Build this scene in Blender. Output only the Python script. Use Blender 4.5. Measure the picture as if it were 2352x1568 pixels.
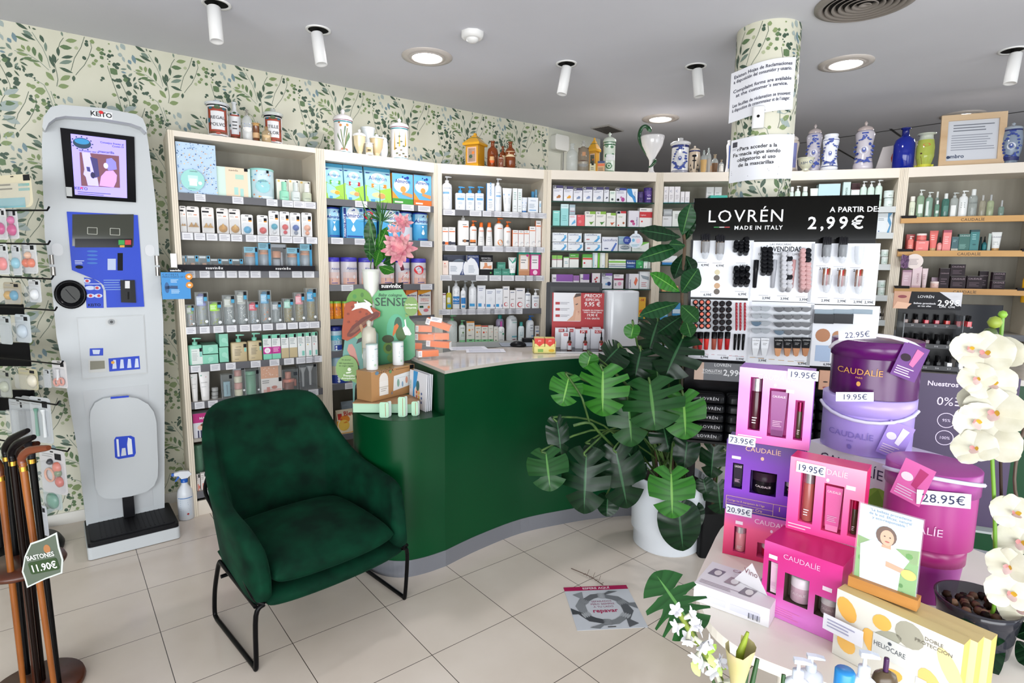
import bpy,math,random
from mathutils import Vector,Matrix
from math import sin,cos,pi,radians,sqrt
for o in list(bpy.data.objects):bpy.data.objects.remove(o)
SC=bpy.context.scene;COL=SC.collection
# ---------------------------------------------------------------- camera
IW,IH,FPX,PITCH,ROLL,CH=2352,1568,1306.3,radians(7.41),0.0106,1.676
_fw=Vector((0,cos(PITCH),-sin(PITCH)));_rt=Vector((1,0,0));_up=_rt.cross(_fw)
_r=cos(ROLL)*_rt+sin(ROLL)*_up;_u=-sin(ROLL)*_rt+cos(ROLL)*_up
cam=bpy.data.objects.new('camera',bpy.data.cameras.new('camera'));COL.objects.link(cam)
cam.data.sensor_width=36;cam.data.lens=36*FPX/IW;cam.data.clip_start=.05;cam.data.clip_end=60
_m=Matrix((_r,_u,-_fw)).transposed().to_4x4();_m.translation=(0,0,CH);cam.matrix_world=_m
SC.camera=cam
# ---------------------------------------------------------------- light and exposure
SC.view_settings.view_transform='Standard';SC.view_settings.look='None'
SC.view_settings.exposure=.5;SC.view_settings.gamma=1;SC.view_settings.use_curve_mapping=False
W=bpy.data.worlds.new('daylight');SC.world=W;W.use_nodes=True
bg=W.node_tree.nodes['Background'];bg.inputs[0].default_value=(.80,.90,1,1);bg.inputs[1].default_value=1.1
def area(name,loc,size,power,color,tgt):
 l=bpy.data.lights.new(name,'AREA');l.shape='RECTANGLE';l.size,l.size_y=size;l.energy=power;l.color=color
 o=bpy.data.objects.new(name,l);COL.objects.link(o);o.location=loc
 o.rotation_euler=(Vector(tgt)-Vector(loc)).to_track_quat('-Z','Y').to_euler();return o
area('shopfront_daylight',(.2,-2.1,1.1),(6.0,1.9),190,(.96,.98,1),(.5,3,1.15))
area('side_window_daylight',(4.3,.6,1.5),(2.2,1.6),26,(.95,.98,1),(.5,2.0,.3))
# ---------------------------------------------------------------- picking points of the place from calibrated measurements
C0=Vector((0,0,CH))
def ray(x,y):return _fw+_r*((x-IW/2)/FPX)-_u*((y-IH/2)/FPX)
def ptZ(x,y,z=0):
 d=ray(x,y);return C0+d*((z-CH)/d.z)
def ptY(x,y,Y):
 d=ray(x,y);return C0+d*(Y/d.y)
def ptP(x,y,a,ang):
 d=ray(x,y);nx,ny=-sin(ang),cos(ang);t=(nx*a[0]+ny*a[1])/(nx*d.x+ny*d.y);return C0+d*t
def uz(x,y,a,ang,v=0):
 "u along and z up on the vertical plane through a at angle ang, pushed back by v"
 b=(a[0]-sin(ang)*v,a[1]+cos(ang)*v);p=ptP(x,y,b,ang);return((p.x-b[0])*cos(ang)+(p.y-b[1])*sin(ang),p.z)
 # ---------------------------------------------------------------- materials (all node based)
def lin(h):
 h=h.lstrip('#')
 if len(h)==3:h=''.join(c*2 for c in h)
 r=[]
 for i in(0,2,4):
  c=int(h[i:i+2],16)/255;r.append((c/12.92 if c<=.04045 else((c+.055)/1.055)**2.4)**1.13)
 return(*r,1)
_M={}
def mat(h,rough=.5,metal=0,kind='',alpha=1):
 key=(h,rough,metal,kind,alpha)
 if key in _M:return _M[key]
 m=bpy.data.materials.new('m_'+h.strip('#')+kind);m.use_nodes=True;nt=m.node_tree;b=nt.nodes['Principled BSDF']
 c=lin(h);b.inputs['Base Color'].default_value=c;b.inputs['Roughness'].default_value=rough;b.inputs['Metallic'].default_value=metal
 if kind=='clear':b.inputs['Alpha'].default_value=alpha;b.inputs['Roughness'].default_value=min(rough,.12)
 if kind=='glass':b.inputs['Transmission Weight'].default_value=1;b.inputs['IOR'].default_value=1.3
 if kind=='emit':b.inputs['Emission Color'].default_value=c;b.inputs['Emission Strength'].default_value=alpha
 if max(c[:3])<.03:b.inputs['Specular IOR Level'].default_value=.16
 if kind=='coat':b.inputs['Coat Weight'].default_value=.6;b.inputs['Coat Roughness'].default_value=.08
 _M[key]=m;return m
def nodes(name,rough=.5):
 m=bpy.data.materials.new(name);m.use_nodes=True;nt=m.node_tree;b=nt.nodes['Principled BSDF'];b.inputs['Roughness'].default_value=rough
 def n(t,**k):
  x=nt.nodes.new('ShaderNode'+t)
  for a,v in k.items():
   if a.startswith('i_'):x.inputs[a[2:].replace('_',' ')].default_value=v
   elif a.startswith('n'):x.inputs[int(a[1:])].default_value=v
   else:setattr(x,a,v)
  return x
 return m,nt,b,n,nt.links.new
def ramp(n,stops,interp='LINEAR'):
 r=n('ValToRGB');e=r.color_ramp.elements;r.color_ramp.interpolation=interp
 while len(e)<len(stops):e.new(.5)
 for i,(p,c)in enumerate(stops):e[i].position=p;e[i].color=lin(c)
 return r
def noisy(name,c1,c2,scale,rough=.5,detail=4,stretch=(1,1,1),bump=0,lo=.35,hi=.65,sheen=0):
 m,nt,b,n,L=nodes(name,rough);t=n('TexCoord');mp=n('Mapping');mp.inputs['Scale'].default_value=stretch
 z=n('TexNoise',i_Scale=scale,i_Detail=detail);r=ramp(n,[(lo,c1),(hi,c2)])
 L(t.outputs['Object'],mp.inputs[0]);L(mp.outputs[0],z.inputs['Vector']);L(z.outputs[0],r.inputs[0]);L(r.outputs[0],b.inputs['Base Color'])
 if bump:bu=n('Bump',i_Strength=bump,i_Distance=.01);L(z.outputs[0],bu.inputs['Height']);L(bu.outputs[0],b.inputs['Normal'])
 if sheen:b.inputs['Sheen Weight'].default_value=sheen;b.inputs['Sheen Roughness'].default_value=.35;b.inputs['Sheen Tint'].default_value=lin('#6fb096')
 return m
def grad(name,stops,axis=2,lo=0,hi=1,rough=.35,diag=0):
 "printed colour gradient along a local axis (metres lo..hi)"
 m,nt,b,n,L=nodes(name,rough);t=n('TexCoord');s=n('SeparateXYZ');L(t.outputs['Object'],s.inputs[0])
 mr=n('MapRange');mr.inputs[1].default_value=lo;mr.inputs[2].default_value=hi
 if diag:
  ma=n('Math',operation='MULTIPLY_ADD');L(s.outputs[0],ma.inputs[0]);ma.inputs[1].default_value=diag;L(s.outputs[axis],ma.inputs[2]);L(ma.outputs[0],mr.inputs[0])
 else:L(s.outputs[axis],mr.inputs[0])
 r=ramp(n,stops);L(mr.outputs[0],r.inputs[0]);L(r.outputs[0],b.inputs['Base Color']);return m
 # ---------------------------------------------------------------- lettering glyph cache
_G={}
def glyph(ch,bold):
 k=(ch,bold)
 if k in _G:return _G[k]
 def mk(s):
  c=bpy.data.curves.new('t','FONT');c.body=s;c.size=1;c.resolution_u=2;c.offset=.018 if bold else 0
  o=bpy.data.objects.new('t',c);COL.objects.link(o);bpy.context.view_layer.update()
  me=bpy.data.meshes.new_from_object(o.evaluated_get(bpy.context.evaluated_depsgraph_get()))
  r=([(v.co.x,v.co.y)for v in me.vertices],[tuple(p.vertices)for p in me.polygons])
  bpy.data.objects.remove(o);bpy.data.curves.remove(c);bpy.data.meshes.remove(me);return r
 def wd(s):
  v=mk(s)[0];return max(x for x,_ in v)-min(x for x,_ in v)
 adv=wd('I'+ch+'I')-wd('II');g=mk(ch)if ch!=' ' else([],[]);_G[k]=(g[0],g[1],adv if ch!=' ' else.32);return _G[k]
def tolist(m):return m if isinstance(m,bpy.types.Material)else mat(m)
class G:
 "collects geometry for ONE mesh object. local frame: x right, y back, z up, front faces -y"
 def __init__(s):s.v=[];s.f=[];s.mi=[];s.sm=[];s.mats=[];s.T=None;s.surf=lambda x,z:0;s.at={}
 def add(s,vs,fs,m,smooth=False):
  m=tolist(m)
  if m not in s.mats:s.mats.append(m)
  i=s.mats.index(m);b=len(s.v)
  if s.T is not None:vs=[tuple(s.T@Vector(v))for v in vs]
  s.v+=[tuple(v)for v in vs];s.f+=[tuple(j+b for j in f)for f in fs];s.mi+=[i]*len(fs);s.sm+=[smooth]*len(fs);return s
 def box(s,x0,x1,y0,y1,z0,z1,m,top=None,side=None):
  v=[(x0,y0,z0),(x1,y0,z0),(x1,y1,z0),(x0,y1,z0),(x0,y0,z1),(x1,y0,z1),(x1,y1,z1),(x0,y1,z1)]
  s.add(v,[(0,1,5,4),(2,3,7,6),(3,2,1,0)],m);s.add(v,[(4,5,6,7)],top or m);s.add(v,[(1,2,6,5),(3,0,4,7)],side or m);return s
 def rbox(s,x0,x1,y0,y1,z0,z1,r,m,seg=3,rt=0):
  "vertical-edge rounded box, optional rounded top"
  lv=[(0,z0),(0,z1)]if not rt else[(0,z0)]+[(rt*(1-cos(a*pi/2/seg)),z1-rt+rt*sin(a*pi/2/seg))for a in range(seg+1)]
  if rt:lv=[(0,z0)]+[(rt*(1-cos(a*pi/2/seg)),z1-rt+rt*sin(a*pi/2/seg))for a in range(seg+1)]
  rings=[]
  for ins,z in lv:
   rr=max(r-ins*.5,.0005);ring=[]
   for cx,cy,a0 in((x1-ins-rr,y0+ins+rr,-90),(x1-ins-rr,y1-ins-rr,0),(x0+ins+rr,y1-ins-rr,90),(x0+ins+rr,y0+ins+rr,180)):
    for k in range(seg+1):a=radians(a0+90*k/seg);ring.append((cx+rr*cos(a),cy+rr*sin(a),z))
   rings.append(ring)
  n=len(rings[0]);v=[p for r_ in rings for p in r_]
  f=[(i*n+j,i*n+(j+1)%n,(i+1)*n+(j+1)%n,(i+1)*n+j)for i in range(len(rings)-1)for j in range(n)]
  s.add(v,f,m,True);s.add(rings[-1],[tuple(range(n))],m);s.add(rings[0],[tuple(range(n))[::-1]],m);return s
 def lathe(s,prof,m,seg=20,cx=0,cy=0,sx=1,sy=1,caps=True,a0=0,a1=2*pi):
  full=abs(a1-a0-2*pi)<1e-6;n=seg if full else seg+1;v=[]
  for r,z in prof:
   for j in range(n):a=a0+(a1-a0)*j/seg;v.append((cx+r*cos(a)*sx,cy+r*sin(a)*sy,z))
  f=[(i*n+j,i*n+(j+1)%n,(i+1)*n+(j+1)%n,(i+1)*n+j)for i in range(len(prof)-1)for j in range(n if full else n-1)]
  s.add(v,f,m,True)
  if caps and full:
   if prof[0][0]>1e-4:s.add(v[:n],[tuple(range(n))[::-1]],m)
   if prof[-1][0]>1e-4:s.add(v[-n:],[tuple(range(n))],m)
  return s
 def tube(s,pts,r,m,seg=8,closed=False):
  P=[Vector(p)for p in pts];n=len(P);R=r if isinstance(r,(list,tuple))else[r]*n;v=[];up=None
  for i,p in enumerate(P):
   d=((P[(i+1)%n]if closed or i<n-1 else p)-(P[i-1]if closed or i>0 else p)).normalized()
   if up is None:up=d.orthogonal().normalized()
   up=(up-d*up.dot(d)).normalized()if(up-d*up.dot(d)).length>1e-5 else d.orthogonal().normalized();sd=d.cross(up)
   v+=[tuple(p+(up*cos(2*pi*k/seg)+sd*sin(2*pi*k/seg))*R[i])for k in range(seg)]
  m_=n if closed else n-1
  s.add(v,[(i*seg+k,i*seg+(k+1)%seg,((i+1)%n)*seg+(k+1)%seg,((i+1)%n)*seg+k)for i in range(m_)for k in range(seg)],m,True)
  if not closed:s.add(v[:seg],[tuple(range(seg))[::-1]],m);s.add(v[-seg:],[tuple(range(seg))],m)
  return s
 def prism(s,poly,y0,y1,m,side=None):
  n=len(poly);v=[(x,y0,z)for x,z in poly]+[(x,y1,z)for x,z in poly]
  s.add(v,[tuple(range(n)),tuple(range(2*n-1,n-1,-1))],m);s.add(v,[(i,n+i,n+(i+1)%n,(i+1)%n)for i in range(n)],side or m);return s
 def zprism(s,poly,z0,z1,m,side=None,smooth=False):
  n=len(poly);v=[(x,y,z0)for x,y in poly]+[(x,y,z1)for x,y in poly]
  s.add(v,[tuple(range(n))[::-1],tuple(range(n,2*n))],m);s.add(v,[(i,(i+1)%n,n+(i+1)%n,n+i)for i in range(n)],side or m,smooth);return s
 def ribbon(s,P,z0,z1,m):
  n=len(P);return s.add([(x,y,z0)for x,y in P]+[(x,y,z1)for x,y in P],[(i,i+1,n+i+1,n+i)for i in range(n-1)],m,True)
  # ---- printed marks that sit on the front surface
 def poly(s,pts,m,e=.0006):return s.add([(x,s.surf(x,z)-e,z)for x,z in pts],[tuple(range(len(pts)))],m)
 def rect(s,x0,x1,z0,z1,m,e=.0006,n=1):
  if n==1:return s.poly([(x0,z0),(x1,z0),(x1,z1),(x0,z1)],m,e)
  for i in range(n):
   a=x0+(x1-x0)*i/n;b=x0+(x1-x0)*(i+1)/n;s.poly([(a,z0),(b,z0),(b,z1),(a,z1)],m,e)
  return s
 def disc(s,cx,cz,rx,rz,m,e=.0008,seg=16,a=0):return s.poly([(cx+rx*cos(2*pi*k/seg)*cos(a)-rz*sin(2*pi*k/seg)*sin(a),cz+rx*cos(2*pi*k/seg)*sin(a)+rz*sin(2*pi*k/seg)*cos(a))for k in range(seg)],m,e)
 def line(s,pts,w,m,e=.0008):
  for(a,b),(c,d)in zip(pts,pts[1:]):
   l=sqrt((c-a)**2+(d-b)**2)or 1;nx,nz=-(d-b)/l*w/2,(c-a)/l*w/2;s.poly([(a-nx,b-nz),(c-nx,d-nz),(c+nx,d+nz),(a+nx,b+nz)],m,e)
  return s
 def text(s,t,x,z,h,m,al='c',bold=False,e=.0012,sp=1.0,rot=0,wmax=None,sl=0):
  g=[glyph(c,bold)for c in t];k=h/.73;ws=[q[2]*k*sp for q in g];tw=sum(ws);kx=1
  if wmax and tw>wmax:kx=wmax/tw;tw=wmax
  ox={'c':-tw/2,'l':0,'r':-tw}[al];ca,sa=cos(rot),sin(rot)
  for q,w in zip(g,ws):
   P=[]
   for a,b in q[0]:
    X=ox+a*k*kx+b*k*sl;Z=b*k;xx=x+X*ca-Z*sa;zz=z+X*sa+Z*ca;P.append((xx,s.surf(xx,zz)-e,zz))
   if P:s.add(P,q[1],m)
   ox+=w*kx
  return s
 def lines(s,x0,x1,z0,z1,n,m,e=.001,seed=1):
  "rows of small print too fine to read"
  R=random.Random(seed);st=(z1-z0)/n
  for i in range(n):s.rect(x0,x1-(x1-x0)*R.random()*.3,z1-(i+.55)*st,z1-(i+.2)*st,m,e)
  return s
 def build(s,name,parent=None,loc=(0,0,0),rz=0,rot=None,mods=None,attr=None):
  me=bpy.data.meshes.new(name);me.from_pydata(s.v,[],s.f)
  for m in s.mats:me.materials.append(m)
  me.polygons.foreach_set('material_index',s.mi);me.polygons.foreach_set('use_smooth',s.sm)
  if attr:a=me.attributes.new('vt','FLOAT_VECTOR','POINT');a.data.foreach_set('vector',[c for p in attr for c in p])
  me.update();o=bpy.data.objects.new(name,me);COL.objects.link(o)
  if parent:o.parent=parent
  o.location=loc;o.rotation_euler=rot or(0,0,rz);return o
def tag(o,label,cat,group=None,kind=None):
 o['label']=label;o['category']=cat
 if group:o['group']=group
 if kind:o['kind']=kind
 return o
def empty(name,loc,rz,label,cat,group=None,rot=None):
 o=bpy.data.objects.new(name,None);COL.objects.link(o);o.empty_display_size=.05;o.location=loc;o.rotation_euler=rot or(0,0,rz);return tag(o,label,cat,group)
def struct(o):o['kind']='structure';return o
def arc(cx,cy,r,a0,a1,n=8):return[(cx+r*cos(radians(a0+(a1-a0)*i/n)),cy+r*sin(radians(a0+(a1-a0)*i/n)))for i in range(n+1)]
def rrect(x0,x1,z0,z1,r,n=4):return arc(x1-r,z0+r,r,-90,0,n)+arc(x1-r,z1-r,r,0,90,n)+arc(x0+r,z1-r,r,90,180,n)+arc(x0+r,z0+r,r,180,270,n)
WL='0,1,53,27,19,0 72,14,91,17,10,0 58,3,64,21,6,0 115,-3,92,49,23,0 20,53,84,80,18,0 -11,74,53,92,15,1 106,42,121,84,19,0 128,79,128,132,15,3 29,36,72,60,27,3 -18,57,-5,110,23,4 164,-1,199,51,30,1 208,1,213,27,11,3 232,2,256,1,8,1 224,50,281,34,25,2 193,89,254,84,28,1 185,94,185,146,18,0 255,131,197,153,19,0 249,159,185,187,23,3 183,210,249,229,19,0 140,149,162,218,19,0 159,138,167,190,23,0 161,222,150,250,15,0 118,247,154,292,27,2 234,247,183,284,28,2 170,321,223,308,29,2 251,243,248,278,17,0 16,117,31,144,17,2 48,114,48,152,19,2 70,117,75,169,21,1 95,142,104,198,20,1 -9,148,29,150,15,2 -9,166,44,171,19,2 16,195,61,181,17,1 33,196,94,196,15,1 63,205,99,225,16,2 -10,189,-24,222,11,0 2,213,38,231,11,0 -23,244,-5,222,11,3 8,231,27,257,13,0 -17,254,-3,240,11,3 14,249,19,270,11,0 0,247,0,266,10,0 -27,267,-5,297,10,0 2,209,27,186,10,0 526,122,549,155,17,3 491,158,525,151,12,3 493,173,521,176,13,4 531,195,552,171,14,3 478,15,488,49,14,5 502,2,523,38,29,5 506,78,516,112,16,5 536,92,550,118,21,4 -118,499,-11,440,60,5 -97,531,-21,567,42,5 401,402,477,415,38,5 493,412,565,369,33,5'
WD='29,284,10,0 43,283,11,0 52,276,8,0 63,293,5,0 64,306,4,0 77,317,6,2 117,318,10,2 33,338,11,2 51,344,14,2 84,362,23,2 95,416,11,1 116,401,6,0 120,420,8,0 122,441,11,0 46,426,11,1 58,428,8,1 63,456,12,1 39,480,10,1 149,375,8,1 166,384,8,0 355,25,12,2 327,30,8,0 326,48,11,0 309,130,11,0 352,106,11,1 274,80,10,6 367,134,10,2 355,153,11,2 332,171,10,6 386,62,13,2 405,60,8,1 400,83,12,1 398,109,11,1 413,86,7,0 440,19,5,2 442,62,8,1 437,91,12,0 453,84,8,0 428,111,4,0 437,123,5,0 396,159,10,1 433,140,7,2 461,139,13,0 481,131,11,0 473,153,11,0 455,180,22,1 396,231,10,0 387,244,7,0 446,230,7,0 470,230,11,0 494,72,12,5 511,198,12,0 514,218,13,1 530,242,17,0 526,297,15,0 556,315,13,0 558,337,16,0 504,340,13,0 483,331,8,0 548,365,11,0 473,266,13,0 456,234,8,0 526,214,15,0 564,252,11,0 448,321,12,2 481,229,13,0'
WS=[[[70,35],[91,75],[112,112],[130,166],[140,222]],[[223,-2],[216,34],[198,65],[186,102]],[[183,160],[163,194],[170,247],[172,282],[164,322]],[[319,5],[297,72],[261,141],[239,219]],[[347,34],[351,61],[332,120],[307,172],[284,203],[260,239]],[[-17,157],[48,167],[94,196],[133,235]],[[31,279],[64,300],[104,324],[125,382],[135,431],[158,475]],[[133,354],[150,429],[161,470]],[[423,152],[440,224],[458,291],[475,358],[483,414]],[[488,240],[507,288],[526,349],[528,414]]]
WP=0.578
# ================================================================ THE SETTING
TY=radians(38.87)
def floor():
 m,nt,b,n,L=nodes('tiles',.16);t=n('TexCoord');br=n('TexBrick');br.offset=0;br.squash=1
 for k,v in(('Scale',1),('Mortar Size',.0017),('Mortar Smooth',.1),('Brick Width',.45),('Row Height',.45),('Bias',0)):br.inputs[k].default_value=v
 br.inputs['Color1'].default_value=lin('#e6dcd2');br.inputs['Color2'].default_value=lin('#e2d8cd');br.inputs['Mortar'].default_value=lin('#5c554e')
 z=n('TexNoise',i_Scale=1.3,i_Detail=5);r=ramp(n,[(.3,'#e9e6e2'),(.7,'#ffffff')]);mx=n('MixRGB',blend_type='MULTIPLY');mx.inputs[0].default_value=1
 L(t.outputs['Object'],br.inputs['Vector']);L(t.outputs['Object'],z.inputs['Vector']);L(z.outputs[0],r.inputs[0]);L(br.outputs[0],mx.inputs[1]);L(r.outputs[0],mx.inputs[2]);L(mx.outputs[0],b.inputs['Base Color'])
 r2=n('MapRange');r2.inputs[3].default_value=.12;r2.inputs[4].default_value=.26;L(z.outputs[0],r2.inputs[0]);L(r2.outputs[0],b.inputs['Roughness'])
 bu=n('Bump',i_Strength=.25,i_Distance=.002);bu.invert=True;L(br.outputs['Fac'],bu.inputs['Height']);L(bu.outputs[0],b.inputs['Normal']);return m
g=G();g.add([(-9,-9,0),(9,-9,0),(9,9,0),(-9,9,0)],[(0,1,2,3)],floor())
struct(g.build('floor',loc=(-2.1637,3.115,0),rz=TY))
ZC=3.05
WA=(-2.945,3.456);WDIR=radians(35.8);WU=(cos(WDIR),sin(WDIR))
def wp(s,off=0):return(WA[0]+WU[0]*s-WU[1]*off,WA[1]+WU[1]*s+WU[0]*off)
ceilm=noisy('ceiling_paint','#cfd0d6','#d4d5db',1.2,.9)
g=G();g.add([(-7,-2.3,ZC),(6.6,-2.3,ZC),(6.6,10.5,ZC),(-7,10.5,ZC)],[(3,2,1,0)],ceilm)
g.add([(-7,-2.3,ZC+.1),(6.6,-2.3,ZC+.1),(6.6,10.5,ZC+.1),(-7,10.5,ZC+.1)],[(0,1,2,3)],ceilm);struct(g.build('ceiling'))
# wallpaper: watercolour branches, one printed motif repeated along and down
WC=['#4a6150','#67805a','#8c9d6d','#7e9083','#7f97a0','#a9b5b2','#b4bb9b']
wallm=noisy('wallpaper_ground','#d3d2c0','#dcdaca',2.2,.8)
def motif():
 q=[]
 R=random.Random(3)
 for t in WL.split():
  x,z,X,Z_,w,c=map(int,t.split(','));dx,dz=X-x,Z_-z;l=sqrt(dx*dx+dz*dz)or 1;nx,nz=-dz/l,dx/l;w/=2
  P=[(x+dx*a+nx*w*b,z+dz*a+nz*w*b)for a,b in((0,0),(.15,.5),(.35,.95),(.6,.95),(.82,.55),(1,0),(.82,-.45),(.6,-.85),(.35,-.95),(.15,-.55))]
  q.append((P,c));q.append(([(x+nx*.7,z+nz*.7),(X,Z_),(x-nx*.7,z-nz*.7)],2 if c<2 else 3))
 for t in WD.split():
  x,z,r,c=map(int,t.split(','));ph=R.random()*6
  q.append(([(x+r*cos(k*pi/4+ph)*(1+.18*sin(3*k+ph)),z+r*sin(k*pi/4+ph)*(1+.15*cos(2*k+ph)))for k in range(8)],c))
 for s in WS:
  for(a,b),(c,d)in zip(s,s[1:]):
   l=sqrt((c-a)**2+(d-b)**2)or 1;w=1.3;nx,nz=-(d-b)/l*w,(c-a)/l*w;q.append(([(a-nx,b-nz),(c-nx,d-nz),(c+nx,d+nz),(a+nx,b+nz)],3 if s[0][0]<150 else 0))
 return q
MOT=motif()
def paper(g,s0,s1,z0,z1,fn,per=WP,ph=.067,vp=.615,zo=0):
 i0=int(math.floor((s0-ph)/per))-1;i1=int(math.ceil((s1-ph)/per))
 for i in range(i0,i1+1):
  j=0
  while ZC-zo-j*vp>z0:
   for P,c in MOT:
    Q=[(ph+i*per+x/1000,ZC-zo-j*vp-z/1000)for x,z in P]
    if all(s0<a<s1 and z0<b<z1 for a,b in Q):g.add([fn(a,b)for a,b in Q],[tuple(range(len(Q)))],WC[c])
   j+=1
def wall(name,a,b,z0=0,z1=ZC,m=None,th=.12,dec=False):
 L_=sqrt((b[0]-a[0])**2+(b[1]-a[1])**2);g=G();g.box(0,L_,0,th,z0,z1,m or wallm)
 if dec:
  for q in((.067,0),(.067+WP*.5,.37)):paper(g,dec[0],dec[1],0,ZC,lambda s,z:(s-dec[0],-.0008-.0001*((int(s*997)%5)),z),ph=q[0],zo=q[1])
 return struct(g.build(name,loc=(a[0],a[1],0),rz=math.atan2(b[1]-a[1],b[0]-a[0])))
wall('wall_left',wp(-3.6),wp(4.05),dec=(-3.6,4.05))
palew=noisy('pale_wall','#cfd0c2','#d3d4c8',2,.8);darkw=noisy('grey_wall','#77756f','#7d7b75',2,.9)
c0=wp(4.0,.0);p1=ptZ(1379,320,ZC)
wall('wall_far',(c0[0],c0[1]),(p1.x,p1.y),m=palew);wall('wall_back',(p1.x-.3,9.6),(6.5,8.6),m=darkw)
wall('wall_recess',(p1.x,p1.y),(p1.x-.3,9.6),m=palew)
wall('wall_right',(6.5,8.6),(6.5,3.2),m=darkw)
wall('wall_side',wp(-3.6),(-6.0,-2.2),m=palew)
alum=mat('#b9babb',.35,.6)
def glazing(name,a,b,z0,z1,n):
 "wall with a row of window openings"
 L_=sqrt((b[0]-a[0])**2+(b[1]-a[1])**2);g=G();g.box(0,L_,0,.12,0,z0,palew);g.box(0,L_,0,.12,z1,ZC,palew)
 o=struct(g.build(name,loc=(a[0],a[1],0),rz=math.atan2(b[1]-a[1],b[0]-a[0])));f=G()
 for i in range(n+1):x=L_*i/n;f.box(max(0,x-.03),min(L_,x+.03),.02,.1,z0,z1,alum)
 f.box(0,L_,.02,.1,z0,z0+.05,alum);f.box(0,L_,.02,.1,z1-.05,z1,alum)
 return struct(f.build('window_1' if 'front' in name else 'window_2',loc=o.location,rz=o.rotation_euler.z))
glazing('wall_front',(6.5,-2.25),(-6.0,-2.25),.12,2.12,6);glazing('wall_side_right',(6.5,3.2),(6.5,-2.25),.6,2.7,3)
# white baseboard of the papered wall
g=G();g.box(0,7.6,-.012,0,0,.075,mat('#e4e2dc',.5));struct(g.build('baseboard_left',loc=(*wp(-3.6),0),rz=WDIR))
# seams of the tiled part of the ceiling, right and back
g=G()
def seam(p,q,w=.012):
 a,b=ptZ(*p,ZC-.002),ptZ(*q,ZC-.002);d=(b-a).normalized();nn=Vector((-d.y,d.x,0))*w;g.add([a-nn,b-nn,b+nn,a+nn],[(3,2,1,0)],'#4c4a48')
for a,b in(((1760,340),(2352,256)),((2245,271),(2270,297)),((2045,296),(2070,314)),((1925,343),(1965,366))):seam(a,b,.012)
struct(g.build('trim_1'))
# ---------------------------------------------------------------- round papered column with notices
PC=(1.468,3.50);PR=.172
g=G();g.lathe([(PR,0),(PR,ZC)],wallm,40,caps=False)
for q in((.12,0),(.12+pi*PR/2,.26)):paper(g,0,2*pi*PR,0,ZC,lambda s,z:((PR+.0012)*sin(s/PR),-(PR+.0012)*cos(s/PR),z),per=pi*PR*.999,ph=q[0],zo=q[1],vp=.6)
struct(g.build('column_1',loc=(*PC,0)))
g=G();g.lathe([(.215,0),(.215,.5),(.2,.52),(PR+.002,.52)],mat('#d6d4cf',.45),40,caps=False);struct(g.build('column_plinth',loc=(*PC,0)))
# ================================================================ CEILING FITTINGS
white=mat('#e9e9e8',.4)
def downlight(px,py,label):
 p=ptZ(px,py,ZC);e=empty('downlight',(p.x,p.y,ZC),0,label,'ceiling light','recessed round downlights')
 g=G();g.lathe([(.166,0),(.166,-.006),(.135,-.012),(.13,-.012),(.118,-.006),(.113,-.012),(.1,-.014),(.095,-.002)],mat('#c9c2bc',.35),40,caps=False);g.build('trim_ring',e)
 g=G();g.lathe([(.098,-.008),(.05,-.010),(.0,-.0105)][::-1],mat('#ffffff',.5,0,'emit',14),32);g.build('lamp_disc',e)
 l=bpy.data.lights.new('downlight_lamp','AREA');l.shape='DISK';l.size=.19;l.energy=9;l.color=(1,.97,1)
 o=bpy.data.objects.new('lamp',l);COL.objects.link(o);o.parent=e;o.location=(0,0,-.02)
downlight(981,130,'lit round downlight nearest the smoke detector, over the counter end')
downlight(1943,145,'lit round downlight just right of the papered column')
downlight(1517,272,'lit round downlight above the white snake goblet')
downlight(2211,264,'lit round downlight at far right above the framed certificate')
def spot(px,py,lean,label):
 p=ptZ(px,py,ZC);e=empty('ceiling_spotlight',(p.x,p.y,ZC),0,label,'spotlight','white tube spotlights')
 g=G();g.lathe([(.072,0),(.072,-.006),(.058,-.006),(.058,-.001)],white,28,caps=False);g.lathe([(.0,-.0015),(.058,-.0015)],mat('#0c0c0c',.8),28,caps=False);g.build('recess_ring',e)
 g=G();g.lathe([(.0,-.175),(.026,-.175),(.03,-.18),(.034,-.178),(.034,0),(.03,.004),(0,.004)],white,24);g.T=None
 o=g.build('lamp_tube',e,loc=(lean[2],-.03,-.035));o.rotation_euler=(radians(lean[0]),radians(lean[1]),0)
 g=G();g.tube([(0,0,0),(0,-.005,-.045)],.009,'#151515');g.build('swivel_arm',e)
spot(497,8,(-8,-6,-.0),'white tube spotlight at the top left above the kiosk');spot(731,68,(-6,-9,0),'white tube spotlight above the shelves of baby products, second from left')
spot(1301,146,(-4,10,0),'white tube spotlight in the middle, nearest the square of wall beyond');spot(1598,152,(-6,-6,0),'white tube spotlight just left of the papered column');spot(2325,115,(-4,8,0),'white tube spotlight at the right edge of the ceiling')
p=ptZ(1085,75,ZC);e=empty('smoke_detector',(p.x,p.y,ZC),.5,'small white detector with cut corners on the ceiling','detector')
g=G();g.lathe([(.07,0),(.07,-.02),(.055,-.035),(.05,-.035)],white,8);g.build('base',e);g=G();g.lathe([(.036,-.035),(.036,-.045),(.02,-.055),(0,-.057)][::-1],white,20);g.build('sensor',e)
e=empty('air_diffuser',(1.80,3.13,ZC),0,'round grey ceiling air vent of nested rings','vent');va=noisy('vent_grey','#8f8983','#968f89',8,.45)
g=G();g.lathe([(.235,0),(.235,-.008),(.2,-.02),(.19,0)],va,48,caps=False);g.build('outer_ring',e)
g=G();g.lathe([(0,-.001),(.2,-.001)],mat('#3a3735',.8),40,caps=False);g.build('duct',e)
for k in range(6):r0=.185-.031*k;g=G();g.lathe([(r0,-.018),(r0-.017,-.002+.0),(r0-.021,-.004),(r0-.002,-.021),(r0,-.018)],va,40,caps=False);g.build('vane',e)
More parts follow.
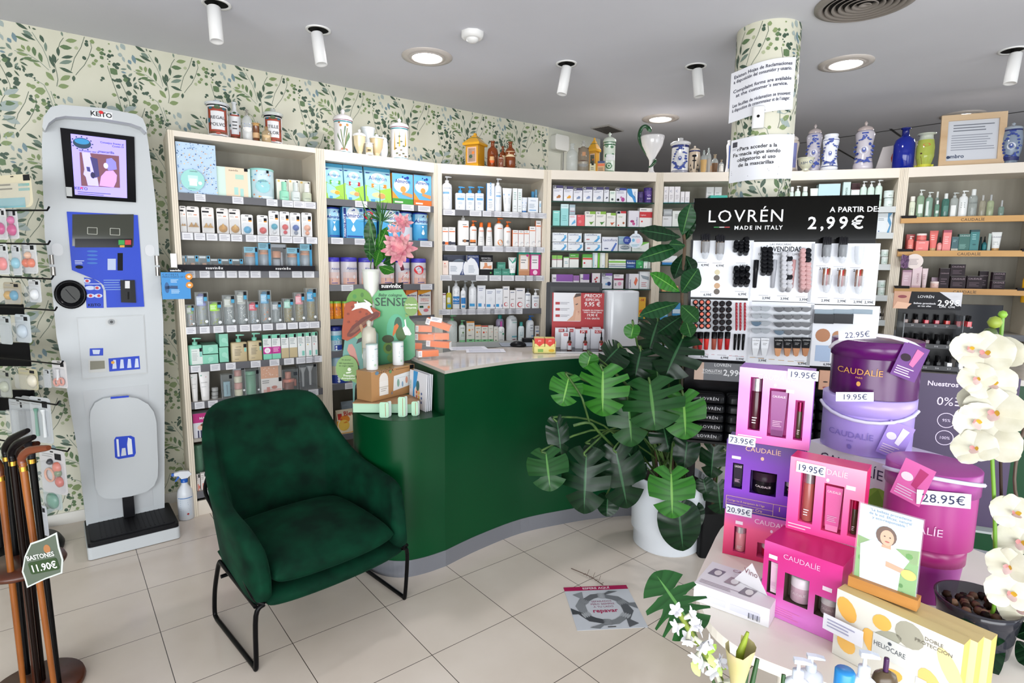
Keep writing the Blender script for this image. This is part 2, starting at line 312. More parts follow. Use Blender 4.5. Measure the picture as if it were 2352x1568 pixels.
q=[ptZ(x,y,ZC)for x,y in((1360,293),(1390,287),(1430,300),(1400,303))];cq=sum(q,Vector())/4
e=empty('ceiling_grille',cq,radians(50),'flat square grille on the ceiling beyond the green jar','grille')
g=G();g.box(-.15,.15,-.1,.1,-.012,0,'#a9a6a2');g.build('frame',e);g=G();[g.box(-.13,.13,-.085+.02*k,-.075+.02*k,-.016,-.012,'#5d5a57')for k in range(9)];g.build('slats',e)
# alarm siren on the pale wall with its thin pipe
a=math.atan2(p1.y-c0[1],p1.x-c0[0]);s0,z0=uz(1264,344,(c0[0],c0[1]),a);s1,z1=uz(1296,316,(c0[0],c0[1]),a)
e=empty('alarm_box',(c0[0]+cos(a)*(s0+s1)/2,c0[1]+sin(a)*(s0+s1)/2,(z0+z1)/2),a,'rounded white alarm box on the pale far wall','alarm');hw=(s1-s0)/2;hh=(z1-z0)/2
g=G();g.prism(rrect(-hw,hw,-hh,hh,hh*.35),-.07,-.001,'#dcdcd6');g.build('case',e);g=G();g.tube([(hw*.7,-.02,-hh),(hw*.7,-.02,-hh-.5)],.006,'#8a8a85',6);g.build('conduit',e)
# ================================================================ SHELVING
UP=[(-2.12,3.609),(-1.3635,4.136),(-.607,4.663),(.284,4.913),(1.244,4.983),(2.18,4.88),(3.088,4.637),(3.95,4.28),(4.72,3.85)]
def ua(i):a,b=UP[i],UP[i+1];return math.atan2(b[1]-a[1],b[0]-a[0])
def ul(i):a,b=UP[i],UP[i+1];return sqrt((b[0]-a[0])**2+(b[1]-a[1])**2)
lam=noisy('cream_laminate','#e6ddd0','#eae2d6',3,.42);post=noisy('grooved_post','#e8dfcf','#e4dac8',3,.42)
backm=noisy('grey_wood_back','#8d887c','#a8a396',7,.6,6,(1,1,.06),0,.3,.7);inner=noisy('shelf_board','#aaa69d','#b3afa6',4,.5)
stripm=mat('#6e6e72',.3);labm=mat('#dfdfe2',.5);glassedge=mat('#1d4a3c',.15);glasst=mat('#7fa898',.08,0,'clear',.35)
woodst=noisy('oak_strip','#c39559','#d2a76a',9,.5,5,(.15,1,1));whst=mat('#cfd3d2',.4)
UD=.36;UNITS=[]
def unit(i,zs,label,style,labs={},base=.1,topz=2.49,fas=.075):
 L_=ul(i);a=ua(i);e=empty('shelving_unit',(*UP[i],0),a,label,'shelving','cream shelving units along the back');UNITS.append(e)
 for x0 in(0,L_-.035):
  g=G();g.box(x0+.001,x0+.034,.0,UD,0,topz,post);g.box(x0+.009,x0+.013,-.0015,.0,0,topz,'#cfc5b4');g.box(x0+.022,x0+.026,-.0015,0,0,topz,'#cfc5b4');g.build('side_panel',e)
 g=G();g.box(.035,L_-.035,UD-.012,UD,base,topz,backm);g.build('back_panel',e)
 g=G();g.box(.034,L_-.034,.0,UD,topz-fas,topz-.012,lam);g.box(.0,L_,.002,UD,topz-.012,topz,lam);g.build('top_panel',e)
 g=G();g.box(.035,L_-.035,.012,.03,0,base,lam);g.build('plinth',e)
 for k,z in enumerate(zs):
  g=G();gl=style[k]=='g' or(style[k]=='G')
  if gl:g.box(.036,L_-.036,.012,UD-.014,z-.008,z,glasst);g.box(.036,L_-.036,.009,.012,z-.009,z+.001,glassedge)
  else:g.box(.036,L_-.036,.01,UD-.013,z-.02,z,inner)
  sh=g.build('shelf',e);st=style[k]
  if st=='s':g=G();g.box(.036,L_-.036,.002,.0095,z-.043,z+.004,stripm);g.build('price_strip',sh)
  if st=='w':g=G();g.box(.036,L_-.036,-.004,.0095,z-.045,z+.002,whst);g.build('price_strip',sh)
  if st=='o':
   g=G();g.box(.004,L_-.004,-.03,.0095,z-.044,z+.001,woodst);g.surf=lambda x,z:-.03
   g.text('CAUDALÍE',L_*.5,z-.035,.022,'#4a3a26',sp=1.05);g.build('wooden_strip',sh)
   for x in(.05,L_-.1):g=G();g.box(x-.045,x+.055,-.033,.0,z-.006,z+.014,'#221d20');g.build('price_strip',sh)
  if k in labs:
   cr,xs=labs[k]
   for X in xs:
    (X0,X1)=X if isinstance(X,tuple)else(X-50,X+50)
    u0=uz(cr[0]+X0/cr[2],cr[1]+400/cr[2],UP[i],a)[0];u1=uz(cr[0]+X1/cr[2],cr[1]+400/cr[2],UP[i],a)[0]
    g=G();g.box(u0,u1,-.0015,.0015,z-.043,z+.002,labm);g.surf=lambda x,z:-.0015
    g.lines(u0+.008,u1-.006,z-.036,z-.006,3,'#a9a9b4',seed=int(X0));g.build('price_label',sh)
 return e
CA=(370,220,3.921);CB=(370,600,4.355);CC=(730,240,3.564);CD=(990,380,3.733);CE=(1250,380,3.4857);CF=(740,620,4.356)
CG=(740,230,4.6118);CHH=(1240,250,5.345);CI=(1660,100,3.399);CJ=(1980,370,3.075);CK=(1580,440,3.5646)
unit(0,[2.115,1.871,1.632,1.271,1.019,.775,.528,.165],'leftmost cream shelving unit, full of baby products, beside the white kiosk','ssssssns',{0:(CA,[320,664,975,1117,1221,1322]),1:(CA,[185,297,408,525,635,770,875,982,1097,1203,1327]),2:(CB,[307,452,601,722,840,958,1142,1371,1490]),3:(CB,[280,419,558,692,825,940,1056,1190,1307,1422,1525]),4:(CB,[305,503,662,916,1107,1255,1380,1468,1540]),5:(CB,[321,459,671,787,934,1135,1273,1492]),7:(CB,[(330,430),(440,545)])},fas=.034)
unit(1,[2.149,1.875,1.534,1.282,1.04,.794,.40],'second cream shelving unit, with blue baby milk tins, behind the pink flower','sssssss',{0:(CC,[345,730,867]),1:(CC,[138,334,470,880]),2:(CC,[212,878]),5:(CC,[(170,250)])})
unit(2,[2.132,1.847,1.607,1.326,1.048,.6],'third cream shelving unit, with white pump bottles, behind the counter','ssssws',{0:(CD,[155,382,493,566,648,740,800,880,940]),1:(CD,[168,347,495,595,668,740,800,860,930]),2:(CD,[125,437,555,667,778,860,930]),3:(CD,[112,215,270,350,430,500,560,625,690,745])})
unit(3,[2.238,2.032,1.824,1.68,1.501,1.24,.9],'fourth cream shelving unit, with glass shelves of supplement boxes, behind the monitor','ggggggn')
unit(4,[2.238,2.039,1.713,1.48,1.2,.9],'fifth cream shelving unit, partly hidden by the fiddle leaf plant','gggggn')
unit(5,[2.19,1.983,1.732,1.481,1.279,1.0],'sixth cream shelving unit, with pale green cosmetics, behind the black make-up display','wwwwww')
unit(6,[2.101,1.841,1.549,1.2,.9],'seventh cream shelving unit, with oak shelf strips, near the right edge','ooosn')
unit(7,[2.1,1.75,1.45,1.2],'last cream shelving unit, cut off by the right edge of the photo','nnnn')
g=None
# ================================================================ PACKAGED GOODS
def ops(g,s,w,h,wrap=False):
 "printed design: normalised x 0..1 from the left edge, z 0..1 from the bottom"
 if not s:return
 X=lambda v:(float(v)-.5)*w;Zz=lambda v:float(v)*h;e=.0005
 for o in s.split(';'):
  o=o.strip()
  if not o:continue
  a=o.split(' ');k=a[0];e+=.0005 if wrap else.00012
  if k=='r':g.rect(X(a[1]),X(a[2]),Zz(a[3]),Zz(a[4]),a[5],e,10 if wrap else 1)
  elif k=='d':g.disc(X(a[1]),Zz(a[2]),float(a[3])*w,(float(a[3])if a[4]=='-' else float(a[4]))*w,a[5],e)
  elif k=='t':g.text(' '.join(a[5:]),X(a[1]),Zz(a[2]),float(a[3])*w*.82,a[4],e=e+.0002,wmax=w*.9)
  elif k=='T':g.text(' '.join(a[5:]),X(a[1]),Zz(a[2]),float(a[3])*w*.82,a[4],e=e+.0002,wmax=w*.9,bold=True)
  elif k=='v':g.text(' '.join(a[5:]),X(a[1]),Zz(a[2]),float(a[3])*w,a[4],al='l',e=e+.0002,rot=pi/2,bold=True)
  elif k=='l':g.lines(X(a[1]),X(a[2]),Zz(a[3]),Zz(a[4]),int(a[5]),a[6],e+.0002,seed=len(s))
  elif k=='p':g.poly([(X(q.split(',')[0]),Zz(q.split(',')[1]))for q in a[2:]],a[1],e)
KN={'box':('carton','box'),'pump':('pump_bottle','bottle'),'bot':('bottle','bottle'),'tub':('squeeze_tube','tube'),'jar':('cream_jar','jar'),'bli':('blister_pack','pack'),'can':('powder_tin','tin'),'pou':('pouch','bag'),'dro':('dropper_bottle','bottle'),'bab':('baby_bottle','baby bottle'),'clr':('clear_carton','box'),'sqr':('pump_bottle','bottle')}
PL_={'box':'cartons','pump':'pump bottles','bot':'bottles','tub':'squeeze tubes','jar':'jars','bli':'blister packs','can':'tins','pou':'pouches','dro':'dropper bottles','bab':'baby bottles','clr':'clear cartons','sqr':'square pump bottles'}
def cylsurf(r,ry=None):
 ry=ry or r
 return lambda x,z:(ry-ry*sqrt(max(0,1-min(1,(x/r)**2))))
def product(kind,w,h,c,c2,op,loc,rz,label,group=None,d=None,name=None,cat=None,x=None):
 nm,ct=KN[kind];nm=name or nm;ct=cat or ct;x=x or{}
 if kind in('box','pou'):
  g=G();d=d or min(w*.6,.09)
  if kind=='box':
   g.box(-w/2,w/2,0,d,0,h,mat(c,.38),side=mat(c2,.38)if c2 else None,top=mat(x['top'],.4)if 'top' in x else None);g.line([(-w/2,h-.0004),(w/2,h-.0004)],.0008,'#b9b9b4',.0002)
  else:
   n=6;P=[]
   for k in range(n+1):
    t=k/n;dd=d*(1-t)**.6*.9+.004;ww=w*(1-.04*sin(t*pi));P.append((ww/2,dd,h*t))
   v=[];
   for ww,dd,z in P:v+=[(-ww,d/2-dd/2,z),(0,d/2-dd/2-.006*sin(pi*z/h),z),(ww,d/2-dd/2,z),(ww,d/2+dd/2,z),(-ww,d/2+dd/2,z)]
   g.add(v,[(i*5+j,i*5+(j+1)%5,i*5+5+(j+1)%5,i*5+5+j)for i in range(n)for j in range(5)],mat(c,.3));g.add(v[-5:],[(0,1,2,3,4)],mat(c,.3))
   g.surf=lambda X,z:d/2-(d*(1-max(0,min(1,z/h)))**.6*.9+.004)/2-.006*sin(pi*max(0,min(1,z/h)))*(1-abs(X)/(w/2+1e-6))
  ops(g,op,w,h);o=g.build(nm,loc=loc,rz=rz);return tag(o,label,ct,group)
 e=empty(nm,loc,rz,label,ct,group);m=mat(c,.3)if not x.get('clear')else mat(c,.1,0,'clear',x['clear']);r=w/2;c2=c2 or '#f2f2f2';m2=mat(c2,.35)
 if kind in('pump','sqr'):
  hb=h*x.get('hb',.8);g=G()
  if kind=='sqr':g.rbox(-r,r,0,d or w*.55,0,hb,.012,m,rt=.008);cy=(d or w*.55)/2
  else:g.lathe([(r*.94,0),(r,.004),(r,hb*.86),(r*.9,hb*.94),(r*.5,hb)],m,20,cy=r*.75,sy=.75);g.surf=cylsurf(r,r*.75);cy=r*.75
  ops(g,op,w,hb,kind=='pump');g.build('body',e)
  g=G();k=min(r*.42,.016);g.lathe([(k,hb),(k,hb+(h-hb)*.4),(k*.35,hb+(h-hb)*.42),(k*.3,hb+(h-hb)*.8)],m2,14,cy=cy,caps=False)
  sx=x.get('dir',1);z=hb+(h-hb)*.8;t=(h-hb)*.2
  g.prism([(-k*.9*sx,z),(-k*.9*sx,z+t),(k*.8*sx,z+t),(k*2.3*sx,z+t*.55),(k*2.3*sx,z+t*.1),(k*.6*sx,z)][::int(sx)],cy-k*.55,cy+k*.55,m2);g.build('pump',e)
 elif kind in('bot','dro','can','jar'):
  sy=x.get('sy',1 if kind in('can','jar','dro')else.7);g=G();hb=h*x.get('hb',{'bot':.8,'dro':.6,'can':.9,'jar':.72}[kind]);cy=r*sy
  if kind=='bot':pr=[(r*.93,0),(r,.004),(r*x.get('tp',1),hb*.84),(r*x.get('tp',1)*.85,hb*.94),(r*.4,hb)]
  elif kind=='dro':pr=[(r*.93,0),(r,.003),(r,hb*.75),(r*.8,hb*.9),(r*.42,hb)]
  else:pr=[(r*.95,0),(r*.99,.003),(r*.99,hb)]
  g.lathe(pr,m,22,cy=cy,sy=sy);g.surf=cylsurf(r,r*sy);ops(g,op,w,hb,True)
  if x.get('fill'):g.lathe([(r*.9,.004),(r*.9,hb*x['fill'][1])],mat(x['fill'][0],.3),16,cy=cy,sy=sy*.9)
  g.build('body',e);g=G()
  if kind=='bot':rc=r*x.get('rc',.5);g.lathe([(rc,hb*.97),(rc,h-.003),(rc*.9,h),(0,h)],m2,16,cy=cy,caps=False)
  elif kind=='dro':g.lathe([(r*.45,hb),(r*.45,hb+(h-hb)*.35),(r*.28,hb+(h-hb)*.4),(r*.25,h*.93),(r*.15,h),(0,h)],m2,12,cy=cy,caps=False)
  else:g.lathe([(r,hb),(r*1.01,hb+.001),(r*1.01,h-.003),(r*.95,h),(0,h)],m2,22,cy=cy,sy=sy,caps=False)
  g.build('lid' if kind in('can','jar')else 'cap',e)
 elif kind=='tub':
  hc=h*.14;g=G();n=8;v=[];d=w*.5
  for k in range(n+1):
   t=k/n;ww=r*(.72+.28*t);dd=d/2*(1-t)**.8+.0015
   v+=[(ww*cos(a*pi/6)*1,d/2-dd*sin(a*pi/6),hc+(h-hc)*t)for a in range(12)]
  g.add(v,[(i*12+j,i*12+12+j,i*12+12+(j+1)%12,i*12+(j+1)%12)for i in range(n)for j in range(12)],m,True);g.add(v[-12:],[tuple(range(12))],m)
  g.surf=lambda X,z:d/2-(d/2*(1-max(0,min(1,(z-hc)/(h-hc))))**.8+.0015)*sqrt(max(0,1-min(1,(X/(r+.0001))**2)))
  ops(g,op,w,h);g.build('body',e);g=G();g.lathe([(r*.66,0),(r*.72,hc)],m2,16,cy=d/2,sy=d/2/(r*.72)*.9);g.build('cap',e)
 elif kind=='bli':
  g=G();d=.004;g.prism(rrect(-r,r,0,h,w*.14),0,.0015,mat(c,.4));g.surf=lambda X,z:0
  g.rect(-.011,.011,h-.011,h-.006,'#3a3a3a');ops(g,op,w,h);g.build('card',e)
  if x.get('bub',1):
   z1=h*x.get('bz',.6);g=G();g.prism(rrect(-r*.85,r*.85,h*.06,z1,w*.16),-.022,-.001,mat('#dfe6ea',.08,0,'clear',.16));g.build('bubble',e)
  for(kk,px,pz,pr,pc)in x.get('it',[]):
   g=G();mm=mat(pc,.3);px*=w;pz*=h;pr*=w
   if kk=='o':g.T=Matrix.Translation((px,-.008,pz))@Matrix.Rotation(pi/2,4,'X');g.lathe([(pr,-.003),(pr,.002),(pr*.45,.009),(pr*.4,.012),(0,.013)],mm,18)
   if kk=='n':g.lathe([(pr,pz-pr*.7),(pr,pz-pr*.45),(pr*.8,pz-pr*.4),(pr*.55,pz+pr*.1),(pr*.28,pz+pr*.5),(pr*.22,pz+pr*.9),(0,pz+pr)],mm,16,cx=px,cy=-.011,sy=.55)
   g.build('teat' if kk=='n' else 'soother',e)
 elif kind in('bab','clr'):
  d=d or w*.8;cb=x.get('body','#b9c4c8');g=G()
  if x.get('pack',1):
   g.box(-r,r,0,d,0,h,mat(c,.1,0,'clear',x.get('a',.16)));ops(g,op,w,h)
   for sx in(-r,r):g.box(sx-.0006,sx+.0006,-.0006,.0006,0,h,mat('#e8eef0',.1,0,'clear',.5))
   g.build('carton',e)
  if kind=='bab':
   q=r*.8;hb=h*.6;g=G();g.lathe([(q*.95,.003),(q,.01),(q*.9,hb*.45),(q,hb*.75),(q*.92,hb)],mat(cb,.1,0,'clear',.45),18,cy=d/2);g.surf=lambda X,z:d/2-sqrt(max(0,q*q-X*X))
   R=random.Random(int(w*1e5))
   for k in range(x.get('dots',0)):g.disc(R.uniform(-q*.6,q*.6),R.uniform(.1,.9)*hb,q*.1,q*.1,x.get('dc','#e9e9e4'),.002,6)
   g.build('bottle',e);g=G();g.lathe([(q*.95,hb),(q*.97,hb+h*.07),(q*.8,hb+h*.08)],mat(x.get('col','#e8c9b0'),.4),18,cy=d/2);g.build('collar',e)
   g=G();g.lathe([(q*.85,hb+h*.08),(q*.85,hb+h*.22),(q*.6,h*.94),(0,h*.965)],mat(x.get('capc','#e2e6e6'),.2,0,'clear',.6),18,cy=d/2,caps=False);g.build('cap',e)
  for(kk,px,pz,pr,ph,pc)in x.get('it',[]):
   g=G();px=(px-.5)*w;mm=mat(pc,.35)
   if kk=='c':g.lathe([(pr*w,pz*h),(pr*w*1.05,(pz+ph)*h*.97),(pr*w*.8,(pz+ph)*h)],mm,16,cx=px,cy=d/2);g.build('insert',e)
   if kk=='b':g.rbox(px-pr*w,px+pr*w,d*.25,d*.75,pz*h,(pz+ph)*h,.006,mm);g.build('insert',e)
   if kk=='s':g.tube([(px,d/2,pz*h),(px,d/2,(pz+ph*.7)*h),(px,d/2,(pz+ph)*h)],[pr*w*.3,pr*w*.35,pr*w],mm,8);g.build('insert',e)
 return e
class Row:
 def __init__(s,u,z,crop,where,v=.03):s.u,s.z,s.c,s.w,s.v=u,z,crop,where,v
 def __call__(s,kind,X0,X1,Yt,c,c2,op,label,v=None,z=None,Yb=None,d=None,grp=1,name=None,cat=None,**x):
  v=s.v if v is None else v;a=ua(s.u);cx,cy,k=s.c;y=cy+Yt/k;u0,zt=uz(cx+X0/k,y,UP[s.u],a,v);u1,zt2=uz(cx+X1/k,y,UP[s.u],a,v)
  u0=max(u0,.04);u1=min(u1,ul(s.u)-.04)
  z0=s.z if z is None else z
  if Yb is not None:z0=uz(cx+X0/k,cy+Yb/k,UP[s.u],a,v)[1]
  w=u1-u0-.002;uc=(u0+u1)/2;zm=uz(cx+(X0+X1)/2/k,y,UP[s.u],a,v)[1];h=zm-z0-.0008
  if v+(d or min(w*.6,.09))>UD-.02:d=UD-.022-v
  loc=(UP[s.u][0]+cos(a)*uc-sin(a)*v,UP[s.u][1]+sin(a)*uc+cos(a)*v,z0+.0006)
  return product(kind,w,h,c,c2,op,loc,a,label,(PL_[kind]+' '+s.w)if grp else None,d,name,cat,x)
BK='#1d1f24'
def tg(x):return 'r %g %g .86 .97 %s'%(x,x+.16,BK)
# ---------------------------------------------------------------- unit 1: baby products
def fleck(seed,n,cols,x0=.0,x1=1.,z0=0.,z1=1.,s=.018):
 R=random.Random(seed);o=[]
 for k in range(n):o.append('d %.3f %.3f %.3f %.3f %s'%(R.uniform(x0+s,x1-s),R.uniform(z0+s,z1-s),R.uniform(.5,1.1)*s,R.uniform(.4,1.2)*s,R.choice(cols)))
 return ';'.join(o)
r=Row(0,2.115,CA,'on the top shelf of the leftmost unit')
r('box',86,486,425,'#c3d9ee','#8fb9dc',fleck(1,190,['#3f6fae','#e9a64c','#f4d9a8','#5e8fc4','#e2ecf6','#2f558f'],s=.016)+';d .37 .27 .3 - #a6dcd6;T .4 .43 .05 #6a7f84 suavinēx;r .25 .5 .24 .36 #cdeae6;r .28 .47 .16 .3 #eef3ea;d .55 .22 .05 - #f2f2ee;l .24 .5 .09 .12 2 #5d8f92','large pale blue gift box speckled with tiny blue and orange shapes',d=.12)
e=r('box',492,800,645,'#d6ebdf','#9fd8c2','r .26 .92 0 1 #efdcc3;T .5 .88 .07 #8a7a6a suavinēx;r .55 .8 .62 .78 #b9dccb;r .5 .62 .1 .35 #b4dcd4;r .68 .78 .05 .32 #b4dcd4;r .82 .93 .9 1 #1d1f24','mint box with a cream label panel between the speckled box and the round tin',v=.05)
r('can',803,1035,650,'#cfe3ea','#a4dbd3','r 0 1 .0 .12 #e4eef0;'+fleck(3,16,['#e9b84c','#e98f6a','#7fb4d4'],s=.03)+';d .45 .45 .28 - #a4d8dc;t .45 .6 .09 #4f7a80 suavinēx;r .6 .7 .9 1 #1d1f24','round pale blue gift tin with a mint rim on the top shelf',v=.03,hb=.93,name='gift_tin')
for X0,X1,Y,c,lab in((1045,1140,752,'#9fdcc0','white box with a mint flask, left of three small ones'),(1150,1242,757,'#d6dcda','white box with a clear grey capped flask, middle of three small ones'),(1250,1345,768,'#c3c9b4','white box with a pale olive flask, right of three small ones')):
 r('box',X0-8,X1,Y,'#f0eee2',None,'r .1 .3 .88 .97 #e7c77a;r .75 .9 .7 .95 #1d1f24',lab.replace('with a','standing behind a'),v=.09)
 r('bot',X0+22,X1+14,Y+12+8,c,'#f0f0ea' if 'olive' in lab else c,'t .5 .3 .16 #7a8a86 suavinēx',lab.replace('white box with a','').replace('white box','').strip().replace('in front','standing in front of its box'),v=.012,hb=.55,rc=.55,sy=.6)
r=Row(0,1.871,CA,'on the second shelf of the leftmost unit')
_t=[('brown wide teats','n','#b98d3c'),('brown teats','n','#b98d3c'),('amber teats','n','#c59a45'),('yellow slotted teats','n','#d8a63a'),('pale yellow teat','n','#ddb458')]
for k,(X0,X1,Y)in enumerate(((124,222,990),(224,340,996),(358,472,1003),(493,603,1012),(605,710,1018))):
 r('bli',X0,X1,Y,'#e9e5e2',None,'r .05 .6 .8 .86 #26262b;r .55 .8 .68 .71 #d98a5a;l .1 .5 .66 .74 2 #b5b5b5','hanging-card pack with %s, %s of the five teat packs on the second shelf'%(_t[k][0],['first','second','third','fourth','fifth'][k]),it=[('n',-.17,.3,.24,_t[k][2]),('n',.17,.3,.24,_t[k][2])]if k<3 else[('n',0,.3,.26,_t[k][2]),('o',0,.22,.36,'#cf9a35')],name='teat_pack')
for X0,X1,Y,c,c3,nm in((715,825,1068,'#58b4dc','#7cc3e2','one turquoise soother'),(860,960,1075,'#e0453f','#ee6a60','one red soother'),(964,1060,1035,'#3fb0c8','#e8e8ea','a turquoise and a clear soother'),(1064,1156,1042,'#e24a4a','#e02f45','two red soothers'),(1158,1254,1052,'#3f67b4','#8c95a8','a navy and a grey soother'),(1260,1357,1052,'#efb595','#f0a87f','two peach soothers')):
 r('bli',X0,X1,Y,'#efeeee',None,'r .62 .9 .72 .86 #26262b;r .62 .9 .66 .72 #e8a03c;l .12 .5 .66 .8 2 #b9b9b9','white blister pack holding %s on the second shelf'%nm,it=[('o',0,.38,.3,c),('o',0,.17,.2,c3)]if 'two' in nm or ' a ' in ' '+nm else[('o',0,.26,.32,c)],name='soother_pack')
r=Row(0,1.632,CA,'on the third shelf of the leftmost unit',v=.05)
for k,(X0,X1,Y)in enumerate(((146,228,1435),(234,336,1435),(340,440,1437),(446,544,1465),(546,640,1467),(642,738,1467))):
 r('clr',X0,X1,Y,'#cfdde2',None,'r .7 .98 .6 .98 #4aa3c8;r .76 .92 .8 .94 #1d1f24;r 0 .6 .82 .95 #c3ccd0','clear box of peach soothers with a blue tag, %s from the left, third shelf'%['first','second','third','fourth','fifth','sixth'][k],it=[('c',.45,.02,.34,.3,'#d9a586'),('c',.5,.3,.2,.22,'#e3bba0')],name='soother_box')
for X0,X1,Y,nm in((744,868,1360,'in a blue-topped box, leftmost of the tall ones'),(872,985,1325,'beside the breast pump with a large peach cap'),(1130,1245,1368,'in a short blue box, right of the breast pump'),(1248,1356,1335,'in the tallest blue box at the right end')):
 r('bab',X0,X1,Y,'#cfdde2',None,'r 0 .8 .76 1 #8fc0d2;r .8 1 0 1 #3f9cc6;r .82 .98 .8 .97 #1d1f24;l .1 .7 .82 .95 3 #4a6a78','baby bottle with a peach collar %s'%nm,body='#c3ccd6',col='#dd9f78',capc='#e6b594')
r('clr',988,1126,1335,'#c9cdd2',None,'r .8 .98 .84 .98 #1d1f24;r 0 .95 .88 1 #a7adb4','clear box holding a manual breast pump with a peach funnel',it=[('c',.4,.05,.25,.4,'#b8bec4'),('c',.4,.5,.3,.25,'#dba382'),('b',.75,.1,.06,.6,'#c9ced4')],name='breast_pump_box')
# black shelf banners
def banner(X0,X1,tx,lab):
 a=ua(0);u0=uz(CB[0]+X0/CB[2],615,UP[0],a,-.02)[0];u1=uz(CB[0]+X1/CB[2],615,UP[0],a,-.02)[0]
 g=G();g.box(u0,u1,-.022,-.018,1.634,1.672,'#26252a');g.box(u0,u1,-.018,.01,1.634,1.637,'#26252a');g.surf=lambda x,z:-.022;g.text('suavinēx',uz(CB[0]+tx/CB[2],615,UP[0],a,-.02)[0],1.645,.017,'#f3f3f3',bold=True,sp=1.25)
 tag(g.build('shelf_banner',loc=(*UP[0],0),rz=a),lab,'banner','black banners on the third shelf')
banner(165,890,535,'long black banner with white lettering on the left half of the third shelf');banner(893,1540,1222,'black banner with white lettering on the right half of the third shelf')
# blue information card and little black card at the left post
a=ua(0);v=-.1
(u0,z1),(u1,z0)=uz(369,625,UP[0],a,v),uz(439,686,UP[0],a,v);g=G();g.surf=lambda x,z:0;g.box(0,u1-u0,0,.003,0,z1-z0,'#3d93cf');w=u1-u0;h=z1-z0
g.line([(w*.12,h*.42),(w*.3,h*.45),(w*.55,h*.44)],.018,'#1f4f7c');g.disc(w*.18,h*.43,w*.08,h*.2,'#2a6398');g.text('CHUPETE',w*.05,h*.88,h*.07,'#16395c',al='l',sp=1.3);g.text('FISIOLÓGICO SX PRO',w*.05,h*.8,h*.06,'#16395c',al='l',sp=1.1)
g.lines(w*.32,w*.6,h*.6,h*.74,3,'#cfe2f0');g.lines(w*.32,w*.62,h*.2,h*.36,3,'#cfe2f0',seed=4)
for zz_ in(.84,.52):g.disc(w*.97,h*zz_,w*.13,w*.13,'#d9912c',.0015);g.disc(w*.97,h*zz_,w*.06,w*.05,'#f4ead2',.0025)
o=g.build('information_card',loc=(UP[0][0]+cos(a)*u0-sin(a)*v,UP[0][1]+sin(a)*u0+cos(a)*v,z0),rz=a);tag(o,'blue card with a soother drawing and two orange discs, sticking out at the left post','card')
(u0,z1),(u1,z0)=uz(386,616,UP[0],a,v+.004),uz(420,625,UP[0],a,v+.004);g=G();g.box(0,u1-u0,0,.003,0,z1-z0,'#1f1f22');g.text('suavinēx',(u1-u0)/2,(z1-z0)*.25,.012,'#eee',bold=True,wmax=(u1-u0)*.9);g.box(.02,.028,.003,.112,0,.006,'#ddd');tag(g.build('name_plate',loc=(UP[0][0]+cos(a)*u0-sin(a)*(v+.004),UP[0][1]+sin(a)*u0+cos(a)*(v+.004),z0),rz=a),'tiny black name plate just above the blue card','sign')
g=G();(u0,z1),(u1,z0)=uz(391,582,UP[0],a,-.02),uz(407,614,UP[0],a,-.02);g.box(u0,u1,-.02,0,z0,z1,mat('#eef0f2',.2));tag(g.build('sign_holder',loc=(*UP[0],0),rz=a),'small white clip holder on the left post above the name plate','holder')
r=Row(0,1.271,CB,'on the fourth shelf of the leftmost unit')
for X0,X1,Y,lc,col,cc,dc,nm in((207,333,435,'#a3aba2','#8fbf3f','#a8cc60','#d9852f','short bottle with a lime cap and orange dots'),(336,466,308,'#b8c4d8','#8f8fd0','#8c8cd2','#a9a83c','tall bottle with a lilac cap'),(472,608,400,'#a8e04a','#b8e45c','#b4e454','#9db04a','short bottle with a bright lime label'),(614,740,338,'#b9bdb4','#c8ccc8','#d2d6d2','#dfe2de','white-dotted bottle with grey label, shorter one'),(744,862,292,'#b4b8b2','#c8ccc8','#d2d6d2','#e6e8e4','white-dotted bottle with grey label, taller one'),(868,978,400,'#d4657a','#d83a45','#dc4450','#a5b8cc','short bottle with a red cap'),(982,1096,288,'#8cbcd8','#2f8fb8','#2c92bc','#e58a4c','tall bottle with a blue cap and animal print'),(1100,1205,402,'#aeb4b8','#9aa4aa','#a4aeb4','#8a9296','grey trainer cup with a mint handle'),(1218,1328,372,'#a8d4c4','#a6c8b8','#a8d0c0','#b09a5c','glass bottle with a mint label'),(1332,1440,312,'#e09aa2','#d9a0a4','#dfa4a8','#a8884a','glass bottle with a pink label'),(1446,1556,268,'#4aa0cc','#6ab0d0','#64aed2','#b49a54','glass bottle with a blue label')):
 r('bab',X0,X1,Y,'#cdd6d8',None,'r .08 .6 .62 .88 %s;l .12 .55 .66 .84 4 #e9eeee;r .66 .92 .86 .97 #1d1f24;r .66 .92 .74 .86 #43a0c4;d .8 .14 .13 - #e6e9ea'%lc,nm+' in a clear box, fourth shelf',body='#b9b08c' if 'glass' in nm else '#b9c0c0',col=col,capc=cc,dots=14,dc=dc)
r=Row(0,1.019,CB,'on the fifth shelf of the leftmost unit')
MI='#8fd0b8'
r('sqr',236,408,768,MI,MI,'r .2 .98 .03 .8 #dfe5e1;r .78 .97 .66 .84 #1d1f24;r .78 .97 .4 .66 #8fc9bd;t .42 .68 .1 #6c7477 suavinēx;l .25 .7 .2 .6 6 #a7adad','square mint pump bottle standing upright at the left of the fifth shelf',hb=.74,dir=1)
for X0,X1,Yt,Yb,nm in((412,568,835,930,'upper of the two lying on their side'),(412,572,932,1030,'lower of the two lying on their side')):
 r('box',X0,X1,Yt,MI,'#86c6ae','d .52 .5 .17 - #a6dcc8;p #a6dcc8 .5,.35 .3,.15 .36,.1 .6,.3','mint bottle seen from its pump end, %s'%nm,Yb=Yb,d=.17,name='pump_bottle',cat='bottle')
